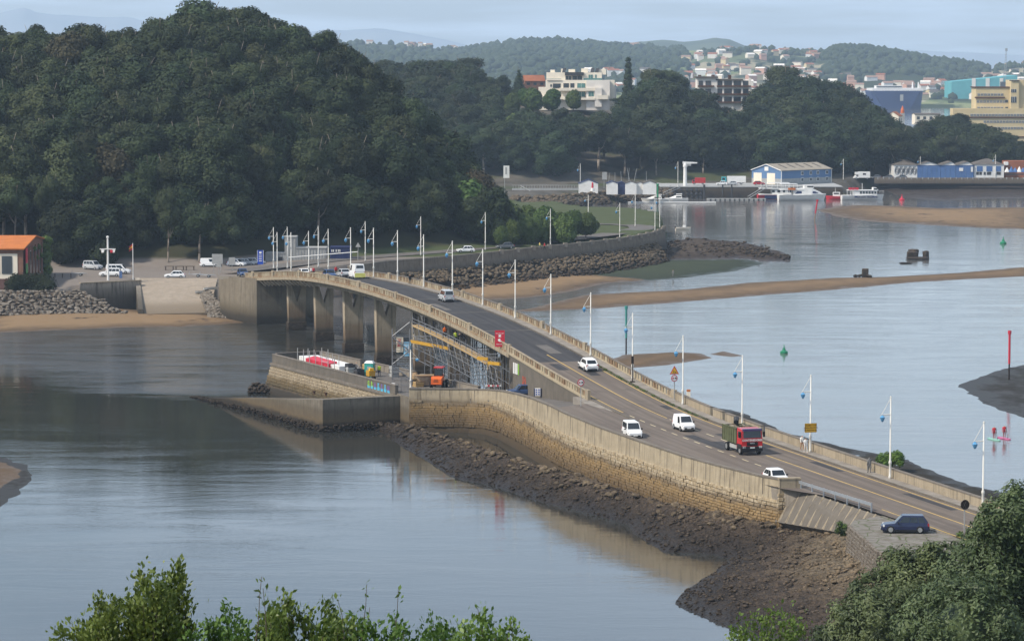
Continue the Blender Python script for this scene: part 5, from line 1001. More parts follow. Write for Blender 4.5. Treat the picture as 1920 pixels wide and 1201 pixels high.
M_BLUE = mat('blue_cladding', (0.11, 0.19, 0.33), (0.09, 0.165, 0.29), 0.3, 0.6); M_BLUE2 = mat('strong_blue', (0.085, 0.16, 0.33), (0.07, 0.135, 0.29), 0.3, 0.6); M_SHEET = mat('fibre_roof', (0.30, 0.265, 0.21), (0.24, 0.21, 0.17), 0.5, 0.9); M_PWHITE = mat('white_paint', (0.72, 0.71, 0.68), (0.62, 0.61, 0.58), 0.6, 0.5)
M_DGREY = mat('dark_grey', (0.055, 0.055, 0.058), None, 1, 0.7); M_LGREY = mat('light_grey', (0.34, 0.34, 0.33), (0.27, 0.27, 0.26), 0.8, 0.7); M_RED = mat('red_paint', (0.42, 0.030, 0.028), (0.34, 0.025, 0.025), 0.6, 0.45); M_NAVY = mat('navy_paint', (0.022, 0.032, 0.10), None, 0.5, 0.5)
M_TEALP = mat('teal_sheet', (0.10, 0.36, 0.38), (0.08, 0.30, 0.33), 0.1, 0.7); M_ROYAL = mat('royal_blue', (0.015, 0.06, 0.38), None, 0.5, 0.5); M_STEEL = mat('steel', (0.32, 0.33, 0.34), (0.25, 0.26, 0.27), 1, 0.5, 0.5, 0.3)
def WX(px, d): return (px - 960) / F * d
def WZ(py, d): return CH + (HZ - py) / F * d
def slab(mb, x0, x1, y0, y1, d, depth, m=0):       # box whose front face covers a photo rectangle at depth d
    xa, xb, za, zb = WX(x0, d), WX(x1, d), WZ(y1, d), WZ(y0, d); mb.box(((xa + xb) / 2, d + depth / 2, (za + zb) / 2), (xb - xa, depth, zb - za), 0, m); return mb
def part(name, m, par, *boxes):
    mb = MB()
    for b in boxes: slab(mb, *b)
    return mb.build(name, m, par)
def window(par, x0, x1, y0, y1, d, frame, glass, bar=0.5, mull=0):
    w_ = MB(); slab(w_, x0 - bar, x1 + bar, y0 - bar, y1 + bar, d - 0.10, 0.12); o = w_.build('window', frame, par)
    g = MB(); n_ = mull + 1; sx = (x1 - x0) / n_
    for i in range(n_): slab(g, x0 + i * sx + (0.25 if i else 0), x0 + (i + 1) * sx - (0.25 if i < n_ - 1 else 0), y0, y1, d - 0.14, 0.06)
    g.build('pane', glass, o, ws=False); return o
d = 1318.0; b = empty('apartment_block', (WX(1080, d), d, 30), 'cream terraced apartment block with teal windows on the wooded hill', 'building')
part('wall', M_CREAM, b, (1024, 1152, 150.2, 206, d, 14), (1010, 1024, 163.5, 206, d, 11), (1009, 1036, 180, 206, d - 2.5, 6), (1025, 1128, 136, 150.2, d + 2, 11)); part('wall', M_WHITE, b, (1099, 1143, 150.4, 206, d - 2.0, 10), (1115, 1128, 164, 200, d - 3.2, 6), (1143, 1155, 163, 200, d + 1, 10))
for r_ in ((1049, 1081, 164.6, 171, d - 1.6, 1.6), (1036, 1066, 181.5, 186, d - 1.6, 1.6), (1049, 1115, 164.8, 170, d - 2.6, 2), (1056, 1116, 183, 187, d - 3.4, 3), (1025, 1052, 147.5, 150.4, d - 0.4, 0.5), (1120, 1140, 178, 186, d - 4, 3)): part('balcony', M_CREAM, b, r_)
for r_ in ((1036.5, 1051, 156.5, 165), (1056, 1066.5, 156, 165), (1069, 1076.5, 156, 165), (1031.5, 1034.5, 158, 162.5)): window(b, *r_, d, M_CREAM, M_GLASS, 0.3)
for r_ in ((1082, 1097, 156, 165), (1026, 1051, 171.5, 181), (1069.5, 1076.5, 171.5, 180.5), (1083, 1097, 171.5, 181)): window(b, *r_, d, M_CREAM, M_GTEAL, 0.3, 1)
window(b, 1103, 1113, 171.5, 180.5, d - 2.0, M_WHITE, M_GTEAL, 0.3, 1)
for r_ in ((1060, 1071, 143, 149.5), (1073, 1091, 142.5, 149.5), (1103, 1111, 140, 149), (1115, 1118, 140, 149)): window(b, *r_, d + 2, M_WHITE, M_GTEAL if r_[0] > 1080 else M_GLASS, 0.3, 1)
for r_ in ((1038, 1051, 187, 195), (1065, 1073, 187, 195), (1101, 1113, 187, 196)): part('shutter', M_WHITE, b, (*r_, d - (2.1 if r_[0] > 1100 else 0.15), 0.3))
part('awning', M_DGREY, b, (1059, 1094, 135.4, 141.5, d + 0.6, 1.6)); part('railing', M_GTEAL, b, (1025, 1052, 147, 149.5, d - 0.3, 0.06), (1094, 1128, 146.5, 150, d + 0.2, 0.06))
for r_ in ((1032, 1040, 131, 136), (1066, 1078, 130, 136), (1090, 1102, 128.5, 136), (1122, 1136, 130, 140), (1052, 1058, 129, 136)): part('roof_hut', M_CREAM, b, (*r_, d + 5, 5))
for px in (1107, 1116, 1054): q = MB(); q.hexa([(WX(px, d), d + 3, WZ(136, d)), (WX(px + 6, d), d + 3, WZ(136, d)), (WX(px + 6, d), d + 5, WZ(136, d)), (WX(px, d), d + 5, WZ(136, d))], [(WX(px + 2, d), d + 4.6, WZ(127.5, d)), (WX(px + 8, d), d + 4.6, WZ(127.5, d)), (WX(px + 8, d), d + 5, WZ(127.5, d)), (WX(px + 2, d), d + 5, WZ(127.5, d))]); q.build('solar_panel', M_DGREY, b)
d = 1385.0; b = empty('apartment_block', (WX(1360, d), d, 28), 'white apartment block with brown balconies half hidden by trees', 'building')
part('wall', M_WHITE, b, (1306, 1344, 146, 212, d, 12), (1343, 1407, 150, 212, d + 1, 12)); part('roof', M_SLATE, b, (1304, 1345, 143.4, 146.4, d - 0.8, 13), (1341, 1392, 148, 151, d, 13))
for x in (1308, 1333, 1364): part('chimney', M_BROWNW, b, (x, x + 6, 140.5, 148, d + 5, 2))
for y0 in (151.5, 166.5, 181.5):
    for x0, x1 in ((1309, 1317), (1322, 1332), (1344.5, 1353), (1357, 1371), (1374.5, 1388), (1392, 1402)): window(b, x0, x1, y0, y0 + 9.5, d if x0 < 1340 else d + 1, M_BROWNW, M_GLASS, 0.25, 1)
    part('balcony', M_BROWNW, b, (1343, 1407, y0 + 8.6, y0 + 11.2, d - 0.3, 1.3)); part('balcony', M_BROWNW, b, (1308, 1338, y0 + 8.6, y0 + 11.2, d - 1.2, 1.2))
part('wall', M_WHITE, b, (1353.5, 1356.5, 151, 208, d + 0.4, 1), (1371.8, 1374.2, 151, 208, d + 0.4, 1), (1388.8, 1391.6, 151, 208, d + 0.4, 1), (1402.5, 1407.3, 146, 208, d + 0.2, 1))
d = 1560.0; b = empty('institute_building', (WX(1860, d), d, 10), 'large pale yellow building with long window rows at the right edge', 'building')
part('wall', M_YELLOW, b, (1828, 1895, 164, 275, d, 16), (1895, 2040, 150, 275, d - 2, 20), (1785, 2040, 203, 280, d - 4, 10)); part('wall', M_YELLOW, b, (1893, 1908, 152, 206, d - 3.4, 6))
part('cornice', M_BROWNW, b, (1826, 1882, 181.2, 184, d - 0.6, 0.8), (1810, 2040, 218.6, 220.8, d - 4.5, 0.8), (1826, 1900, 162.4, 164.4, d - 0.4, 16), (1810, 2040, 255, 257.2, d - 4.4, 0.8))
for y0, xs, dd in ((175, np.arange(1831, 1880, 6.2), d), (188, np.arange(1829.5, 1880, 6.2), d), (200, np.arange(1831, 1880, 6.2), d), (225.5, np.arange(1843, 1925, 6.0), d - 4), (237.5, np.arange(1858, 1925, 6.0), d - 4), (213.2, np.arange(1818, 1925, 5.8), d - 4)):
    for x in xs: window(b, x, x + 4.4, y0, y0 + 4.4, dd, M_PWHITE, M_GLASS, 0.25, 2)
window(b, 1893.5, 1903.5, 181, 192, d - 3.4, M_PWHITE, M_GLASS, 0.2, 2); window(b, 1893.5, 1903, 167, 173, d - 3.4, M_PWHITE, M_GLASS, 0.2, 2); window(b, 1883, 1888, 187, 192, d, M_PWHITE, M_GLASS, 0.2); window(b, 1883, 1888, 200, 204, d, M_PWHITE, M_GLASS, 0.2)
part('roof_hut', M_DGREY, b, (1894, 1909, 150.2, 152.2, d - 3.8, 7))
# red roofed house behind the garden, cream house tip by the wood
def house(name, loc, w_, dp, h, rz, wm, rm, label, group=None, rh=0.35, over=0.25, wins=0, cat='house'):
    e = empty(name, loc, label, cat, group, rz); b_ = MB(); b_.box((0, 0, h / 2 - 0.7), (w_, dp, h + 1.4)); r_ = MB(); o_ = over; zr_ = h + rh * dp
    b_.add([(-w_ / 2, -dp / 2, h), (-w_ / 2, dp / 2, h), (-w_ / 2, 0, zr_), (w_ / 2, -dp / 2, h), (w_ / 2, dp / 2, h), (w_ / 2, 0, zr_)], [(0, 2, 1), (3, 4, 5)]); b_.build('wall', wm, e, ws=False)
    k_ = h - rh * o_; a = w_ / 2 + o_; y_ = dp / 2 + o_; t = 0.2
    r_.hexa([(-a, -y_, k_), (a, -y_, k_), (a, 0, zr_), (-a, 0, zr_)], [(-a, -y_, k_ + t), (a, -y_, k_ + t), (a, 0, zr_ + t), (-a, 0, zr_ + t)]); r_.hexa([(-a, 0, zr_), (a, 0, zr_), (a, y_, k_), (-a, y_, k_)], [(-a, 0, zr_ + t), (a, 0, zr_ + t), (a, y_, k_ + t), (-a, y_, k_ + t)]); r_.build('roof', rm, e, ws=False)
    for i in range(wins): g = MB(); g.box((-w_ / 2 + (i + 0.5) * w_ / wins, -dp / 2 - 0.03, h * 0.55), (w_ / wins * 0.45, 0.08, h * 0.4)); g.build('window', M_GLASS, e, ws=False)
    return e
house('house', (WX(1000, 1420), 1420, WZ(163, 1420)), 9, 7, 2.6, 0.2, M_BRICK, M_TILE, 'low house with a red tiled roof left of the apartments', None, wins=3)
house('house', (WX(1676, 1600), 1600, WZ(234, 1600)), 7, 6, 4.5, 1.2, M_CREAM, M_TILE, 'cream gable house poking out of the far wood', None, wins=2)
house('house', (WX(1735, 1750), 1750, WZ(228, 1750)), 14, 8, 4, 0.1, M_CREAM, M_SLATE, 'flat pale house with a teal end behind the wood', None, 0.08, wins=4)
t_ = empty('church_tower', (WX(1691, 1800), 1800, 10), 'slim tower with an orange pointed top before the grey ship', 'tower'); q = MB(); slab(q, 1687.5, 1695, 212, 232, 1800, 2.2); q.build('shaft', M_LGREY, t_); q = MB(); c_ = Vector((WX(1691.2, 1800), 1801.1, WZ(213, 1800))); q.lathe(c_, [(1.1, 0), (1.0, 2.2), (0.3, 4.0), (0.02, 4.6)], 8); q.build('spire', mat('orange_paint', (0.55, 0.14, 0.05), None, 1, 0.6), t_)
# blue boat shed on the quay
d = 1178.0; c0_ = Vector((WX(1465, d), d, 4.5)); al = R(46); ux = Vector((math.cos(al), math.sin(al), 0)); uy = Vector((-math.sin(al), math.cos(al), 0)); sh_ = empty('boat_shed', c0_, 'large light blue shed with a pale roof on the quay', 'shed'); Lh, Wh, He, Hr = 29.5, 14.2, 5.2, 7.4
def sp_(a, b, z): return c0_ + ux * a + uy * b + Vector((0, 0, z))
q = MB(); q.hexa([sp_(0, 0, 0), sp_(Lh, 0, 0), sp_(Lh, Wh, 0), sp_(0, Wh, 0)], [sp_(0, 0, 2.2), sp_(Lh, 0, 2.2), sp_(Lh, Wh, 2.2), sp_(0, Wh, 2.2)]); q.build('lower_wall', M_LGREY, sh_)
q = MB(); q.hexa([sp_(0.01, 0, 2.2), sp_(Lh, 0, 2.2), sp_(Lh, Wh, 2.2), sp_(0.01, Wh, 2.2)], [sp_(0.01, 0, He), sp_(Lh, 0, He), sp_(Lh, Wh, He), sp_(0.01, Wh, He)]); q.add([sp_(0, 0, He), sp_(0, Wh, He), sp_(0, Wh / 2, Hr), sp_(Lh, 0, He), sp_(Lh, Wh, He), sp_(Lh, Wh / 2, Hr)], [(0, 2, 1), (3, 4, 5)]); q.build('upper_wall', M_BLUE, sh_)
q = MB()
for s0_, s1_ in ((-0.4, Wh / 2), (Wh + 0.4, Wh / 2)):
    za = He - 0.12; q.hexa([sp_(-0.3, s0_, za), sp_(Lh + 0.3, s0_, za), sp_(Lh + 0.3, s1_, Hr), sp_(-0.3, s1_, Hr)], [sp_(-0.3, s0_, za + 0.18), sp_(Lh + 0.3, s0_, za + 0.18), sp_(Lh + 0.3, s1_, Hr + 0.18), sp_(-0.3, s1_, Hr + 0.18)])
q.build('roof', M_SHEET, sh_)
for k in (5, 10, 15, 20, 25): r_ = MB(); r_.hexa([sp_(k, 2, He + 0.75), sp_(k + 1, 2, He + 0.75), sp_(k + 1, 6, Hr - 0.15), sp_(k, 6, Hr - 0.15)], [sp_(k, 2, He + 0.85), sp_(k + 1, 2, He + 0.85), sp_(k + 1, 6, Hr - 0.05), sp_(k, 6, Hr - 0.05)]); r_.build('skylight', M_SLATE, sh_)
q = MB(); q.tube(sp_(-0.35, 0, He), sp_(-0.35, Wh / 2, Hr), 0.16, None, 5); q.tube(sp_(-0.35, Wh, He), sp_(-0.35, Wh / 2, Hr), 0.16, None, 5); q.tube(sp_(-0.05, -0.05, 0), sp_(-0.05, -0.05, He), 0.15, None, 5); q.tube(sp_(Lh, -0.05, 0), sp_(Lh, -0.05, He), 0.15, None, 5); q.build('trim', M_PWHITE, sh_)
for a0, w_ in ((9.4, 3.8), (3.0, 3.8)):
    q = MB(); q.hexa([sp_(-0.08, a0, 0.05), sp_(0, a0, 0.05), sp_(0, a0 + w_, 0.05), sp_(-0.08, a0 + w_, 0.05)], [sp_(-0.08, a0, 4.2), sp_(0, a0, 4.2), sp_(0, a0 + w_, 4.2), sp_(-0.08, a0 + w_, 4.2)]); dr = q.build('door', M_CREAM, sh_)
q = MB(); q.hexa([sp_(-0.1, 6.2, 5.0), sp_(0, 6.2, 5.0), sp_(0, 8.0, 5.0), sp_(-0.1, 8.0, 5.0)], [sp_(-0.1, 6.2, 6.5), sp_(0, 6.2, 6.5), sp_(0, 8.0, 6.5), sp_(-0.1, 8.0, 6.5)]); q.build('sign_board', M_PWHITE, sh_)
for a0 in (11.4, 16.4, 20.6, 26.0):
    for z0 in (0.9, 3.3):
        q = MB(); q.hexa([sp_(a0, -0.08, z0), sp_(a0 + 1.5, -0.08, z0), sp_(a0 + 1.5, 0, z0), sp_(a0, 0, z0)], [sp_(a0, -0.08, z0 + 1.4), sp_(a0 + 1.5, -0.08, z0 + 1.4), sp_(a0 + 1.5, 0, z0 + 1.4), sp_(a0, 0, z0 + 1.4)]); w_ = q.build('window', M_PWHITE, sh_)
        for k in (0.15, 0.8):
            g = MB(); g.hexa([sp_(a0 + k, -0.12, z0 + .15), sp_(a0 + k + .55, -0.12, z0 + .15), sp_(a0 + k + .55, -0.05, z0 + .15), sp_(a0 + k, -0.05, z0 + .15)], [sp_(a0 + k, -0.12, z0 + 1.25), sp_(a0 + k + .55, -0.12, z0 + 1.25), sp_(a0 + k + .55, -0.05, z0 + 1.25), sp_(a0 + k, -0.05, z0 + 1.25)]); g.build('pane', M_GLASS, w_, ws=False)
# row of sheds at the far right
d = 1238.0; gz = 4.7
mu = empty('warehouse', (WX(1698, d), d, gz), 'white warehouse end with looping black mural', 'warehouse'); part('wall', M_PWHITE, mu, (1676, 1719.5, 308.5, 334, d, 16))
q = MB()
for k in range(5):
    for r_ in (1.35, 0.95, 0.55):
        for j in range(18):
            a0, a1 = 2 * math.pi * j / 18, 2 * math.pi * (j + 1) / 18; cx, cz = WX(1681.5 + k * 8.2, d), WZ(319, d)
            q.tube((cx + r_ * 0.62 * math.cos(a0), d - 0.03, cz + r_ * 1.15 * math.sin(a0)), (cx + r_ * 0.62 * math.cos(a1), d - 0.03, cz + r_ * 1.15 * math.sin(a1)), 0.09, None, 3, caps=False)
q.build('mural', M_DGREY, mu)
def hiproof(par, x0, x1, ye, yr, d, dp, m):
    xa, xb, ze, zr_ = WX(x0, d), WX(x1, d), WZ(ye, d), WZ(yr, d); k = dp * 0.4; q = MB(); q.add([(xa, d - .3, ze), (xb, d - .3, ze), (xb, d + dp, ze), (xa, d + dp, ze), (xa + k, d + dp / 2, zr_), (xb - k, d + dp / 2, zr_)], [(0, 1, 5, 4), (1, 2, 5), (2, 3, 4, 5), (3, 0, 4)]); return q.build('roof', m, par)
hiproof(mu, 1674.5, 1722, 308.6, 300, d, 16, M_SLATE)
for i, (x0, x1, lab) in enumerate(((1720, 1763, 'blue fronted shed with white gable next to the mural'), (1763.5, 1792, 'blue fronted shed between the two other blue sheds'), (1792.5, 1825, 'blue fronted shed with a white notice board'))):
    e = empty('boat_shed', (WX((x0 + x1) / 2, d), d, gz), lab, 'shed'); part('wall', M_BLUE2, e, (x0, x1, 309, 333, d - 0.2, 12)); xa, xm, xb = WX(x0, d), WX((x0 + x1) / 2 + (6 if i else 0), d), WX(x1, d); ze, zp = WZ(309, d), WZ(302.5, d)
    q = MB(); q.add([(xa, d - 0.3, ze), (xb, d - 0.3, ze), (xm, d - 0.3, zp), (xa, d + 12, ze), (xb, d + 12, ze), (xm, d + 12, zp)], [(0, 1, 2), (3, 5, 4)]); q.build('gable', M_PWHITE, e)
    q = MB(); q.add([(xa, d - 0.6, ze), (xm, d - 0.6, zp), (xm, d + 12, zp), (xa, d + 12, ze), (xb, d - 0.6, ze), (xb, d + 12, ze)], [(0, 1, 2, 3), (1, 4, 5, 2)]); q.v = [(a, b_, c + 0.08) for a, b_, c in q.v]; q.build('roof', M_SLATE, e)
    for x in np.arange(x0 + 8, x1 - 2, 9): part('door', M_BLUE, e, (x, x + 0.8, 311, 332.6, d - 0.28, 0.1))
part('notice_board', M_PWHITE, e, (1798, 1805.5, 314, 320, d - 0.35, 0.12)); part('side_door', M_PWHITE, e, (1820, 1824, 312, 321.5, d - 0.35, 0.12))
e = empty('boathouse', (WX(1855, d), d, gz), 'white boathouse with blue shutters and figures painted on it', 'building'); part('wall', M_PWHITE, e, (1826, 1882, 307.5, 333, d + 0.3, 14)); hiproof(e, 1824, 1884, 307.6, 297.5, d + 0.3, 14, M_SLATE)
for x0, x1 in ((1831, 1842), (1849, 1860), (1867.5, 1876.5)): part('shutter', M_BLUE2, e, (x0, x1, 311, 320.5, d + 0.2, 0.2))
for x0, x1 in ((1830, 1835), (1836, 1840.5), (1844, 1848), (1850, 1858), (1868, 1876)): part('doorway', M_DGREY, e, (x0, x1, 321.5, 327, d + 0.22, 0.2))
e = empty('cafe_terrace', (WX(1902, d), d, gz), 'cafe terrace with blue and white awnings at the right edge', 'cafe'); part('wall', M_TILE, e, (1884, 1935, 301, 333, d + 5, 8)); part('wall', M_PWHITE, e, (1884, 1890, 303, 309, d + 2, 4))
for i, x in enumerate((1884, 1892, 1899, 1907, 1914, 1922)):
    q = MB(); c_ = Vector((WX(x + 3, d), d - 1, WZ(322, d))); q.lathe(c_, [(1.0, 0), (0.95, 0.4), (0.05, 1.9 + 0.4 * (i % 2))], 6, m=0); q.build('parasol', M_BLUE2 if i % 3 else M_PWHITE, e)
part('railing', M_DGREY, e, (1884, 1935, 325, 327, d - 2.5, 0.1))
q = MB(); slab(q, 1640, 2050, 335, 343.5, 1222, 1.2); tag(q.build('harbour_wall', M_PROM), 'long low dark harbour wall below the blue sheds', 'wall'); q = MB(); slab(q, 1640, 2050, 332.5, 335, 1222.3, 0.5); pw_ = tag(q.build('harbour_parapet', M_PROM), 'grey parapet with pale posts along the harbour road', 'wall')
for x in np.arange(1645, 1925, 10.5): q = MB(); slab(q, x, x + 1.8, 331.8, 336, 1222.0, 0.7); q.build('post', M_LGREY, pw_)
# quay with tyres, pontoon, gangways
qk = empty('quay', (WX(1340, 1168), 1168, 0), 'dark harbour quay hung with tyres below the white crane', 'quay'); part('wall_body', M_PROM, qk, (1238, 1580, 350, 380, 1166, 6)); part('deck', M_LGREY, qk, (1238, 1580, 348.6, 350.2, 1165.8, 44))
for x in (1266, 1277, 1288, 1297, 1306, 1314):
    for y0 in (354, 361, 368): q = MB(); c_ = PD(x, y0 + 2, 1165.6); q.lathe((0, 0, 0), [(0.35, -0.12), (0.55, 0), (0.35, 0.12)], 8); q.v = [(c_.x + a, c_.y + z, c_.z + b_) for a, b_, z in q.v]; q.build('tyre', M_DGREY, qk)
for x in (1320, 1355, 1372, 1321): q = MB(); q.tube(PD(x, 346, 1164.5), PD(x, 380, 1164.5), 0.3, None, 7); q.build('pile', M_DGREY, qk)
po = empty('pontoon', P(1385, 377, 0), 'pale floating pontoon with dark tyres at the ferry berth', 'pontoon'); part('deck', M_LGREY, po, (1326, 1436, 371.5, 376, 1152, 3))
for x in np.arange(1331, 1434, 9): q = MB(); slab(q, x, x + 3.2, 372, 376.5, 1151.8, 0.3); q.build('fender', M_DGREY, po)
def gangway(a, b, lab):
    e = empty('gangway', a, lab, 'gangway'); q = MB()
    for s in (-0.6, 0.6): q.tube(a + Vector((0, s, 0.9)), b + Vector((0, s, 0.9)), 0.07, None, 5); q.tube(a + Vector((0, s, 0)), b + Vector((0, s, 0)), 0.09, None, 5)
    q.build('rails', M_LGREY, e); w_ = MB()
    for t in np.linspace(0, 1, 9): w_.tube(a.lerp(b, t) + Vector((0, -0.6, 0)), a.lerp(b, t) + Vector((0, -0.6, 0.9)), 0.05, None, 4)
    w_.build('posts', M_LGREY, e)
gangway(PD(1440, 350, 1160), PD(1402, 373, 1154), 'sloping grey gangway down to the ferry pontoon'); gangway(PD(1275, 352, 1160), PD(1243, 366, 1156), 'sloping grey gangway by the motor yachts'); gangway(PD(975, 352, 1130), PD(1000, 366, 1118), 'grey steps down the stone bank left of the white cabins')
# white cabins on the slip bank
cab_m = []
for i, (x0, x1, lab) in enumerate(((1085, 1121, 'white cabin with dark blue roof behind the red harbour marker'), (1137, 1158, 'white cabin second along the bank'), (1172, 1193, 'white cabin third along the bank'), (1205, 1230, 'white cabin at the crane end of the row'), (1158, 1172, 'small dark gabled cabin between white cabins'), (1193, 1206, 'narrow white hut with a dark window between cabins'))):
    d = 1128.0; w_ = WX(x1, d) - WX(x0, d); house('harbour_cabin', (WX((x0 + x1) / 2, d), d + (1.5 if i > 3 else 0), WZ(356, d)), 4.2, w_, WZ(343, d) - WZ(356, d), R(90), M_PWHITE if i != 4 else M_NAVY, M_NAVY if i in (0, 1, 4) else M_SLATE, lab, None, 0.2, 0.15, wins=1 if i in (0, 5) else 0, cat='cabin')
e = empty('railing', (WX(1050, 1125), 1125, 4), 'pale railing and wall along the bank left of the cabins', 'railing'); part('wall_body', M_LGREY, e, (960, 1085, 352, 356, 1126, 0.4))
for x in np.arange(962, 1085, 5): part('post', M_LGREY, e, (x, x + 0.5, 346, 352, 1126, 0.12))
part('rail', M_LGREY, e, (960, 1085, 346, 346.7, 1126.2, 0.1))
hp = []; hs = []
for i in range(900):
    px = rn.uniform(960, 1260); t = rn.random(); yb = float(np.interp(px, [960, 1060, 1100, 1200, 1260], [392, 390, 385, 377, 374])); z = 4.0 * t; d = 6000 * 50 / (yb - 114) + t * 17; hp.append((WX(px, d), d - 1.0, z)); hs.append(rn.uniform(0.9, 2.2))
scatter_rocks('stone_bank', hp, hs, 22, M_BOULD)
cr_ = empty('harbour_crane', PD(1284, 350, 1170), 'white column crane with a short horizontal jib on the quay', 'crane'); q = MB(); a = PD(1284.5, 350, 1170); q.tube(a, a + Vector((0, 0, 7.2)), 0.75, 0.6, 10); q.build('column', M_PWHITE, cr_); q = MB(); q.lathe(a + Vector((0, 0, 7.2)), [(0.8, 0), (0.8, 0.6), (0.5, 1.6)], 10); q.build('slew_ring', M_PWHITE, cr_); q = MB(); b_ = a + Vector((0, 0, 8.3)); q.hexa([b_ + Vector((-0.9, -0.4, 0)), b_ + Vector((4.4, -0.3, 0.2)), b_ + Vector((4.4, 0.3, 0.2)), b_ + Vector((-0.9, 0.4, 0))], [b_ + Vector((-0.9, -0.4, 0.9)), b_ + Vector((4.4, -0.3, 0.6)), b_ + Vector((4.4, 0.3, 0.6)), b_ + Vector((-0.9, 0.4, 0.9))]); q.build('jib', M_PWHITE, cr_); q = MB(); q.box(b_ + Vector((1.4, -0.5, -0.3)), (1.4, 0.7, 0.7)); q.build('hoist', M_LGREY, cr_)
# ================================================================ far country: ship, port, town
d = 3330.0; sp = empty('cargo_ship', (WX(1680, d), d, 0), 'dark blue slab sided car carrier ship in the far harbour', 'ship')
q = MB(); xa, xb, zt = WX(1632, d), WX(1730, d), WZ(170, d); q.loft([[(xa + 4, d + 60, 0), (xb - 2, d + 60, 0), (xb, d + 60, zt), (xa, d + 60, zt)], [(xa + 4, d + 8, 0), (xb - 2, d + 8, 0), (xb, d + 6, zt), (xa, d + 4, zt)], [(xa + 13, d, 0), (xb - 14, d, 0), (xb - 4, d - 3, zt), (xa + 2, d - 4, zt)]]); q.build('hull', mat('ship_blue', (0.030, 0.055, 0.16), (0.025, 0.045, 0.13), 0.05, 0.6), sp)
q = MB(); slab(q, 1634, 1729, 165.5, 170, d - 3, 55); slab(q, 1641, 1690, 160.5, 165.5, d, 18); q.build('superstructure', M_PWHITE, sp); q = MB(); slab(q, 1642, 1689, 161.5, 163.5, d - 0.6, 1); q.build('bridge_window', M_GLASS, sp)
for x in (1711, 1722): q = MB(); q.tube(PD(x, 166, d + 20), PD(x, 154, d + 20), 1.0, 0.6, 6); q.build('mast', M_PWHITE, sp)
q = MB(); slab(q, 1686, 1692, 177, 189, d - 4.2, 0.3); q.build('emblem', M_LGREY, sp)
d = 3650.0; e = empty('port_warehouse', (WX(1850, d), d, 2), 'huge turquoise port warehouse with pale panels', 'warehouse'); q = MB(); q.add([(WX(1782, d), d, 0), (WX(1905, d), d, 0), (WX(1905, d), d, WZ(141, d)), (WX(1782, d), d, WZ(153, d)), (WX(1782, d), d + 60, 0), (WX(1905, d), d + 60, 0), (WX(1905, d), d + 60, WZ(141, d)), (WX(1782, d), d + 60, WZ(153, d))], [(0, 1, 2, 3), (3, 2, 6, 7), (0, 3, 7, 4), (1, 5, 6, 2), (4, 7, 6, 5)]); q.build('wall', M_TEALP, e)
for x in (1820, 1846, 1872): part('panel', M_WHITE, e, (x, x + 7, 146.5, 166, d - 0.6, 0.8))
for x, y0, y1, lab in ((1887, 88, 168, 'tall thin harbour crane rising behind the yellow building'),):
    e = empty('port_crane', PD(x, 165, 3500), lab, 'crane'); a, b_ = PD(x - 5, 168, 3500), PD(x, 95, 3500); q = MB()
    for s in (-1.6, 1.6): q.tube(a + Vector((s, 0, 0)), b_ + Vector((s * 0.3, 0, 0)), 0.35, 0.2, 4)
    for t in np.linspace(0, 0.95, 14): q.tube(a.lerp(b_, t) + Vector((-1.6 * (1 - .7 * t), 0, 0)), a.lerp(b_, t + 0.05) + Vector((1.6 * (1 - .7 * t), 0, 0)), 0.18, None, 4)
    q.build('boom', M_STEEL, e); q = MB(); q.box(b_ + Vector((0, 0, 1.0)), (2.4, 2, 3.0)); q.build('head', M_STEEL, e); q = MB(); q.box(a + Vector((0, 0, 4)), (7, 7, 9)); q.build('house', M_DGREY, e)
rn = random.Random(77); HW = [M_PWHITE, M_CREAM, M_WHITE, mat('pink_render', (0.52, 0.30, 0.22), None, 0.2)]; nh = 0
for i in range(300):
    if i < 250: px = rn.uniform(1285, 1925); d = rn.uniform(3600, 4950)
    elif i < 278: px = rn.uniform(1060, 1300); d = rn.uniform(3500, 4300)
    else: px = rn.choice((665, 700, 722, 768, 790, 800, 848, 1185, 1420, 1520)) + rn.uniform(-8, 8); d = float(np.interp(px, [1250, 1320], [5540, 4950]))
    if 1545 < px < 1840 and d > 4100: continue
    z = float(far_z(np.array([px]), np.array([d]))[0]); w_ = rn.uniform(7, 15); rm = M_PTILE if rn.random() < 0.45 else (M_TILE if rn.random() < 0.35 else M_SLATE if rn.random() < 0.5 else M_WHITE)
    house('village_house', (WX(px, d), d, z), w_, rn.uniform(7, 11), rn.uniform(4, 8), rn.uniform(-0.6, 0.6), HW[rn.randrange(4)] if rn.random() < 0.85 else M_YELLOW, rm, 'small pale house among the hazy houses of the far hillside town', 'houses of the far town', 0.22, 0.3); nh += 1
rg = np.random.default_rng(4); bl = MB(); bm_ = bmesh.new(); bmesh.ops.create_icosphere(bm_, subdivisions=1, radius=1.0); iv = np.array([v.co[:] for v in bm_.verts]); it = np.array([[w.index for w in f.verts] for f in bm_.faces]); bm_.free(); V, Fc, o_ = [], [], 0
for i in range(6500):
    px = rg.uniform(560, 1960); d = rg.uniform(3500, 5640)
    hl = (560 < px < 1290 and (d > 4300 or rg.random() < 0.4)) or (1540 < px < 1840 and d > 4200)
    if not hl and rg.random() > 0.14: continue
    dr = 5600 if px < 1285 else 4950 if px < 1540 else 4800
    if d > dr: d = dr - rg.uniform(0, 90)
    if px < 830 and d > 5000 and rg.random() < 0.8: continue
    z = float(far_z(np.array([px]), np.array([d]))[0]); r_ = rg.uniform(3, 8); V.append(iv * rg.uniform(0.75, 1.25, (len(iv), 1)) * np.array([r_, r_, r_ * 0.95]) + np.array([WX(px, d), d, z + r_ * 0.35])); Fc.append(it + o_); o_ += len(iv)
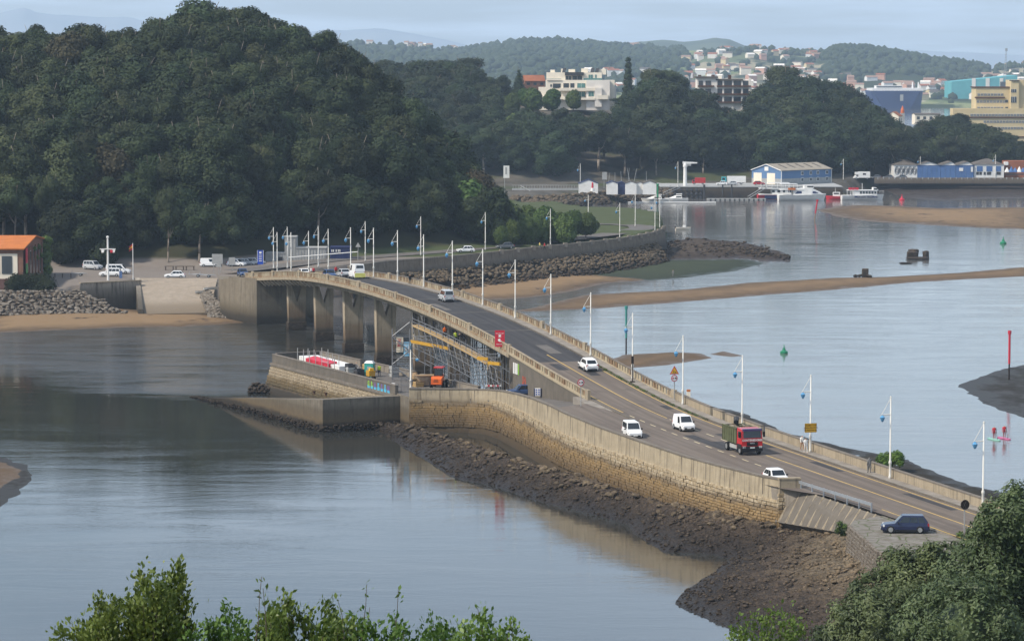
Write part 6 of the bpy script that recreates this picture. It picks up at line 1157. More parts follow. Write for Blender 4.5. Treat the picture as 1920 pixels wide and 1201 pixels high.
tag(obj('far_woodland', np_mesh('far_woodland', np.concatenate(V), np.concatenate(Fc), leaf_mat('far_leaves', (0.022, 0.034, 0.015), (0.036, 0.050, 0.022), 0.1, sc=0.02))), kind='stuff')
# ================================================================ vehicles
M_TYRE = mat('tyre_rubber', (0.018, 0.018, 0.019), None, 2, 0.9); M_RIM = mat('alloy', (0.42, 0.43, 0.44), None, 2, 0.35, 0.5, 0.6); M_CGLASS = mat('car_glass', (0.012, 0.016, 0.020), None, 1, 0.06, 0.7)
M_HEAD = mat('headlamp', (0.75, 0.76, 0.74), None, 1, 0.15, 0.6); M_TAIL = mat('taillamp', (0.35, 0.015, 0.015), None, 1, 0.2, 0.6); M_PLATE = mat('number_plate', (0.75, 0.75, 0.72), None, 1, 0.5); M_TRIM = mat('black_plastic', (0.022, 0.022, 0.024), None, 1, 0.6)
def paint(name, c): return mat(name, c, tuple(x * 0.94 for x in c), 0.8, 0.22, 0.5)
P_WHITE = paint('paint_white', (0.74, 0.74, 0.73)); P_SILVER = paint('paint_silver', (0.40, 0.41, 0.42)); P_NAVY = paint('paint_navy', (0.014, 0.020, 0.055)); P_BLUE = paint('paint_blue', (0.04, 0.075, 0.17)); P_RED = paint('paint_red', (0.42, 0.012, 0.018)); P_GREY = paint('paint_grey', (0.11, 0.115, 0.12))
def wheel_mesh(r, w_):
    t = MB(); t.lathe((0, 0, 0), [(r * 0.62, -w_ / 2), (r * 0.93, -w_ / 2), (r, -w_ * 0.3), (r, w_ * 0.3), (r * 0.93, w_ / 2), (r * 0.62, w_ / 2)], 16); h = MB(); h.lathe((0, 0, 0), [(r * 0.1, -w_ * 0.56), (r * 0.62, -w_ * 0.54), (r * 0.62, w_ * 0.54), (r * 0.1, w_ * 0.56)], 10)
    for mb in (t, h): mb.v = [(a, c, b) for a, b, c in mb.v]
    return t.mesh('tyre', M_TYRE, True), h.mesh('rim', M_RIM)
_wm = {}
def wheels(e, xs, ys, r, w_=0.22):
    if (r, w_) not in _wm: _wm[(r, w_)] = wheel_mesh(r, w_)
    t, h = _wm[(r, w_)]
    for x in xs:
        for y in ys:
            o = bpy.data.objects.new('wheel', t); C.objects.link(o); o.parent = e; o.location = (x, y, r); g = bpy.data.objects.new('rim', h); C.objects.link(g); g.parent = o
def qd(mb, a, b, c, d_, off=None, m=0): return mb.add([a, b, c, d_], [(0, 1, 2, 3)], m)
def car(name, label, loc, yaw, col, L=4.2, W=1.78, H=1.48, hood=0.27, wtop=0.42, rtop=0.80, rbase=0.96, belt=0.60, panel=False, cat='car', pitch=0.0, group=None, lights=False, wr=0.32):
    """x forward; hood..rbase are fractions of the length measured from the nose"""
    e = empty(name, loc, label, cat, group, yaw); e.rotation_euler = (0, -pitch, yaw) if pitch else (0, 0, yaw); X_ = lambda f: L / 2 - f * L; w_ = W / 2; zb, zbelt = 0.20, H * belt; bd = MB()
    st = [(0.0, 0.80, zb + .12, zbelt * 0.70), (0.03, 0.90, zb, zbelt * 0.80), (0.10, 0.97, zb, zbelt * 0.90), (hood, 1.0, zb, zbelt * 0.99), (0.5, 1.0, zb, zbelt), (0.85, 1.0, zb, zbelt), (0.97, 0.95, zb, zbelt * 0.99), (1.0, 0.88, zb + .12, zbelt * 0.86)]
    rings = []
    for f, k, a, t in st:
        y = w_ * k; rings.append([(X_(f), -y * .9, a), (X_(f), y * .9, a), (X_(f), y, a + .16), (X_(f), y, (a + t) / 2 + .1), (X_(f), y * .95, t - .03), (X_(f), y * .82, t), (X_(f), -y * .82, t), (X_(f), -y * .95, t - .03), (X_(f), -y, (a + t) / 2 + .1), (X_(f), -y, a + .16)])
    bd.loft(rings); bd.build('body', col, e, ws=False, smooth=False)
    y0, y1 = w_ * 0.93, w_ * 0.76; zc, zt = zbelt - 0.02, H; A = [(X_(hood), -y0 * .96, zc), (X_(hood), y0 * .96, zc), (X_(rbase), y0 * .96, zc), (X_(rbase), -y0 * .96, zc)]; B = [(X_(wtop), -y1, zt - .02), (X_(wtop), y1, zt - .02), (X_(rtop), y1, zt - .03), (X_(rtop), -y1, zt - .03)]
    cb = MB(); cb.hexa([A[3], A[0], A[1], A[2]], [B[3], B[0], B[1], B[2]]); cb.hexa([(x * 0.995, y, z) for x, y, z in (B[3], B[0], B[1], B[2])], [((X_(rtop) + .08), -y1 * .9, zt + .03), ((X_(wtop) - .1), -y1 * .9, zt + .03), ((X_(wtop) - .1), y1 * .9, zt + .03), ((X_(rtop) + .08), y1 * .9, zt + .03)]); cb.build('cabin', col, e, ws=False)
    lp = lambda a, b, t: tuple(a[i] + (b[i] - a[i]) * t for i in range(3))
    def pane(nm, a, b, c, d_, n_, u0, u1, v0, v1, m=None):
        g = MB(); pt = lambda u, v: Vector(lp(lp(a, b, u), lp(d_, c, u), v)) + Vector(n_) * 0.015; g.add([pt(u0, v0), pt(u1, v0), pt(u1, v1), pt(u0, v1)], [(0, 1, 2, 3)]); g.build(nm, m or M_CGLASS, e, ws=False)
    pane('windscreen', A[0], A[1], B[1], B[0], (0.7, 0, 0.7), .05, .95, .08, .93); 
    if not panel: pane('rear_window', A[2], A[3], B[3], B[2], (-0.9, 0, 0.4), .08, .92, .22, .90)
    else: pane('rear_window', A[2], A[3], B[3], B[2], (-0.9, 0, 0.4), .12, .88, .45, .88)
    for s, (a, b, c, d_) in ((1, (A[1], A[2], B[2], B[1])), (-1, (A[3], A[0], B[0], B[3]))):
        n_ = (0, s, 0.25)
        if s > 0: spans = ((.10, .40), (.43, .68), (.71, .93)) if not panel else ((.10, .36),)
        else: spans = ((.60, .90), (.32, .57), (.07, .29)) if not panel else ((.64, .90),)
        for u0, u1 in spans: pane('side_window', a, b, c, d_, n_, u0, u1, .12, .88)
    wheels(e, (X_(0.19), X_(0.80)), (-w_ + .07, w_ - .07), wr)
    for s in (-1, 1):
        g = MB(); g.box((X_(0.045), s * w_ * .72, zbelt * .74), (.16, W * .2, .17)); g.build('headlight', M_HEAD, e, ws=False)
        g = MB(); g.box((X_(0.975), s * w_ * .80, zbelt * .86), (.14, W * .14, .30)); g.build('taillight', M_TAIL, e, ws=False)
        g = MB(); g.box((X_(hood + .07), s * (w_ + .09), zbelt + .06), (.14, .20, .15)); g.build('mirror', M_TRIM, e, ws=False)
        g = MB(); g.box((0, s * (w_ + .004), zb + .06), (L * .46, .03, .16)); g.build('sill', M_TRIM, e, ws=False)
    g = MB(); g.box((X_(0.0), 0, zb + .17), (.10, W * .66, .20)); g.build('bumper', M_TRIM, e, ws=False)
    g = MB(); g.box((X_(1.0), 0, zb + .13), (.08, W * .70, .20)); g.build('bumper', M_TRIM, e, ws=False)
    g = MB(); g.box((X_(0.0) + .045, 0, zb + .22), (.02, .5, .12)); g.build('number_plate', M_PLATE, e, ws=False)
    g = MB(); g.box((X_(1.0) - .03, 0, zb + .42), (.03, .5, .12)); g.build('number_plate', M_PLATE, e, ws=False)
    return e
YN = math.atan2(-UD.y, -UD.x); YF = math.atan2(UD.y, UD.x)      # heading towards the viewer / away along the road
def on_road(px, off, dz=0.01): d = d_at(px, off); return RP(off, d, dz=dz), d
def pit(d, away): s = (zr(d + 2) - zr(d - 2)) / 4 / UL; return math.atan(s if away else -s)
VAN = dict(L=3.95, W=1.70, H=1.74, hood=0.22, wtop=0.36, rtop=0.96, rbase=0.99, belt=0.56)
q, d = on_road(1099, 3.4); car('hatchback_car', 'white hatchback driving up the ramp towards the bridge', q, YF, P_WHITE, L=4.2, H=1.55, pitch=pit(d, True))
q, d = on_road(833, 3.3); car('van', 'silver grey van driving away over the bridge crest', q, YF, P_SILVER, **{**VAN, 'L': 4.3, 'H': 1.8}, cat='van', pitch=pit(d, True))
q, d = on_road(1274, 6.9); car('van', 'small white panel van with black bumper coming down the middle lane', q, YN, P_WHITE, **VAN, panel=True, cat='van')
q = P(1185, 819, 6.42); car('van', 'white van with side windows waiting beside the sea wall parapet', q, YN - 0.12, P_WHITE, **{**VAN, 'L': 4.3, 'W': 1.8, 'H': 1.8}, cat='van')
q = P(1455, 905, 6.25); car('hatchback_car', 'white hatchback passing behind the end pillar of the sea wall', q, YN, P_WHITE, L=4.0, H=1.46)
q = P(1697, 997, 6.06); car('parked_suv', 'dark navy SUV parked on the broken stone quay', q, R(176), P_NAVY, L=4.45, W=1.87, H=1.63, hood=0.28, wtop=0.43, rtop=0.88, rbase=0.985, belt=0.58, wr=0.36)
q = P(978, 741, 5.15); car('hatchback_car', 'blue hatchback parked at the foot of the ramp wall', q, R(196), P_BLUE, L=4.1, H=1.46)
for px, off, away, kind, colr, lab in ((666, 3.0, True, 'amb', None, ''), (641, 3.4, True, 'car', P_SILVER, 'silver car following the white and yellow van at the far end'), (613, 6.8, False, 'car', P_BLUE, 'dark blue car with lit headlights meeting the silver car'), (566, 3.2, True, 'car', P_WHITE, 'white car leaving the far end of the bridge'), (451, 6.5, False, 'car', P_BLUE, 'dark blue car coming onto the far end of the bridge')):
    q, d = on_road(px, off)
    if kind == 'amb':
        e = car('van', 'white and yellow high roof van on the far half of the bridge', q, YF, P_WHITE, L=5.2, W=2.0, H=2.5, hood=0.16, wtop=0.28, rtop=0.985, rbase=1.0, belt=0.52, panel=True, cat='van', pitch=pit(d, True)); g = MB(); g.box((-2.62, 0, 0.62), (0.06, 1.9, 0.75)); g.build('yellow_panel', mat('pale_yellow', (0.62, 0.60, 0.16), None, 1, 0.5), e, ws=False)
    else: car('car', lab, q, YF if away else YN, colr, pitch=pit(d, away), L=4.3, H=1.5)
# ---- the red skip lorry
q, d = on_road(1383, 7.0); tr = empty('skip_lorry', q, 'red truck carrying an open green skip on the causeway', 'truck', rz=YN)
def tb(nm, m, c, s, par=tr, mtx=None): g = MB(); g.box(c, s, 0, 0, mtx); return g.build(nm, m, par, ws=False)
g = MB(); g.loft([[(1.6, -1.2, 0.75), (1.6, 1.2, 0.75), (1.6, 1.2, 2.9), (1.6, -1.2, 2.9)], [(3.25, -1.2, 0.75), (3.25, 1.2, 0.75), (3.25, 1.2, 1.75), (3.25, -1.2, 1.75)]], caps=True); 
g = MB(); g.add([(1.55, -1.2, .7), (3.3, -1.2, .7), (3.3, -1.2, 1.85), (3.15, -1.15, 2.85), (1.55, -1.15, 2.95), (1.55, 1.2, .7), (3.3, 1.2, .7), (3.3, 1.2, 1.85), (3.15, 1.15, 2.85), (1.55, 1.15, 2.95)], [(0, 1, 2, 3, 4), (9, 8, 7, 6, 5), (0, 5, 6, 1), (1, 6, 7, 2), (2, 7, 8, 3), (3, 8, 9, 4), (4, 9, 5, 0)]); cab = g.build('cab', P_RED, tr, ws=False)
g = MB(); g.add([(3.305, -1.05, 1.95), (3.305, 1.05, 1.95), (3.18, 1.0, 2.72), (3.18, -1.0, 2.72)], [(0, 1, 2, 3)]); g.v = [(x + .012, y, z) for x, y, z in g.v]; g.build('windscreen', M_CGLASS, tr, ws=False)
tb('sun_visor', paint('paint_purple', (0.055, 0.035, 0.12)), (3.22, 0, 2.84), (0.35, 2.2, 0.24))
for s in (-1, 1):
    g = MB(); g.box((2.45, s * 1.2, 2.25), (0.9, 0.03, 0.7)); g.build('side_window', M_CGLASS, tr, ws=False)
    tb('headlight', M_HEAD, (3.34, s * 0.95, 0.92), (0.08, 0.38, 0.2)); tb('mirror', M_TRIM, (3.2, s * 1.42, 2.3), (0.15, 0.22, 0.6)); tb('mudguard', M_TRIM, (2.5, s * 1.1, 0.95), (1.35, 0.34, 0.5))
tb('bumper', M_TRIM, (3.32, 0, 0.72), (0.12, 2.45, 0.55)); tb('grille', M_TRIM, (3.315, 0, 1.28), (0.03, 1.3, 0.42)); tb('number_plate', M_PLATE, (3.39, 0, 0.86), (0.02, 0.55, 0.14))
lettering('CONTENEDORES', 0.30, Matrix.Translation((3.325, 0, 1.68)) @ Matrix.Rotation(R(90), 4, 'Z') @ Matrix.Rotation(R(90), 4, 'X'), M_PLATE, tr, 0.012, ws=False); lettering('MAN', 0.24, Matrix.Translation((3.34, 0, 1.36)) @ Matrix.Rotation(R(90), 4, 'Z') @ Matrix.Rotation(R(90), 4, 'X'), M_RIM, tr, 0.01, ws=False)
tb('chassis', M_DGREY, (-0.6, 0, 0.85), (5.4, 0.9, 0.28)); 
for s in (-1, 1): tb('side_guard', M_LGREY, (0.2, s * 1.1, 0.72), (2.3, 0.08, 0.42))
wheels(tr, (2.5, -1.9), (-1.05, 1.05), 0.5, 0.3)
M_SKIP = mat('skip_green', (0.105, 0.115, 0.060), (0.075, 0.080, 0.045), 1.2, 0.7); g = MB()
for s in (-1, 1): g.box((-1.0, s * 1.17, 1.95), (4.6, 0.07, 1.7))
g.box((-3.28, 0, 1.95), (0.07, 2.34, 1.7)); g.box((1.27, 0, 1.95), (0.07, 2.34, 1.7)); g.box((-1.0, 0, 1.12), (4.6, 2.34, 0.08)); sk_ = g.build('skip', M_SKIP, tr, ws=False)
for x in np.arange(-3.1, 1.2, 0.72):
    for s in (-1, 1): tb('rib', M_SKIP, (x, s * 1.235, 1.92), (0.10, 0.07, 1.6), sk_)
for s in (-1, 1): tb('top_rail', M_SKIP, (-1, s * 1.2, 2.82), (4.7, 0.14, 0.1), sk_)
ld_ = empty('skip_load', q + Vector((0, 0, 2.3)), 'dark heap of scrap and brush piled in the green skip', 'load', rz=YN); rn = random.Random(3)
for i in range(16): o = bpy.data.objects.new('scrap', RK[i % 7]); C.objects.link(o); o.parent = ld_; o.location = (rn.uniform(-2.6, 0.6), rn.uniform(-.8, .8), rn.uniform(-.4, .35)); o.scale = (rn.uniform(.5, 1.0),) * 3
g = MB(); g.tube((-2.6, 0.2, 0.3), (-2.2, 0.1, 1.35), 0.28, 0.32, 7); g.tube((-2.2, 0.1, 1.35), (-1.5, -0.2, 0.9), 0.22, 0.3, 7); g.build('grab', M_DGREY, ld_, ws=False)
for i in range(7): g = MB(); g.box((rn.uniform(-2, .6), rn.uniform(-.7, .7), rn.uniform(.3, .6)), (rn.uniform(.8, 1.4), .12, .06), rn.uniform(0, 3)); g.build('plank', M_SHEET, ld_, ws=False)
# ---- car park vehicles and trailers
CPZ = 5.63
def park(px, py, yaw, fn, lab, **k): q = P(px, py, CPZ); return fn(k.pop('name', 'parked_car'), lab, q, yaw, **k)
park(328, 521, R(182), car, 'white hatchback parked above the slipway', col=P_WHITE, L=4.3, H=1.5)
park(207, 518, R(180), car, 'white off-roader parked behind the tall white mast', col=P_WHITE, L=4.6, H=1.72, wtop=.40, rtop=.92, rbase=.985)
park(222, 513, R(0), car, 'white minibus parked behind the off-roader', col=P_WHITE, L=5.2, W=1.9, H=1.95, hood=.2, wtop=.34, rtop=.97, rbase=.995, belt=.55, cat='van', name='parked_van')
park(174, 505, R(-35), car, 'silver people carrier parked at the wood edge', col=P_SILVER, L=4.5, H=1.85, hood=.22, wtop=.36, rtop=.94, rbase=.985, cat='van', name='parked_van')
park(394, 500, R(0), car, 'white van parked behind the grey notice board', col=P_WHITE, **{**VAN, 'L': 4.4, 'H': 1.85}, panel=True, cat='van', name='parked_van')
park(444, 499, R(-20), car, 'white car parked third from the blue totem sign', col=P_WHITE, H=1.6); park(463, 497, R(-15), car, 'silver car parked second from the blue totem sign', col=P_SILVER); park(478, 496, R(-15), car, 'silver estate car parked beside the blue totem sign', col=P_SILVER, L=4.6)
q = P(873, 473, 6.47); car('car', 'white car on the promenade road behind the wall', q, R(190), P_WHITE); q = P(947, 466, 6.47); car('car', 'dark grey car on the promenade road by the blue sign', q, R(195), P_GREY)
for px, py, lab in ((370, 519, 'empty boat trailer beside the white hatchback'), (390, 520, 'boat trailer nearest the bridge wing wall'), (150, 517, 'empty boat trailer near the bollards')):
    e = empty('boat_trailer', P(px, py, CPZ), lab, 'trailer'); g = MB(); g.tube((-1.8, 0, .55), (1.6, 0, .5), .06, None, 5); g.tube((-1, -.6, .55), (1, -.6, .55), .05, None, 5); g.tube((-1, .6, .55), (1, .6, .55), .05, None, 5); g.tube((1, -.6, .55), (1, .6, .55), .05, None, 5); g.tube((-1.0, -.6, .55), (-1.0, .6, .55), .05, None, 5); g.tube((-1.7, 0, .5), (-1.6, 0, 1.2), .05, None, 5); g.build('frame', M_STEEL, e, ws=False); wheels(e, (0.2,), (-.75, .75), 0.3)
# ================================================================ lamp posts
LP_W = mat('lamp_white', (0.60, 0.585, 0.54), (0.52, 0.505, 0.46), 1, 0.5); LP_B = mat('lantern_blue', (0.09, 0.27, 0.46), (0.07, 0.22, 0.40), 2, 0.25, 0.5)
pole = MB(); pole.lathe((0, 0, 0), [(0.17, -0.1), (0.17, 0.25), (0.13, 0.35), (0.13, 1.55), (0.17, 1.62), (0.17, 1.80), (0.095, 1.95), (0.065, 8.5)], 10); pole = pole.mesh('pole', LP_W, True)
fin = MB(); fin.lathe((0, 0, 8.5), [(0.11, 0), (0.11, 0.06), (0.02, 0.2)], 8); fin = fin.mesh('finial', LP_W); arm = MB(); arm.tube((0, 0, 6.75), (1.05, 0, 6.75), 0.055, 0.045, 6); arm.tube((0.02, 0, 8.45), (1.0, 0, 6.78), 0.025, None, 5); arm = arm.mesh('arm', LP_W)
lan = MB(); lan.lathe((0.92, 0, 6.0), [(0.06, 0), (0.17, 0.14), (0.27, 0.42), (0.30, 0.46), (0.14, 0.62), (0.05, 0.72)], 8); lan = lan.mesh('lantern', LP_B)
def lamp(loc, rz, lab, grp, h=8.5):
    e = empty('street_lamp', loc, lab, 'street lamp', grp, rz); e.scale = (1, 1, h / 8.5)
    for nm, me in (('pole', pole), ('arm', arm), ('lantern', lan)):
        o = bpy.data.objects.new(nm, me); C.objects.link(o); o.parent = e
        if nm == 'pole': f = bpy.data.objects.new('finial', fin); C.objects.link(f); f.parent = o
LR = [(1850, 'at the right edge above the evergreen'), (1674, 'beside the lone walker in grey'), (1523, 'carrying the yellow notice panel'), (1394, 'behind the red truck'), (1282, 'beside the works warning signs'), (1187, 'next to the black traffic signal'), (1108, 'just right of the white hatchback on the ramp'), (1033, 'standing above the red banner sign'), (966, 'fourth towards the truck from the grey van'), (905, 'third towards the truck from the grey van'), (848, 'second beyond the grey van'), (794, 'nearest the dark clothed pedestrian'), (745, 'left of the dark clothed pedestrian'), (700, 'right of the white and yellow van'), (657, 'behind the white and yellow van'), (615, 'beside the dark blue car with headlights'), (578, 'beside the white car leaving the bridge'), (545, 'second from the far end of the bridge'), (519, 'last at the far end of the bridge')]
for px, w_ in LR: d = d_at(px, 0.0); lamp(RP(0.0, d, dz=0.13), rzb, 'white lamp post with blue lantern ' + w_, 'lamp posts along the bridge road')
for px, py, w_ in ((597, 500, 'behind the bridge end before the grey containers'), (685, 489, 'by the scrub where the promenade starts'), (789, 478, 'on the promenade above the beach'), (910, 468, 'on the promenade by the parked dark car'), (1032, 460, 'on the promenade in front of the young trees'), (1162, 446, 'on the promenade bend beside the lawn'), (1228, 437, 'at the outer end of the promenade'), (1237, 426, 'behind the one at the outer end of the promenade'), (1191, 424, 'on the far side of the promenade bend'), (513, 503, 'paired with the last one of the bridge'), (539, 502, 'paired with the second last of the bridge')): lamp(P(px, py, 6.45), R(195), 'white lamp post ' + w_, 'lamp posts of the promenade')
for px, y0, y1, w_ in ((1088, 307, 354, 'beside the first white cabin'), (1271, 303, 350, 'left of the white crane'), (1581, 298, 336, 'right of the light blue shed'), (1725, 293, 334, 'in front of the mural warehouse'), (1866, 290, 334, 'in front of the boathouse'), (1103, 360, 402, 'on the point below the cabins')):
    d = 6000 * 45.4 / (y1 - 114) if y1 < 400 else 900; h = (y1 - y0) / F * d; lamp(Vector((WX(px, d), d, 4.6 if y1 < 400 else 6.0)), R(180), 'white harbour lamp post ' + w_, 'harbour lamp posts', h)
q = P(770, 727, FZ); lamp(Vector((q.x, q.y, FZ)), R(10), 'short white lamp post in front of the scaffolding', 'lamp posts of the promenade', 5.2)
# ================================================================ signs
M_SGRED = mat('sign_red', (0.50, 0.025, 0.045), (0.44, 0.02, 0.04), 0.5, 0.5); M_SGYEL = mat('sign_yellow', (0.72, 0.40, 0.02), (0.66, 0.36, 0.02), 0.5, 0.5); M_INK = mat('sign_ink', (0.03, 0.02, 0.015), None, 1, 0.7); M_POST = mat('post_grey', (0.30, 0.30, 0.29), None, 1, 0.5)
def disc(mb, c, r, yaw, n_=20, m=0, th=0.02):
    M_ = facing(c, yaw); mb.add([M_ @ Vector((r * math.cos(2 * math.pi * i / n_), r * math.sin(2 * math.pi * i / n_), z)) for z in (0, th) for i in range(n_)], [tuple(range(n_ - 1, -1, -1)), tuple(range(n_, 2 * n_))] + [(i, (i + 1) % n_, n_ + (i + 1) % n_, n_ + i) for i in range(n_)], m); return mb
def poly_plate(mb, c, pts, yaw, th=0.02, m=0):
    M_ = facing(c, yaw); n_ = len(pts); mb.add([M_ @ Vector((x, y, z)) for z in (0, th) for x, y in pts], [tuple(range(n_ - 1, -1, -1)), tuple(range(n_, 2 * n_))] + [(i, (i + 1) % n_, n_ + (i + 1) % n_, n_ + i) for i in range(n_)], m); return mb
def no_overtake(e, c, yaw, r=0.45):
    g = MB(); disc(g, c, r, yaw); rim_ = g.build('red_ring', M_SGRED, e); M_ = facing(c, yaw); f = M_.to_3x3() @ Vector((0, 0, 1)); g = MB(); disc(g, c + f * 0.022, r * 0.76, yaw, th=0.008); g.build('white_face', M_PWHITE, e)
    for x, m in ((-0.17, M_SGRED), (0.17, M_INK)):
        g = MB(); poly_plate(g, c + f * 0.032, [(x - .12, -.08), (x + .12, -.08), (x + .12, .02), (x + .07, .10), (x - .07, .10), (x - .12, .02)], yaw, 0.006); g.build('car_symbol', m, e)
SY = R(18)
def sign_post(e, base, h, r=0.045, m=None): g = MB(); g.tube(base, base + Vector((0, 0, h)), r, None, 7); g.build('post', m or M_POST, e)
b = P(1089, 761, 7.3); e = empty('road_sign', b, 'round no-overtaking sign alone at the end of the ramp balustrade', 'road sign'); sign_post(e, b, 2.9, 0.06); no_overtake(e, b + Vector((0, -.07, 2.95)), SY)
q, d = on_road(1266, -0.2); b = RP(-0.15, d_at(1266, -0.15), dz=0.14); e = empty('road_sign', b, 'yellow works triangle above a no-overtaking sign behind the balustrade', 'road sign'); sign_post(e, b, 3.4, 0.06); no_overtake(e, b + Vector((0, -.07, 2.75)), SY, 0.43)
c_ = b + Vector((0, -.08, 3.68)); f = facing(c_, SY).to_3x3() @ Vector((0, 0, 1)); g = MB(); poly_plate(g, c_, [(-.62, -.42), (.62, -.42), (0, .66)], SY); g.build('red_border', M_SGRED, e); g = MB(); poly_plate(g, c_ + f * .022, [(-.44, -.32), (.44, -.32), (0, .45)], SY, .008); g.build('yellow_face', M_SGYEL, e)
g = MB(); poly_plate(g, c_ + f * .032, [(.02, -.26), (.26, -.26), (.14, -.1)], SY, .006); poly_plate(g, c_ + f * .032, [(-.2, -.26), (-.12, -.26), (-.02, -.06), (-.06, .08), (-.14, .06), (-.1, -.06)], SY, .006); g.build('digging_man', M_INK, e)
d = d_at(1523, 0.0); b = RP(0, d, dz=2.35) + Vector((0, -.22, 0)); e = empty('works_sign', b, 'yellow notice panel with three lines of text on the lamp post', 'sign'); g = MB(); poly_plate(g, b, [(-.72, 0), (.72, 0), (.72, 1.02), (-.72, 1.02)], SY); g.build('panel', M_SGYEL, e); f = facing(b, SY).to_3x3() @ Vector((0, 0, 1))
for t, z in (('TRAMO CON', .78), ('SEÑALIZACION', .51), ('HORIZONTAL', .24)): lettering(t, .24, facing(b + Vector((0, 0, z)) + f * .03, SY), M_INK, e, 0.006)
g = MB(); 
for a, c2 in (((-.7, .02), (.7, .05)), ((-.7, .97), (.7, 1.0)), ((-.7, .02), (-.67, 1.0)), ((.67, .02), (.7, 1.0))): poly_plate(g, b + f * .022, [(a[0], a[1]), (c2[0], a[1]), (c2[0], c2[1]), (a[0], c2[1])], SY, .006)
g.build('border', M_INK, e)
# red project banner
q = P(944, 730, 4.65); b = Vector((q.x + 0.1, q.y - 0.5, 4.6)); sc_ = b.y / F; e = empty('project_sign', b, 'tall red sign board on a black post at the bridge end', 'sign'); zt, zb = WZ(619, b.y), WZ(650, b.y); g = MB(); g.tube(b, Vector((b.x, b.y, zb + .3)), .09, None, 7); g.build('post', M_INK, e)
xc = WX(937, b.y); c_ = Vector((xc, b.y - .15, (zt + zb) / 2)); hw, hh = 9.2 * sc_, (zt - zb) / 2; g = MB(); poly_plate(g, c_, [(-hw, -hh), (hw, -hh), (hw, hh), (-hw, hh)], 0, .05); g.build('board', M_SGRED, e); f = Vector((0, -.058, 0)); c_ = c_ + f
lettering('OBRAS EN CURSO', .14, facing(c_ + Vector((0, 0, .72)), 0), M_PWHITE, e, .004); lettering('MEJORA PUENTE', .13, facing(c_ + Vector((0, 0, -.78)), 0), M_PWHITE, e, .004)
g = MB(); poly_plate(g, c_ + Vector((0, 0, .36)), [(-.22, -.16), (.22, -.16), (.1, 0), (.22, .2), (-.22, .2), (-.1, 0)], 0, .01); poly_plate(g, c_ + Vector((0, 0, -.25)), [(-.28, 0), (-.1, -.16), (.36, -.2), (.30, -.12), (.05, .02), (.12, .16), (-.02, .28), (-.22, .18)], 0, .01); g.build('emblem', M_PWHITE, e)
# banners on the scaffold tower
def banner(px0, px1, py0, py1, d, m, lab, txt, tm, two=None):
    e = empty('banner', PD((px0 + px1) / 2, py1, d), lab, 'banner'); g = MB(); n_ = 8; vs_ = []
    for i in range(n_ + 1):
        for s, px in ((0, px0), (1, px1)): q = PD(px, py0 + (py1 - py0) * i / n_, d + .06 * math.sin(i * 1.3 + s)); vs_.append(q)
    g.add(vs_, [(2 * i, 2 * i + 2, 2 * i + 3, 2 * i + 1) for i in range(n_)]); g.build('cloth', m, e); c_ = PD((px0 + px1) / 2, (py0 + py1) / 2, d - .16); k = d / F
    if two: lettering(two[0], 5.2 * k, facing(PD((px0 + px1) / 2 - 2.7, (py0 + py1) / 2, d - .16), 0, R(90)), tm, e, .01); lettering(two[1], 5.2 * k, facing(PD((px0 + px1) / 2 + 2.9, (py0 + py1) / 2 - 1, d - .16), 0, R(90)), tm, e, .01)
    else: lettering(txt, 8.0 * k, facing(PD((px0 + px1) / 2 - .8, (py0 + py1) / 2 - 3.5, d - .16), 0, R(90)), tm, e, .02)
    return e
DB = 455.0
banner(743, 756, 632, 660, DB, mat('banner_cream', (0.62, 0.55, 0.42), None, 1, 0.8), 'cream banner reading PERI on the scaffold tower', 'PERI', M_SGRED); banner(757, 770.5, 640.5, 667, DB - .3, mat('banner_blue', (0.20, 0.47, 0.68), None, 1, 0.8), 'light blue banner with vertical white letters beside the PERI banner', '', M_PWHITE, ('LUSA DE', 'MONTE'))
# blue totem, grey board, triangle signs, signal
d = 690.0; e = empty('totem_sign', PD(487, 492, d), 'royal blue totem sign with white emblem at the car park', 'sign'); part('board', M_ROYAL, e, (482, 492.5, 468.5, 495, d, 0.4)); part('emblem', M_PWHITE, e, (485.3, 489.5, 471, 474.6, d - .06, .06)); part('edge', M_PWHITE, e, (481.4, 482, 468.5, 490, d - .02, .4), (492.5, 493.1, 468.5, 490, d - .02, .4))
for y in (477.5, 481, 484.5, 488): part('text_line', M_PWHITE, e, (484.5, 490, y, y + 1.1, d - .06, .06))
d = 668.0; e = empty('notice_board', PD(406, 495, d), 'grey notice board on two posts seen from behind', 'sign'); part('board', M_LGREY, e, (396.5, 416.5, 475.5, 494, d, .15)); part('post', M_POST, e, (399, 400, 494, 511, d, .1), ); part('post', M_POST, e, (412.5, 413.5, 494, 511, d, .1))
e = empty('notice_board', PD(434, 500, d), 'smaller grey panel sign right of the grey notice board', 'sign'); part('board', M_LGREY, e, (428, 440, 482, 496, d, .15)); part('post', M_POST, e, (433.5, 434.5, 496, 508, d, .1))
for px, py, d, lab in ((409, 495, 655, 'pale triangular sign at the bridge wing wall'), (671, 458, 700, 'dark backed triangular sign by the blue container')):
    z0 = 6.3; b = Vector((WX(px, d), d, z0)); e = empty('road_sign', b, lab, 'road sign'); zt = WZ(py, d); sign_post(e, b, zt - z0, .06); g = MB(); poly_plate(g, Vector((b.x, d - .08, zt - .1)), [(-.6, -.4), (.6, -.4), (0, .62)], 0); g.build('plate', M_LGREY, e)
d = d_at(1187, 0.5); b = RP(0.75, d_at(1186, .75), dz=.14); e = empty('traffic_signal', b, 'black temporary traffic signal beside the lamp post on the ramp', 'traffic signal'); sign_post(e, b, 2.5, .07, M_INK); g = MB(); g.box(b + Vector((0, 0, 2.9)), (.32, .28, .95)); g.build('signal_head', M_INK, e); g = MB(); g.box(b + Vector((0, 0, .06)), (.6, .6, .12)); g.build('foot', M_INK, e)
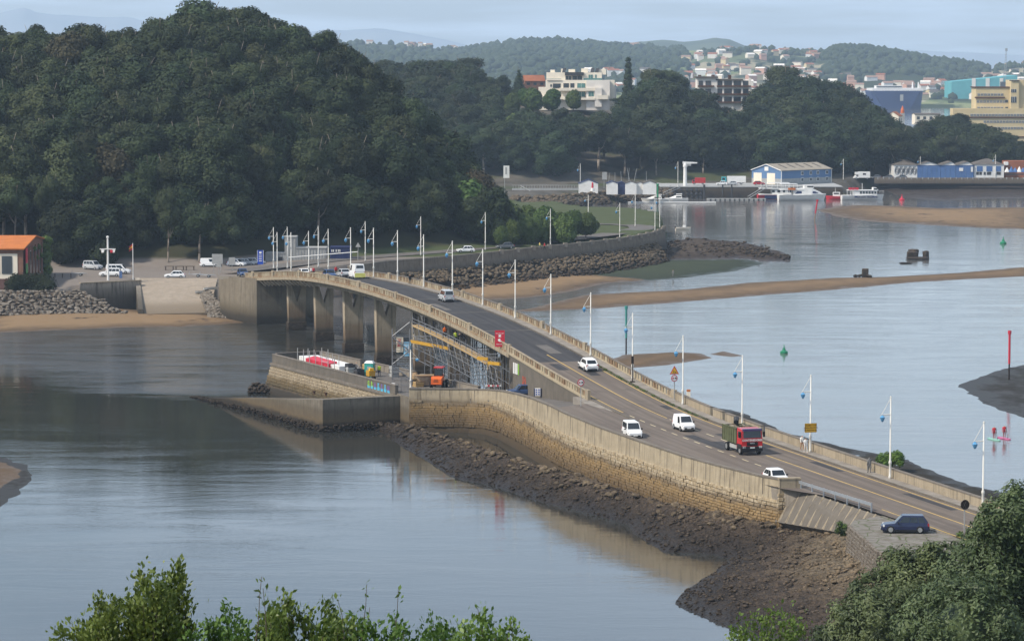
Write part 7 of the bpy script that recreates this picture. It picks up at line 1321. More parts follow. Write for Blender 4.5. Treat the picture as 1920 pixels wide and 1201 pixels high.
for k, z in enumerate((3.2, 2.9, 2.6)): g = MB(); disc(g, b + Vector((0, -.15, z)), .1, 0, 10); g.build('lens', M_TRIM, e)
b = P(1808, 1000, 6.1); e = empty('traffic_mirror', b, 'round traffic mirror seen from its dark ribbed back on a grey post', 'mirror'); sign_post(e, b, 2.9, .06); g = MB(); disc(g, b + Vector((0, -.06, 2.75)), .46, R(25), 18, 0, .10); g.build('back', M_INK, e)
for a in range(6): g = MB(); t = a * math.pi / 3; M_ = facing(b + Vector((-.05, -.17, 2.75)), R(25)); g.tube(M_ @ Vector((0, 0, 0)), M_ @ Vector((.43 * math.cos(t), .43 * math.sin(t), 0)), .025, None, 4); g.build('rib', M_LGREY, e)
b = RP(-1.0, d_at(1294, -1.0), dz=.5); e = empty('hydrant_post', b, 'small orange and white marker box behind the parapet', 'marker'); g = MB(); g.box(b + Vector((0, 0, .7)), (.45, .35, .9)); g.build('body', M_CREAM, e); g = MB(); g.box(b + Vector((0, 0, 1.25)), (.47, .37, .25)); g.build('cap', M_ORANGE, e)
# notice cube by the blue car, green painted plates on the ramp wall, graffiti
b = P(1008, 745, 5.6); e = empty('notice_cube', b, 'white board with blue symbols behind the parked blue car', 'sign'); g = MB(); g.box(b + Vector((0, 0, .75)), (.75, .3, 1.0)); g.build('board', M_PWHITE, e); g = MB(); g.box(b + Vector((-.42, 0, .7)), (.12, .34, 1.1)); g.box(b + Vector((.42, 0, .7)), (.12, .34, 1.1)); g.build('frame', M_NAVY, e)
for i in range(3):
    for j in range(2): g = MB(); g.box(b + Vector((-.17 + .34 * j, -.16, .45 + .3 * i)), (.18, .03, .16)); g.build('symbol', M_ROYAL, e)
M_GR = [mat('spray_green', (0.22, 0.42, 0.06), None, 1, .7), mat('spray_blue', (0.08, 0.36, 0.52), None, 1, .7), mat('spray_violet', (0.16, 0.10, 0.30), None, 1, .7), mat('spray_red', (0.34, 0.08, 0.05), None, 1, .7)]
gf = empty('graffiti', pn1 + jn_ * .3, 'green and blue spray painted lettering on the jetty parapet', 'graffiti'); yaw_j = jrz
for i, ch in enumerate('GRAKSEN'):
    q = pn0.lerp(pn1, 0.80 + 0.025 * i); c_ = Vector((q.x, q.y, 5.02)) + jn_ * .24; lettering(ch, .95, facing(c_, yaw_j), M_GR[0 if i < 2 else 1 if i % 2 else 2], gf, .06)
    g = MB(); poly_plate(g, c_ - Vector((0, 0, .30)) - jn_ * .006, [(-.45, -.28), (.45, -.34), (.5, .05 + .1 * (i % 2)), (-.42, .12)], yaw_j, .004); g.build('fill', M_GR[1], gf)
gp = empty('graffiti', RP(OL + .05, 437, 7), 'red spray marks on the ramp wall', 'graffiti'); lettering('SN', 1.5, facing(RP(OL + .03, d_at(972, OL), 7.0), math.atan2(-UD.y, -UD.x)), M_GR[3], gp, .05)
for k in range(4): g = MB(); c_ = RP(OL + .04, d_at(953 + k * 3.0, OL), 8.3); poly_plate(g, c_, [(-.28, -.75), (.28, -.75), (.28, .75), (-.28, .75)], math.atan2(-UD.y, -UD.x), .02); tag(g.build('wall_poster', M_PWHITE if k < 3 else M_GR[0]), ['pale poster on the ramp wall nearest the bridge pier', 'second pale poster on the ramp wall', 'third pale poster on the ramp wall', 'green painted patch beside the pale posters on the ramp wall'][k], 'poster')
# guard rail
gr = empty('guard_rail', P(1550, 935, 6.3), 'galvanised guard rail along the road edge above the revetment', 'guard rail'); M_GALV = mat('galvanised', (0.34, 0.36, 0.38), (0.28, 0.30, 0.32), 1, .45, .5, .4); a0, a1 = P(1478, 909, 6.2), P(1634, 959, 6.15); g = MB(); dv = (a1 - a0); rzg = math.atan2(dv.y, dv.x); m_ = (a0 + a1) / 2
for z in (.62, .78): g.box((m_.x, m_.y - .08, 6.18 + z), (dv.to_2d().length, .05, .13), rzg)
g.box((m_.x, m_.y - .05, 6.18 + .70), (dv.to_2d().length, .04, .1), rzg); g.build('rail', M_GALV, gr)
for t in np.linspace(0.02, 1, 8): q = a0.lerp(a1, t); g = MB(); g.box((q.x, q.y, 6.18 + .4), (.12, .12, .95), rzg); g.build('post', M_GALV, gr)
# ================================================================ people
def person(loc, yaw, lab, cols, h=1.72, walk=0.18, arms=0.15, dress=False):
    """one skin-grown body; colours change with height: shoes, legs, top, skin, hair"""
    o = bpy.data.objects.new('person', bpy.data.meshes.new('person')); C.objects.link(o); s = h / 1.75; me = o.data
    V = [(0, 0, .95), (0, 0, 1.18), (0, 0, 1.40), (0.0, 0, 1.52), (0.02, 0, 1.66), (0, .10, .88), (walk, .11, .48), (walk * 1.2 - .05, .11, .07), (walk * 1.2 + .14, .11, .03), (0, -.10, .88), (-walk * .6, -.11, .48), (-walk * 1.3, -.11, .08), (-walk * 1.3 + .15, -.11, .03), (0, .20, 1.40), (-arms, .26, 1.12), (-arms * .4 + .05, .26, .86), (-arms * .3 + .09, .26, .77), (0, -.20, 1.40), (arms, -.26, 1.12), (arms * 1.5 + .08, -.26, .88), (arms * 1.6 + .12, -.26, .79)]
    E = [(0, 1), (1, 2), (2, 3), (3, 4), (0, 5), (5, 6), (6, 7), (7, 8), (0, 9), (9, 10), (10, 11), (11, 12), (2, 13), (13, 14), (14, 15), (15, 16), (2, 17), (17, 18), (18, 19), (19, 20)]
    Rr = [.15, .145, .165, .055, .105, .10, .065, .05, .04, .10, .065, .05, .04, .065, .048, .036, .03, .065, .048, .036, .03]
    if dress: Rr[0] = .19; Rr[5] = Rr[9] = .17; Rr[6] = Rr[10] = .13
    me.from_pydata([(x * s, y * s, z * s) for x, y, z in V], E, []); md = o.modifiers.new('skin', 'SKIN'); md.use_smooth_shade = True
    for v, r in zip(me.skin_vertices[0].data, Rr): v.radius = (r * s, r * s)
    me.skin_vertices[0].data[0].use_root = True; sb = o.modifiers.new('sub', 'SUBSURF'); sb.levels = sb.render_levels = 1
    n = NT('clothes'); z = n.xyz(n.obj())[2]; shoe, leg, top, skin, hair = cols
    n.fin(n.ramp(n.math('DIVIDE', z, h), [(0.0, shoe), (.05, leg), (.53, top), (.855, skin), (.955, hair)], 'CONSTANT'), .8, .2); me.materials.append(n.m)
    o.location = loc; o.rotation_euler.z = yaw; return tag(o, lab, 'person')
SK, HR, HR2, BLK_, WH, GRY = (0.36, 0.20, 0.13), (0.03, 0.02, 0.015), (0.30, 0.28, 0.25), (0.02, 0.02, 0.022), (0.62, 0.61, 0.58), (0.16, 0.155, 0.15)
HV = (0.50, 0.62, 0.05); ORG = (0.55, 0.12, 0.02); RDP = (0.40, 0.03, 0.04)
def walk_px(px, off, dz=.15): return RP(off, d_at(px, off), dz=dz)
person(walk_px(1507, 0.35), YN, 'person in white walking on the pavement nearer the parapet', (SK, SK, WH, SK, HR2)); person(walk_px(1513, 0.85), YN, 'person in white shorts and shirt walking beside a companion nearer the kerb', (SK, WH, WH, SK, HR))
person(walk_px(1634, 0.3), YF, 'person in a long grey dress walking away with a pale bag', (BLK_, GRY, GRY, GRY, HR), walk=.1, dress=True); person(walk_px(768, 0.4), YN, 'person in dark clothes walking on the bridge pavement', (BLK_, BLK_, BLK_, SK, HR2))
for px, top, lab in ((583, WH, 'person in a white top near the far end of the bridge'), (587, RDP, 'person in a red top near the far end of the bridge'), (629, RDP, 'person in red and dark clothes behind the blue car')): person(walk_px(px, 0.5), YN, lab, (BLK_, BLK_, top, SK, HR))
person(P(1262, 519, .35), R(200), 'person standing on the dark weed flat gathering shellfish', (BLK_, GRY, GRY, SK, HR2))
person(P(1021, 468, 6.45), R(190), 'person in red on the promenade', (BLK_, BLK_, RDP, SK, HR)); person(P(1012, 467, 6.45), R(10), 'person in yellow on the promenade', (BLK_, GRY, (0.6, 0.5, 0.15), SK, HR))
for px, bc, lab, lb2 in ((1864, (0.22, 0.45, 0.36), 'person in red standing on the pale green paddleboard', 'pale green paddleboard carrying the left paddler'), (1883, (0.45, 0.10, 0.22), 'person in red standing on the pink paddleboard', 'pink paddleboard carrying the right paddler')):
    q = P(px, 824 if px < 1870 else 822, 0.0); e = empty('paddleboard', q, lb2, 'paddleboard'); g = MB(); ring = []
    for t, w_ in ((-1.6, .12), (-1.3, .32), (-.5, .42), (.5, .42), (1.2, .32), (1.6, .08)): ring.append([(t, -w_, .02), (t, w_, .02), (t, w_ * .9, .14), (t, -w_ * .9, .14)])
    g.loft(ring); g.build('board', mat('board%d' % px, bc, None, 1, .4), e, ws=False); e.rotation_euler.z = R(-70)
    person(q + Vector((0, 0, .13)), R(-100), lab, (SK, (0.24, 0.03, 0.03), RDP, SK, HR), walk=.05, arms=.3); g = MB(); g.tube((.35, -.4, .1), (.2, -.2, 1.65), .025, None, 5); g.box((.37, -.43, .0), (.08, .2, .4)); o = tag(g.build('paddle', M_INK), 'black paddle held by the ' + ('left' if px < 1870 else 'right') + ' paddler', 'paddle'); o.location = q
# ================================================================ scaffolding
unit = MB(); unit.tube((0, 0, 0), (0, 0, 1), 1.0, None, 6); TUBE = {}
def tube_part(name, a, b, r, m, par):
    if m.name not in TUBE: TUBE[m.name] = unit.mesh('tube', m)
    o = bpy.data.objects.new(name, TUBE[m.name]); C.objects.link(o); o.parent = par
    if par.type == 'EMPTY': o.matrix_parent_inverse = Matrix.Translation(-par.location)
    v = Vector(b) - Vector(a); o.location = a; o.rotation_mode = 'QUATERNION'; o.rotation_quaternion = v.to_track_quat('Z', 'Y'); o.scale = (r, r, v.length); return o
M_TUBE = mat('scaffold_steel', (0.20, 0.205, 0.21), (0.13, 0.13, 0.14), 1.5, .5, .5, .3); M_PLANK = mat('deck_timber', (0.42, 0.29, 0.13), (0.33, 0.22, 0.10), 1, .8); M_BEAMY = mat('yellow_beam', (0.44, 0.25, 0.03), (0.36, 0.20, 0.03), .6, .6); M_NET = mat('grey_sheet', (0.20, 0.21, 0.22), None, 1, .8)
sf = empty('scaffold', RP(11, 465, 0), 'steel tube scaffold hung along the river side of the bridge', 'scaffold'); dS = [d_at(px, 11.2) for px in np.linspace(772, 938, 16)]
for i, d in enumerate(dS):
    for j, o in enumerate((11.9, 10.8, 8.6)):
        lo = 0.5 if (i + j) % 4 == 0 else (3.6 + 1.5 * math.sin(i * 1.7 + j)); tube_part('standard', RP(o, d, lo), RP(o, d, zr(d) - (0.6 if j == 0 else 1.6)), .055, M_TUBE, sf)
for k, dz in enumerate((-2.2, -3.9, -5.6, -7.2)):
    for j, o in enumerate((11.9, 10.8)):
        for i in range(0, len(dS) - 1):
            if k < 3 or (i % 3): tube_part('ledger', RP(o, dS[i], zr(dS[i]) + dz), RP(o, dS[i + 1], zr(dS[i + 1]) + dz), .045, M_TUBE, sf)
for i in range(0, len(dS) - 1):
    d, e_ = dS[i], dS[i + 1]; tube_part('brace', RP(11.95, d, zr(d) - 2.3), RP(11.95, e_, zr(e_) - 5.5), .032, M_TUBE, sf); tube_part('brace', RP(10.85, e_, zr(e_) - 3.9), RP(10.85, d, zr(d) - 7.0), .032, M_TUBE, sf)
    for dz in (-2.3, -4.0, -5.7): tube_part('transom', RP(8.6, d, zr(d) + dz), RP(11.9, d, zr(d) + dz), .045, M_TUBE, sf)
for i in range(len(dS) - 1):
    d, e_ = dS[i], dS[i + 1]
    if i < 13: g = MB(); g.hexa([RP(10.8, d, zr(d) - 2.45), RP(11.95, d, zr(d) - 2.45), RP(11.95, e_, zr(e_) - 2.45), RP(10.8, e_, zr(e_) - 2.45)], [RP(10.8, d, zr(d) - 2.2), RP(11.95, d, zr(d) - 2.2), RP(11.95, e_, zr(e_) - 2.2), RP(10.8, e_, zr(e_) - 2.2)]); g.build('plank', M_PLANK, sf)
    for dz in (-1.2, -1.7): tube_part('guard_rail', RP(12.0, d, zr(d) + dz), RP(12.0, e_, zr(e_) + dz), .045, M_TUBE, sf)
for px0, px1, py, lab in ((771, 845, 646.5, 0), (896, 916, 672, 0), (916, 938, 681, 0)):
    d0, d1 = d_at(px0, 12.1), d_at(px1, 12.1); a, b_ = PD(px0, py, d0 - 4), PD(px1, py, d1 + (0 if px0 > 800 else 6)); g = MB(); m_ = (a + b_) / 2; v = b_ - a; g.box(m_, (v.to_2d().length, .35, .42), math.atan2(v.y, v.x)); g.build('yellow_beam', M_BEAMY, sf)
    for t in np.linspace(0, 1, 6): q = a.lerp(b_, t); tube_part('guard_rail', q, q + Vector((0, 0, 1.4)), .035, M_TUBE, sf)
    tube_part('guard_rail', a + Vector((0, 0, 1.3)), b_ + Vector((0, 0, 1.3)), .04, M_TUBE, sf); tube_part('guard_rail', a + Vector((0, 0, .8)), b_ + Vector((0, 0, .8)), .04, M_TUBE, sf)
# shuttering props hung under the deck, dark
for i in range(26):
    d = d_at(775 + i * 6.2, 7.5); q = RP(7.5 + (i % 3) * .8, d, zr(d) - 1.4); tube_part('prop', q, q - Vector((0, 0, 2.4 + (i % 4) * .5)), .08, M_DGREY, sf)
st_ = empty('scaffold_tower', PD(750, 720, 452), 'slender scaffold stair tower carrying the two banners', 'scaffold'); cx0, cy0 = WX(750, 452), 452.0
for x in (-1.2, 1.3):
    for y in (0, 2.4): tube_part('standard', (cx0 + x, cy0 + y, FZ), (cx0 + x, cy0 + y, WZ(618, 452)), .05, M_TUBE, st_)
for z in np.arange(FZ + .4, WZ(622, 452), 1.0):
    for y in (0, 2.4): tube_part('ledger', (cx0 - 1.2, cy0 + y, z), (cx0 + 1.3, cy0 + y, z), .04, M_TUBE, st_)
    for x in (-1.2, 1.3): tube_part('transom', (cx0 + x, cy0, z), (cx0 + x, cy0 + 2.4, z), .04, M_TUBE, st_)
for k, z in enumerate(np.arange(FZ + .4, WZ(630, 452), 2.0)): s = 1 if k % 2 else -1; tube_part('stair', (cx0 - 1.2 * s, cy0 + 1, z), (cx0 + 1.3 * s, cy0 + 1, z + 2), .09, M_TUBE, st_)
person(RP(11.4, d_at(823, 11.4), zr(d_at(823, 11.4)) - 2.2), YN, 'worker in orange and dark trousers on the scaffold walkway', (BLK_, BLK_, ORG, ORG, ORG)); person(RP(11.3, d_at(843, 11.3), zr(d_at(843, 11.3)) - 2.2), YN, 'worker in a yellow-green vest on the scaffold walkway', (BLK_, BLK_, HV, SK, HV)); person(RP(11.2, d_at(851, 11.2), zr(d_at(851, 11.2)) - 2.2), YF, 'worker in dark clothes and white helmet on the scaffold walkway', (BLK_, BLK_, BLK_, SK, WH))
# ================================================================ site materials on the jetty
def JP(px, py): return P(px, py, FZ + .03)
b = JP(693, 706); e = empty('portable_toilet', b, 'turquoise portable toilet with white roof on the jetty', 'portable toilet', rz=R(-12)); M_TQ = mat('turquoise_plastic', (0.03, 0.30, 0.26), (0.025, 0.25, 0.22), 1, .45)
g = MB(); g.box((0, 0, 1.0), (1.25, 1.2, 2.0)); g.build('cabin', M_TQ, e, ws=False); g = MB(); g.hexa([(-.68, -.65, 2.0), (.68, -.65, 2.0), (.68, .65, 2.0), (-.68, .65, 2.0)], [(-.45, -.42, 2.3), (.45, -.42, 2.3), (.45, .42, 2.3), (-.45, .42, 2.3)]); g.build('roof', M_PWHITE, e, ws=False); g = MB(); g.box((.1, -.62, 1.35), (.62, .04, .42)); g.build('label_plate', M_LGREY, e, ws=False); g = MB(); g.box((0, -.61, .95), (.8, .03, 1.8)); g.build('door', M_TQ, e, ws=False)
person(JP(711, 705), R(100), 'worker in a yellow vest beside the portable toilet', (BLK_, (0.02, 0.025, 0.05), HV, SK, HR)); person(JP(668, 700), R(200), 'worker in a white helmet beside the yellow machine', (BLK_, BLK_, GRY, SK, WH))
e = empty('material_stack', JP(600, 676), 'red and white sheeted stack of formwork with upright frames', 'materials'); g = MB(); dvj = jd.normalized(); inn2 = -jn_
def jpt(t, o, z=0): q = pn0.lerp(pn1, t) + inn2 * o; return Vector((q.x, q.y, FZ + z))
g.hexa([jpt(.06, 3.0), jpt(.40, 3.0), jpt(.40, 6.0), jpt(.06, 6.0)], [jpt(.06, 3.0, 1.0), jpt(.40, 3.0, .9), jpt(.40, 6.0, .9), jpt(.06, 6.0, 1.0)]); g.build('white_sheet', M_PWHITE, e); g = MB(); g.hexa([jpt(.14, 2.6), jpt(.33, 2.6), jpt(.33, 4.0), jpt(.14, 4.0)], [jpt(.14, 2.6, 1.0), jpt(.33, 2.6, .95), jpt(.33, 4.0, 1.25), jpt(.14, 4.0, 1.3)]); g.build('red_sheet', M_SGRED, e)
for i in range(13): t = .08 + .026 * i; q = jpt(t, 2.4 + (i % 2) * 1.2); tube_part('upright', q, q + Vector((0, 0, 2.3 if i not in (8, 10) else 3.2)), .06, M_LGREY, e)
for k in (1.2, 1.9): tube_part('crossbar', jpt(.288, 2.4, k), jpt(.34, 2.4, k), .05, M_LGREY, e)
rn = random.Random(9)
for t, o, w_, h, m, lab, nm in ((.44, 4.0, 1.6, 1.3, M_DGREY, 'dark steel rack with tubes behind the front parapet', 'steel_rack'), (.49, 3.0, 1.4, 1.2, M_LGREY, 'grey crate of couplers behind the front parapet', 'crate'), (.55, 3.2, 1.5, 1.1, M_DGREY, 'dark crate next to the yellow machine', 'crate'), (.42, 7.2, 2.0, 1.2, M_PLANK, 'stack of timber planks by the far parapet', 'timber_stack'), (.58, 8.0, 1.4, 1.6, M_LGREY, 'pale wrapped pallet by the far parapet', 'pallet'), (.86, 6.0, 1.6, .7, M_PLANK, 'low pile of yellow formwork beams', 'beam_pile'), (.84, 2.2, 2.2, .5, M_PWHITE, 'white sheeted pile beside the toilet', 'sheeted_pile')):
    q = jpt(t, o); e = empty(nm, q, lab, nm.replace('_', ' '), rz=jrz); g = MB(); nlay = 3
    for k in range(nlay): g.box((rn.uniform(-.05, .05), rn.uniform(-.05, .05), h * (k + .5) / nlay), (w_, w_ * .7, h / nlay * .86)); 
    g.build('stacked_goods', m, e, ws=False)
    for s in (-1, 1): g = MB(); g.box((s * w_ * .42, 0, h * .55), (.07, w_ * .76, h * 1.1)); g.build('side_frame', M_DGREY, e, ws=False)
q = jpt(.63, 3.4); e = empty('generator', q, 'small yellow site machine behind the front parapet', 'machine', rz=jrz); g = MB(); g.box((0, 0, .95), (1.3, .9, .8)); g.build('hood', M_BEAMY, e, ws=False); g = MB(); g.box((.3, 0, 1.5), (.5, .6, .4)); g.build('tank', M_SGYEL, e, ws=False); wheels(e, (-.3, .4), (-.45, .45), .28)
q = jpt(.80, 6.8); e = empty('concrete_mixer', q, 'rusty orange mixer drum near the far parapet', 'mixer'); g = MB(); g.lathe((0, 0, .5), [(.2, 0), (.5, .3), (.5, .8), (.25, 1.2)], 10); g.build('drum', M_RUST, e, ws=False); g = MB(); g.box((.6, 0, .5), (1.2, .6, .7)); g.build('engine_box', M_BEAMY, e, ws=False); wheels(e, (0.1,), (-.5, .5), .26)
# telehandler
b = P(823, 726, FZ + .1); e = empty('telehandler', b, 'orange telehandler with a black cab on the jetty', 'telehandler', rz=R(80)); M_OR = mat('machine_orange', (0.58, 0.105, 0.015), (0.50, 0.09, 0.015), 1, .4); YT = R(80)
g = MB(); g.loft([[(-1.9, -.75, .6), (-1.9, .75, .6), (-1.9, .7, 1.35), (-1.9, -.7, 1.35)], [(-1.5, -.85, .5), (-1.5, .85, .5), (-1.5, .8, 1.65), (-1.5, -.8, 1.65)], [(0, -.8, .5), (0, .8, .5), (0, .75, 1.6), (0, -.75, 1.6)]]); g.build('engine_cover', M_OR, e, ws=False)
for k in range(3): g = MB(); g.box((-1.905, .05, .95 + .16 * k), (.03, .75 - .1 * k, .06)); g.build('vent', M_INK, e, ws=False)
g = MB(); g.box((.6, 0, .75), (2.2, .8, .4)); g.build('chassis', M_DGREY, e, ws=False); wheels(e, (-1.1, 1.2), (-.85, .85), .55, .38)
for x, y in ((-.3, -.6), (-.3, .6), (1.0, -.6), (1.0, .6)): g = MB(); g.tube((x, y, 1.4), (x * .9, y * .95, 2.75), .06, None, 5); g.build('cab_pillar', M_INK, e, ws=False)
g = MB(); g.box((.35, 0, 2.8), (1.6, 1.35, .14)); g.build('cab_roof', M_RED, e, ws=False); g = MB(); g.box((-.3, 0, 2.0), (.04, 1.1, 1.2)); g.build('rear_glass', M_CGLASS, e, ws=False); g = MB(); g.box((.9, -.05, 1.5), (3.4, .3, .3)); g.build('boom', M_OR, e, ws=False); g = MB(); g.box((.3, .1, 1.6), (.5, .5, .9)); g.build('seat', M_INK, e, ws=False)
b = P(802, 722, FZ + .1); e = empty('rubble_skip', b, 'dirty cream rubble skip next to the orange telehandler', 'skip', rz=R(15)); g = MB(); g.hexa([(-1.0, -.7, .1), (1.0, -.7, .1), (1.0, .7, .1), (-1.0, .7, .1)], [(-1.7, -.85, 1.4), (1.5, -.85, 1.4), (1.5, .85, 1.4), (-1.7, .85, 1.4)]); g.build('tub', mat('dirty_cream', (0.42, 0.34, 0.24), (0.22, 0.15, 0.10), 1.2, .8), e, ws=False); g = MB(); g.box((-.1, 0, 1.42), (3.3, 1.85, .1)); g.build('rim', M_RUST, e, ws=False)
for x0, x1, py, lab in ((848, 862, 727, 'mesh site fence right of the telehandler'), (862, 876, 728, 'second mesh site fence right of the telehandler'), (752, 765, 735, 'mesh site gate beside the short lamp post')):
    a, b_ = P(x0, py, FZ + .02), P(x1, py, FZ + .02); e = empty('site_fence', a, lab, 'fence')
    for q in (a, b_): tube_part('post', q, q + Vector((0, 0, 2.0)), .04, M_TUBE, e)
    for z in (.1, 1.0, 1.95): tube_part('rail', a + Vector((0, 0, z)), b_ + Vector((0, 0, z)), .03, M_TUBE, e)
    for t in np.linspace(.12, .88, 7): q = a.lerp(b_, t); tube_part('wire', q, q + Vector((0, 0, 1.95)), .012, M_TUBE, e)
b = P(925, 733, FZ + .1); e = empty('barrier', b, 'red and white striped works barrier below the bridge end', 'barrier')
for k in range(7): g = MB(); g.box((-.95 + .32 * k, 0, .75), (.32, .06, .25)); g.build('board', M_SGRED if k % 2 else M_PWHITE, e, ws=False)
for x in (-.9, .9): g = MB(); g.box((x, 0, .35), (.08, .4, .7)); g.build('foot', M_DGREY, e, ws=False)
# ================================================================ far bank: brick building, masts, containers
xR = -97.4; bb = empty('brick_building', (xR - 8, 650, 4.6), 'brick building with orange roof and ivy at the left edge', 'building'); z0, ze, zr_ = 4.4, WZ(466, 636), WZ(442.5, 652)
g = MB(); g.box((xR - 14, 652, (z0 + ze) / 2), (28, 31.9, ze - z0)); g.add([(xR, 636, ze), (xR, 668, ze), (xR, 652, zr_)], [(0, 1, 2)]); g.build('wall', M_BRICK, bb)
g = MB(); g.hexa([(xR - 28, 635.4, ze - .1), (xR + .4, 635.4, ze - .1), (xR + .4, 652, zr_), (xR - 28, 652, zr_)], [(xR - 28, 635.4, ze + .15), (xR + .4, 635.4, ze + .15), (xR + .4, 652, zr_ + .25), (xR - 28, 652, zr_ + .25)]); g.hexa([(xR - 28, 652, zr_), (xR + .4, 652, zr_), (xR + .4, 668.6, ze - .1), (xR - 28, 668.6, ze - .1)], [(xR - 28, 652, zr_ + .25), (xR + .4, 652, zr_ + .25), (xR + .4, 668.6, ze + .15), (xR - 28, 668.6, ze + .15)]); g.build('roof', M_ORANGE, bb)
d = 636.0; part('render_panel', M_CREAM, bb, (-30, 31, 475, 522, d - .06, .1)); part('plinth', mat('dark_plinth', (0.14, 0.08, 0.07), None, 1, .9), bb, (-30, 42, 522, 541, d - .12, .2))
for x0 in (2, -22): w_ = window(bb, x0, x0 + 18, 480, 512, d - .06, M_DGREY, M_GLASS, .6, 2)
for k in range(6): g = MB(); y = 641.5 + k * 4.3; g.box((xR + .05, y, 9.2), (.12, 1.5, 5.2)); w_ = g.build('window', M_LGREY, bb); g = MB(); g.box((xR + .1, y, 9.2), (.08, 1.2, 4.9)); g.build('pane', M_GLASS, w_, ws=False)
for k in range(7): g = MB(); y = 639.4 + k * 4.3; g.box((xR + .12, y, 8.6), (.3, .5, 8.2)); g.build('pilaster', M_BRICK, bb)
e = empty('wall_banner', (xR + .3, 638, 10), 'red and green hanging banner on the brick building', 'banner'); g = MB(); g.box((xR + .45, 638.3, 11.2), (.06, 2.6, 3.0)); g.build('red_cloth', M_SGRED, e); g = MB(); g.box((xR + .45, 638.3, 8.4), (.06, 2.6, 2.6)); g.build('green_cloth', mat('banner_green', (0.12, 0.26, 0.08), None, 1, .8), e)
b = P(201.5, 526, CPZ); b.y += 1.0; e = empty('signal_mast', b, 'tall white mast with a crossyard and signal flags on the quay', 'mast'); g = MB(); g.tube(b, Vector((b.x, b.y, WZ(446, b.y))), .24, .17, 10); g.build('pole', M_PWHITE, e); zt = WZ(446, b.y); g = MB(); g.lathe((b.x, b.y, zt), [(.1, 0), (.28, .15), (.28, .35), (.1, .5)], 8); g.build('truck_ball', M_PWHITE, e); zy = WZ(466, b.y); g = MB(); g.box((b.x, b.y - .2, zy), (3.2, .18, .2)); g.build('yard', M_PWHITE, e)
for x, m in ((-1.0, M_PWHITE), (.8, M_SGRED), (1.2, M_PWHITE)): g = MB(); g.add([(b.x + x - .35, b.y - .25, zy - .1), (b.x + x + .35, b.y - .25, zy - .1), (b.x + x + .2, b.y - .35, zy - .7), (b.x + x - .25, b.y - .2, zy - .75)], [(0, 1, 2, 3)]); g.build('flag', m, e)
b = P(248.5, 525, CPZ); b.y += 1.0; e = empty('flagpole', b, 'thin white flagpole with a red and yellow flag', 'flagpole'); zt = WZ(455, b.y); g = MB(); g.tube(b, Vector((b.x, b.y, zt)), .10, .06, 8); g.build('pole', M_PWHITE, e)
for k, m in ((0, M_SGRED), (1, M_SGYEL), (2, M_SGRED)): g = MB(); w_ = [.0, .35, .75][k]; g.add([(b.x - .05, b.y, zt - .15 - w_), (b.x - .05, b.y, zt - .5 - w_), (b.x - .85, b.y + .1, zt - 1.0 - w_), (b.x - .7, b.y - .05, zt - .65 - w_)], [(0, 1, 2, 3)]); g.build('flag_stripe', m, e)
for i, px in enumerate((103, 117, 133)): g = MB(); g.lathe(P(px, 521, CPZ), [(.07, 0), (.07, .8), (.09, .9), (.02, .96)], 7); tag(g.build('bollard', M_INK), ['slim black bollard nearest the hedge', 'slim black bollard in the middle of the three', 'slim black bollard nearest the trailer'][i], 'bollard')
b = P(226.5, 521, CPZ); g = MB(); g.box(b + Vector((0, 0, .65)), (.55, .5, 1.3)); g.box(b + Vector((0, 0, 1.35)), (.62, .57, .12)); tag(g.build('waste_bin', mat('bin_blue', (0.09, 0.15, 0.30), None, 1, .6)), 'blue bin beside the white mast', 'bin')
e = empty('log_stack', P(337, 506, CPZ), 'low stack of timber benches at the wood edge', 'benches')
for k in range(3): g = MB(); g.box((-2.2 + 2.2 * k, 0, .8), (2.0, 1.0, .12)); g.box((-3.0 + 2.2 * k, 0, .4), (.15, .9, .8)); g.box((-1.4 + 2.2 * k, 0, .4), (.15, .9, .8)); g.build('bench', M_BARK, e, ws=False)
for px, py, rz, m, lab in ((395, 543, .4, M_PWHITE, 'small green and white dinghy pulled up by the slipway'), (379, 550, -.2, M_LGREY, 'grey upturned dinghy lying on the slipway edge')):
    z = 4.2 if px == 395 else 3.4; b = P(px, py, z); e = empty('dinghy', b, lab, 'dinghy', rz=rz); g = MB(); ring = []
    for x, w_, h in ((-1.4, .45, .45), (-.7, .68, .42), (.3, .68, .45), (1.0, .42, .52), (1.5, .06, .6)): ring.append([(x, -w_, h), (x, -w_ * .6, .05), (x, w_ * .6, .05), (x, w_, h)])
    g.loft(ring, closed=False); g.build('hull', m, e, ws=False); g = MB(); g.add([(-1.3, -.42, .40), (-.7, -.62, .38), (.3, -.62, .40), (1.0, -.38, .46), (1.0, .38, .46), (.3, .62, .40), (-.7, .62, .38), (-1.3, .42, .40)], [(0, 1, 2, 3, 4, 5, 6, 7)]); g.build('inside', mat('dinghy_green', (0.03, 0.14, 0.08), None, 1, .6) if m is M_PWHITE else M_LGREY, e, ws=False); e.rotation_euler.x = -.25
d = 706.0
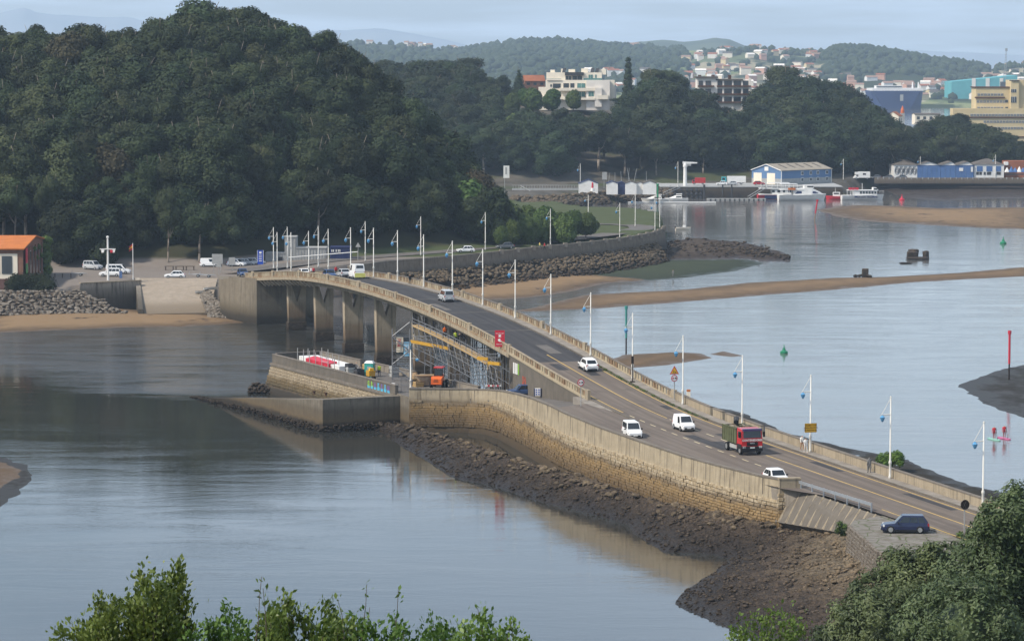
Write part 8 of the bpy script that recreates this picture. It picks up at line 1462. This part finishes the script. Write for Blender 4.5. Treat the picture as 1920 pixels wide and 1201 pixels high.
for x0, x1, y0, y1, m, lab, nm in ((555, 611.5, 464, 491, M_LGREY, 'long grey site container behind the lamp posts', 'site_container'), (618, 657, 463, 489, M_NAVY, 'dark navy container with pale lettering', 'site_container'), (533, 555, 443.5, 493, M_LGREY, 'tall grey concrete tower behind the bridge end', 'tower_block'), (497, 533, 474, 494, M_LGREY, 'low grey shed left of the tower', 'shed')):
    e = empty(nm, PD((x0 + x1) / 2, y1, d), lab, 'building' if 'tower' in nm or nm == 'shed' else 'container'); part('shell', m, e, (x0, x1, y0, y1 + 3, d, 5)); 
    for x in np.arange(x0 + 3, x1 - 2, 5.5): part('rib', m, e, (x, x + .7, y0 + 1, y1, d - .1, .1))
    part('roof_edge', m, e, (x0 - .4, x1 + .4, y0 - .8, y0 + .6, d - .15, 5.3))
    if nm == 'shed': part('door', M_DGREY, e, (521, 529, 481, 494, d - .12, .12))
    if m is M_NAVY:
        for x in (621, 624, 629, 633, 636): part('letter', M_PWHITE, e, (x, x + 1.6, 467, 471.5, d - .14, .05))
e = empty('barrier_pole', PD(560, 485, 690), 'long white height barrier pole across the street', 'barrier'); tube_part('pole', PD(541, 482.5, 690), PD(671, 472, 690), .10, M_PWHITE, e); tube_part('post', PD(671, 470, 690), PD(671, 487, 690), .10, M_POST, e); tube_part('post', PD(545, 480, 690), PD(545, 492, 690), .10, M_POST, e)
# ================================================================ boats, buoys, markers
def hull(e, L, W, H_, m, rake=.16, sheer=.25, z0=-.4, st=None, name='hull'):
    g = MB(); ring = []
    for t in (0, .15, .4, .65, .82, .93, 1.0): w_ = W / 2 * (1 if t < .6 else max(.02, 1 - ((t - .6) / .4) ** 2.2)); h = H_ * (1 + sheer * max(0, t - .4) ** 1.5); x = -L / 2 + L * t; xl = x - (rake * H_ * 2 * (t > .6) * (t - .6)); ring.append([(x, -w_, h), (xl, -w_ * .8, H_ * .35), (xl, -w_ * .45, z0), (xl, w_ * .45, z0), (xl, w_ * .8, H_ * .35), (x, w_, h)])
    g.loft(ring); return g.build(name, m, e, ws=False)
def bx(e, nm, m, c, s): g = MB(); g.box(c, s); return g.build(nm, m, e, ws=False)
b = P(1618, 375, 0); b.y += 1; fe = empty('ferry_boat', b, 'white passenger ferry with lettering on its side and red liferafts', 'boat', rz=R(4)); hull(fe, 15.5, 4.6, 1.7, M_PWHITE, .5, .5)
bx(fe, 'cabin', M_PWHITE, (.6, 0, 2.5), (8.6, 3.8, 1.9)); g = MB(); g.hexa([(3.6, -1.7, 3.4), (5.6, -1.4, 3.4), (5.6, 1.4, 3.4), (3.6, 1.7, 3.4)], [(3.6, -1.6, 4.5), (4.7, -1.3, 4.5), (4.7, 1.3, 4.5), (3.6, 1.6, 4.5)]); g.build('wheelhouse', M_PWHITE, fe, ws=False); bx(fe, 'upper_deck', M_PWHITE, (-.8, 0, 3.55), (9.5, 4.2, .2)); bx(fe, 'wheelhouse_window', M_GLASS, (4.3, -1.62, 4.0), (1.4, .08, .55))
for k in range(6): bx(fe, 'window', M_GLASS, (-1.0 + 1.05 * k, -1.93, 2.75), (.75, .06, .85))
for x in (-4.8, -3.6, -2.3): bx(fe, 'liferaft', M_SGRED, (x, -1.2, 4.1), (1.0, 1.0, .8)); bx(fe, 'pillar', M_PWHITE, (x - 1.2, -1.9, 2.6), (.15, .15, 1.8))
tube_part('mast', (-.2, 0, 3.6), (-.2, 0, 6.0), .08, M_PWHITE, bpy.data.objects.new('x', None)) if False else bx(fe, 'mast', M_PWHITE, (-.2, 0, 4.8), (.15, .15, 2.4)); bx(fe, 'blue_stripe', M_NAVY, (-2.9, -2.32, 1.25), (1.0, .05, .5))
lettering('OS LOS TECSMAR', .95, Matrix.Translation((1.3, -2.36, 1.15)) @ Matrix.Rotation(R(90), 4, 'X'), M_NAVY, fe, .03, ws=False)
for x in (6.2, 7.0, 7.6): bx(fe, 'bow_rail', M_PWHITE, (x, -.4, 2.9), (.08, .08, .9))
bx(fe, 'bow_rail', M_PWHITE, (6.9, -.4, 3.3), (1.6, .07, .07))
b = P(1505, 376, 0); b.y += 2; fe = empty('ferry_boat', b, 'large white catamaran ferry with a dark window band at the berth', 'boat', rz=R(5)); hull(fe, 17.5, 5.4, 2.0, M_PWHITE, .6, .5)
g = MB(); g.loft([[(-3.5, -2.4, 1.9), (-3.5, 2.4, 1.9), (-3.5, 2.2, 4.4), (-3.5, -2.2, 4.4)], [(3.0, -2.4, 1.9), (3.0, 2.4, 1.9), (3.0, 2.1, 4.5), (3.0, -2.1, 4.5)], [(7.6, -1.3, 2.1), (7.6, 1.3, 2.1), (6.2, 1.0, 3.1), (6.2, -1.0, 3.1)]]); g.build('cabin', M_PWHITE, fe, ws=False)
g = MB(); g.add([(-3.0, -2.42, 2.5), (4.4, -2.2, 2.6), (5.6, -1.75, 2.8), (4.2, -2.1, 3.3), (-2.2, -2.33, 3.4)], [(0, 1, 2, 3, 4)]); g.build('window_band', M_NAVY, fe, ws=False); bx(fe, 'wheelhouse', M_PWHITE, (2.2, 0, 4.9), (3.4, 3.2, 1.1)); bx(fe, 'wheelhouse_window', M_GLASS, (2.6, -1.63, 5.0), (2.2, .08, .5)); bx(fe, 'lifeboat', mat('liferaft_orange', (0.55, 0.17, 0.05), None, 1, .6), (-4.2, -2.3, 4.2), (2.6, .9, .7)); bx(fe, 'upper_deck', M_PWHITE, (-4.0, 0, 3.9), (8.4, 4.8, .2)); bx(fe, 'canopy', M_PWHITE, (-5.0, 0, 5.9), (6.0, 4.2, .15))
for x in (-8.0, -6.5, -5.0, -3.5, -2.2): bx(fe, 'pillar', M_PWHITE, (x, -2.1, 4.9), (.14, .14, 1.9)); bx(fe, 'pillar', M_PWHITE, (x, -2.2, 2.9), (.16, .16, 1.9))
b = P(1458, 374, 0); b.y += 4; fe = empty('ferry_boat', b, 'white ferry with a red and navy hull band moored inside the catamaran', 'boat', rz=R(3)); hull(fe, 14, 4.8, 1.6, M_SGRED, .3, .2); bx(fe, 'hull_panel', M_NAVY, (-2.5, -2.42, .8), (4.5, .05, 1.3)); bx(fe, 'deck', M_PWHITE, (0, 0, 1.75), (13, 4.7, .35)); bx(fe, 'cabin', M_PWHITE, (1.5, 0, 2.8), (7, 3.8, 1.9)); bx(fe, 'upper_deck', M_PWHITE, (-.5, 0, 3.9), (11.8, 4.6, .3)); bx(fe, 'canopy', M_PWHITE, (.5, 0, 5.9), (8, 4.0, .15))
for x in (-6, -4, -2, 0, 2, 4): bx(fe, 'pillar', M_PWHITE, (x, -2.0, 4.9), (.14, .14, 2.0)); bx(fe, 'window', M_GLASS, (x + .5, -1.93, 2.9), (1.0, .06, .9)) if x > -3 else None
b = P(1565, 374, 0); fe = empty('fishing_boat', b, 'small red fishing boat between the two white ferries', 'boat', rz=R(175)); hull(fe, 6.5, 2.4, 1.2, M_SGRED, .3, .4); bx(fe, 'wheelhouse', M_PWHITE, (-.6, 0, 1.9), (2.6, 1.7, 1.5)); bx(fe, 'window', M_GLASS, (-.6, .87, 2.2), (1.9, .06, .5)); bx(fe, 'window', M_GLASS, (-.6, -.87, 2.2), (1.9, .06, .5)); bx(fe, 'mast', M_PWHITE, (-.2, 0, 3.4), (.1, .1, 1.8))
for px, py, L, rz, lab in ((1228, 379, 10.0, 175, 'white motor yacht moored behind the green harbour marker'), (1268, 378, 8.5, 178, 'white motor yacht moored nearest the tyre hung quay')):
    b = P(px, py, 0); fe = empty('motor_yacht', b, lab, 'boat', rz=R(rz)); hull(fe, L, 3.0, 1.2, M_PWHITE, .8, .4); g = MB(); g.loft([[(-L * .25, -1.2, 1.1), (-L * .25, 1.2, 1.1), (-L * .22, 1.0, 2.3), (-L * .22, -1.0, 2.3)], [(L * .1, -1.1, 1.2), (L * .1, 1.1, 1.2), (L * .0, .9, 2.3), (L * .0, -.9, 2.3)], [(L * .3, -.6, 1.3), (L * .3, .6, 1.3), (L * .22, .5, 1.5), (L * .22, -.5, 1.5)]]); g.build('cabin', M_PWHITE, fe, ws=False); bx(fe, 'window', M_CGLASS, (-L * .1, 1.12, 1.75), (L * .22, .1, .4)); bx(fe, 'flybridge', M_PWHITE, (-L * .12, 0, 2.7), (L * .25, 1.7, .25))
e = empty('pontoon', P(1260, 381, 0), 'long thin white pontoon beside the motor yachts', 'pontoon'); bx(e, 'deck', M_PWHITE, (0, 1, .3), (31, 1.4, .35)); bx(e, 'float', M_DGREY, (0, 1, .05), (30, 1.2, .3))
for px, py, L, rz, lab in ((1281, 431, 4.6, 5, 'pale open boat moored off the end of the promenade'), (1165, 414, 5.5, 20, 'white boat moored behind the promenade bend'), (1143, 413, 4.0, -10, 'small dark hulled boat behind the promenade bend')):
    b = P(px, py, 0); fe = empty('open_boat', b, lab, 'boat', rz=R(rz)); hull(fe, L, 1.8, .7, M_CREAM if px != 1143 else M_DGREY, .3, .4); bx(fe, 'thwart', M_LGREY, (0, 0, .75), (L * .5, 1.2, .12)); bx(fe, 'outboard', M_INK, (-L / 2 - .1, 0, .8), (.35, .35, .7)); bx(fe, 'console', M_PWHITE, (.3, 0, 1.05), (.8, .8, .7))
M_GRN = mat('buoy_green', (0.015, 0.20, 0.10), (0.012, 0.16, 0.08), 1, .5)
def buoy(px, py, h, m, lab):
    b = P(px, py, 0); e = empty('buoy', b, lab, 'buoy'); g = MB(); g.lathe((0, 0, 0), [(h * .42, -.2), (h * .46, .05), (h * .46, h * .22), (h * .34, h * .30)], 12); g.build('float', m, e, ws=False); g = MB(); g.lathe((0, 0, h * .28), [(h * .24, 0), (h * .13, h * .38), (h * .06, h * .42)], 8); g.build('tower', m, e, ws=False); g = MB(); g.lathe((0, 0, h * .68), [(h * .045, 0), (h * .045, h * .2), (h * .11, h * .22), (.01, h * .36)], 8); g.build('topmark', m, e, ws=False)
buoy(1470, 662, 1.45, M_GRN, 'green navigation buoy in the middle of the bay'); buoy(1881, 457, 2.0, M_GRN, 'green navigation buoy near the right edge'); buoy(1691, 376, 2.2, M_SGRED, 'red navigation buoy off the far mud bank')
def marker(px, pb, pt, m, m2, lab, lean=0, r=.18):
    b = P(px, pb, 0); zt = WZ(pt, b.y); e = empty('channel_marker', b, lab, 'channel marker'); t = b + Vector((lean, 0, zt)); k = b.lerp(t, .35); g = MB(); g.tube(b - Vector((0, 0, .5)), k, r * .7, None, 8); g.build('lower_post', m2, e); g = MB(); g.tube(k, t, r, None, 8); g.build('upper_post', m, e); g = MB(); g.tube(t - Vector((0, 0, .1)), t + Vector((0, 0, .45)), r * 1.6, None, 8); g.build('topmark', m, e)
marker(1174, 663, 578, mat('marker_teal', (0.05, 0.24, 0.21), None, 1, .6), M_INK, 'tall green channel post standing in the water beside the ramp'); marker(1892, 712, 625, M_SGRED, M_INK, 'tall red channel post on the mud bank at the right'); marker(1527, 412, 376, M_SGRED, M_RUST, 'leaning red channel post at the tip of the far sandbar', .9, .22); marker(1233, 382, 346, mat('marker_green2', (0.03, 0.22, 0.10), None, 1, .6), M_INK, 'green topped post in front of the motor yachts', 0, .3)
d = 1122.0; e = empty('harbour_light', PD(1111, 357, d), 'small red harbour light on a white base by the cabins', 'harbour light'); c_ = Vector((WX(1111, d), d, WZ(357.5, d))); g = MB(); g.lathe(c_, [(.75, 0), (.6, 1.0), (.4, 1.1)], 8); g.build('base', M_PWHITE, e); g = MB(); g.lathe(c_ + Vector((0, 0, 1.1)), [(.38, 0), (.3, 1.7), (.1, 2.0)], 8); g.build('tower', M_SGRED, e)
d = 960.0; e = empty('roadside_sign', PD(948, 345, d), 'tall white two sided advertising sign at the wood corner', 'sign'); part('panel', M_PWHITE, e, (944, 955, 310, 333, d, .4)); part('post', M_POST, e, (945.5, 946.8, 333, 372, d + .1, .15)); part('window_slot', M_LGREY, e, (947.5, 950.5, 313, 326, d - .05, .05))
# vehicles on the quay
d = 1176.0; qz = 4.72
e = empty('red_van', (WX(1311, d), d, qz), 'red box van parked on the quay near the crane', 'van'); bx(e, 'box', M_RED, (.3, 0, 1.5), (3.8, 1.9, 2.0)); bx(e, 'cab', M_RED, (-2.0, 0, 1.05), (1.2, 1.8, 1.3)); bx(e, 'window', M_CGLASS, (-2.1, -.92, 1.4), (.8, .05, .5)); wheels(e, (-1.8, 1.3), (-.85, .85), .36)
e = empty('box_truck', (WX(1374, d), d, qz), 'white box lorry with a turquoise cab parked on the quay', 'truck'); bx(e, 'box', M_PWHITE, (1.3, 0, 1.9), (6.8, 2.2, 2.3)); bx(e, 'cab', mat('cab_turquoise', (0.05, 0.35, 0.40), None, 1, .5), (-3.3, 0, 1.7), (1.7, 2.1, 2.2)); bx(e, 'window', M_CGLASS, (-3.5, -1.07, 2.1), (1.0, .05, .7)); wheels(e, (-3.1, 3.0), (-.95, .95), .45); bx(e, 'chassis', M_DGREY, (0, 0, .65), (8, 1.6, .3))
car('parked_car', 'white car parked in front of the turquoise lorry', (WX(1353, d - 6), d - 6, qz), R(180), P_WHITE); car('parked_car', 'silver car parked in front of the white box lorry', (WX(1372, d - 6), d - 6, qz), R(180), P_SILVER); car('parked_car', 'red car parked beside the light blue shed', (WX(1423, d - 5), d - 5, qz), R(10), P_RED)
d = 1226.0; e = empty('motorhome', (WX(1616, d), d, 4.8), 'white motorhome on the harbour road', 'motorhome'); bx(e, 'body', M_PWHITE, (.8, 0, 1.75), (4.4, 2.1, 2.3)); g = MB(); g.hexa([(-3.4, -1, .5), (-1.3, -1, .5), (-1.3, 1, .5), (-3.4, 1, .5)], [(-2.6, -.95, 1.6), (-1.3, -.95, 1.6), (-1.3, .95, 1.6), (-2.6, .95, 1.6)]); g.build('cab', M_PWHITE, e, ws=False); bx(e, 'overcab', M_PWHITE, (-1.9, 0, 2.3), (1.6, 2.0, .9)); bx(e, 'window', M_CGLASS, (.8, -1.07, 2.0), (1.2, .05, .6)); bx(e, 'window', M_CGLASS, (-1.9, -1.0, 1.3), (.8, .05, .4)); wheels(e, (-2.3, 1.9), (-.95, .95), .36)
for px, lab in ((1642, 'dark car left of the mural warehouse'), (1690, 'dark grey car in front of the mural warehouse'), (1665, 'grey car beside the mural warehouse')): car('parked_car', lab, (WX(px, 1232), 1232, 4.8), R(180), P_GREY)
for i, (px, y0, tilt) in enumerate(((1140, 323, .6), (1153, 322, 0), (1166, 320, -.4), (1177, 314, .5), (1184, 314, -1.6), (1186, 315, 1.5), (1212, 320, 0))):
    d = 1140.0; a = Vector((WX(px, d), d, 4.6)); z = WZ(y0, d); g = MB(); g.tube(a, Vector((a.x + tilt, d, z)), .09, .06, 5); g.tube(a + Vector((-.5, 0, 1.2)), a + Vector((.5, 0, 1.2)), .06, None, 4); tag(g.build('dinghy_mast', M_LGREY), ['thin grey mast leaning right over the second cabin', 'thick pale mast above the second cabin', 'thin grey mast leaning left above the dark cabin', 'tall thin mast leaning right above the third cabin', 'tall mast leaning left of the crossed pair', 'tall mast leaning right of the crossed pair', 'lone pale mast above the last cabin'][i], 'mast')
part_e = empty('notice_board', PD(1133, 330, 1142), 'grey rectangular board above the cabins', 'sign'); part('board', M_LGREY, part_e, (1129, 1138, 322, 336, 1142, .2)); part('post', M_POST, part_e, (1132, 1133, 336, 352, 1142.2, .2))
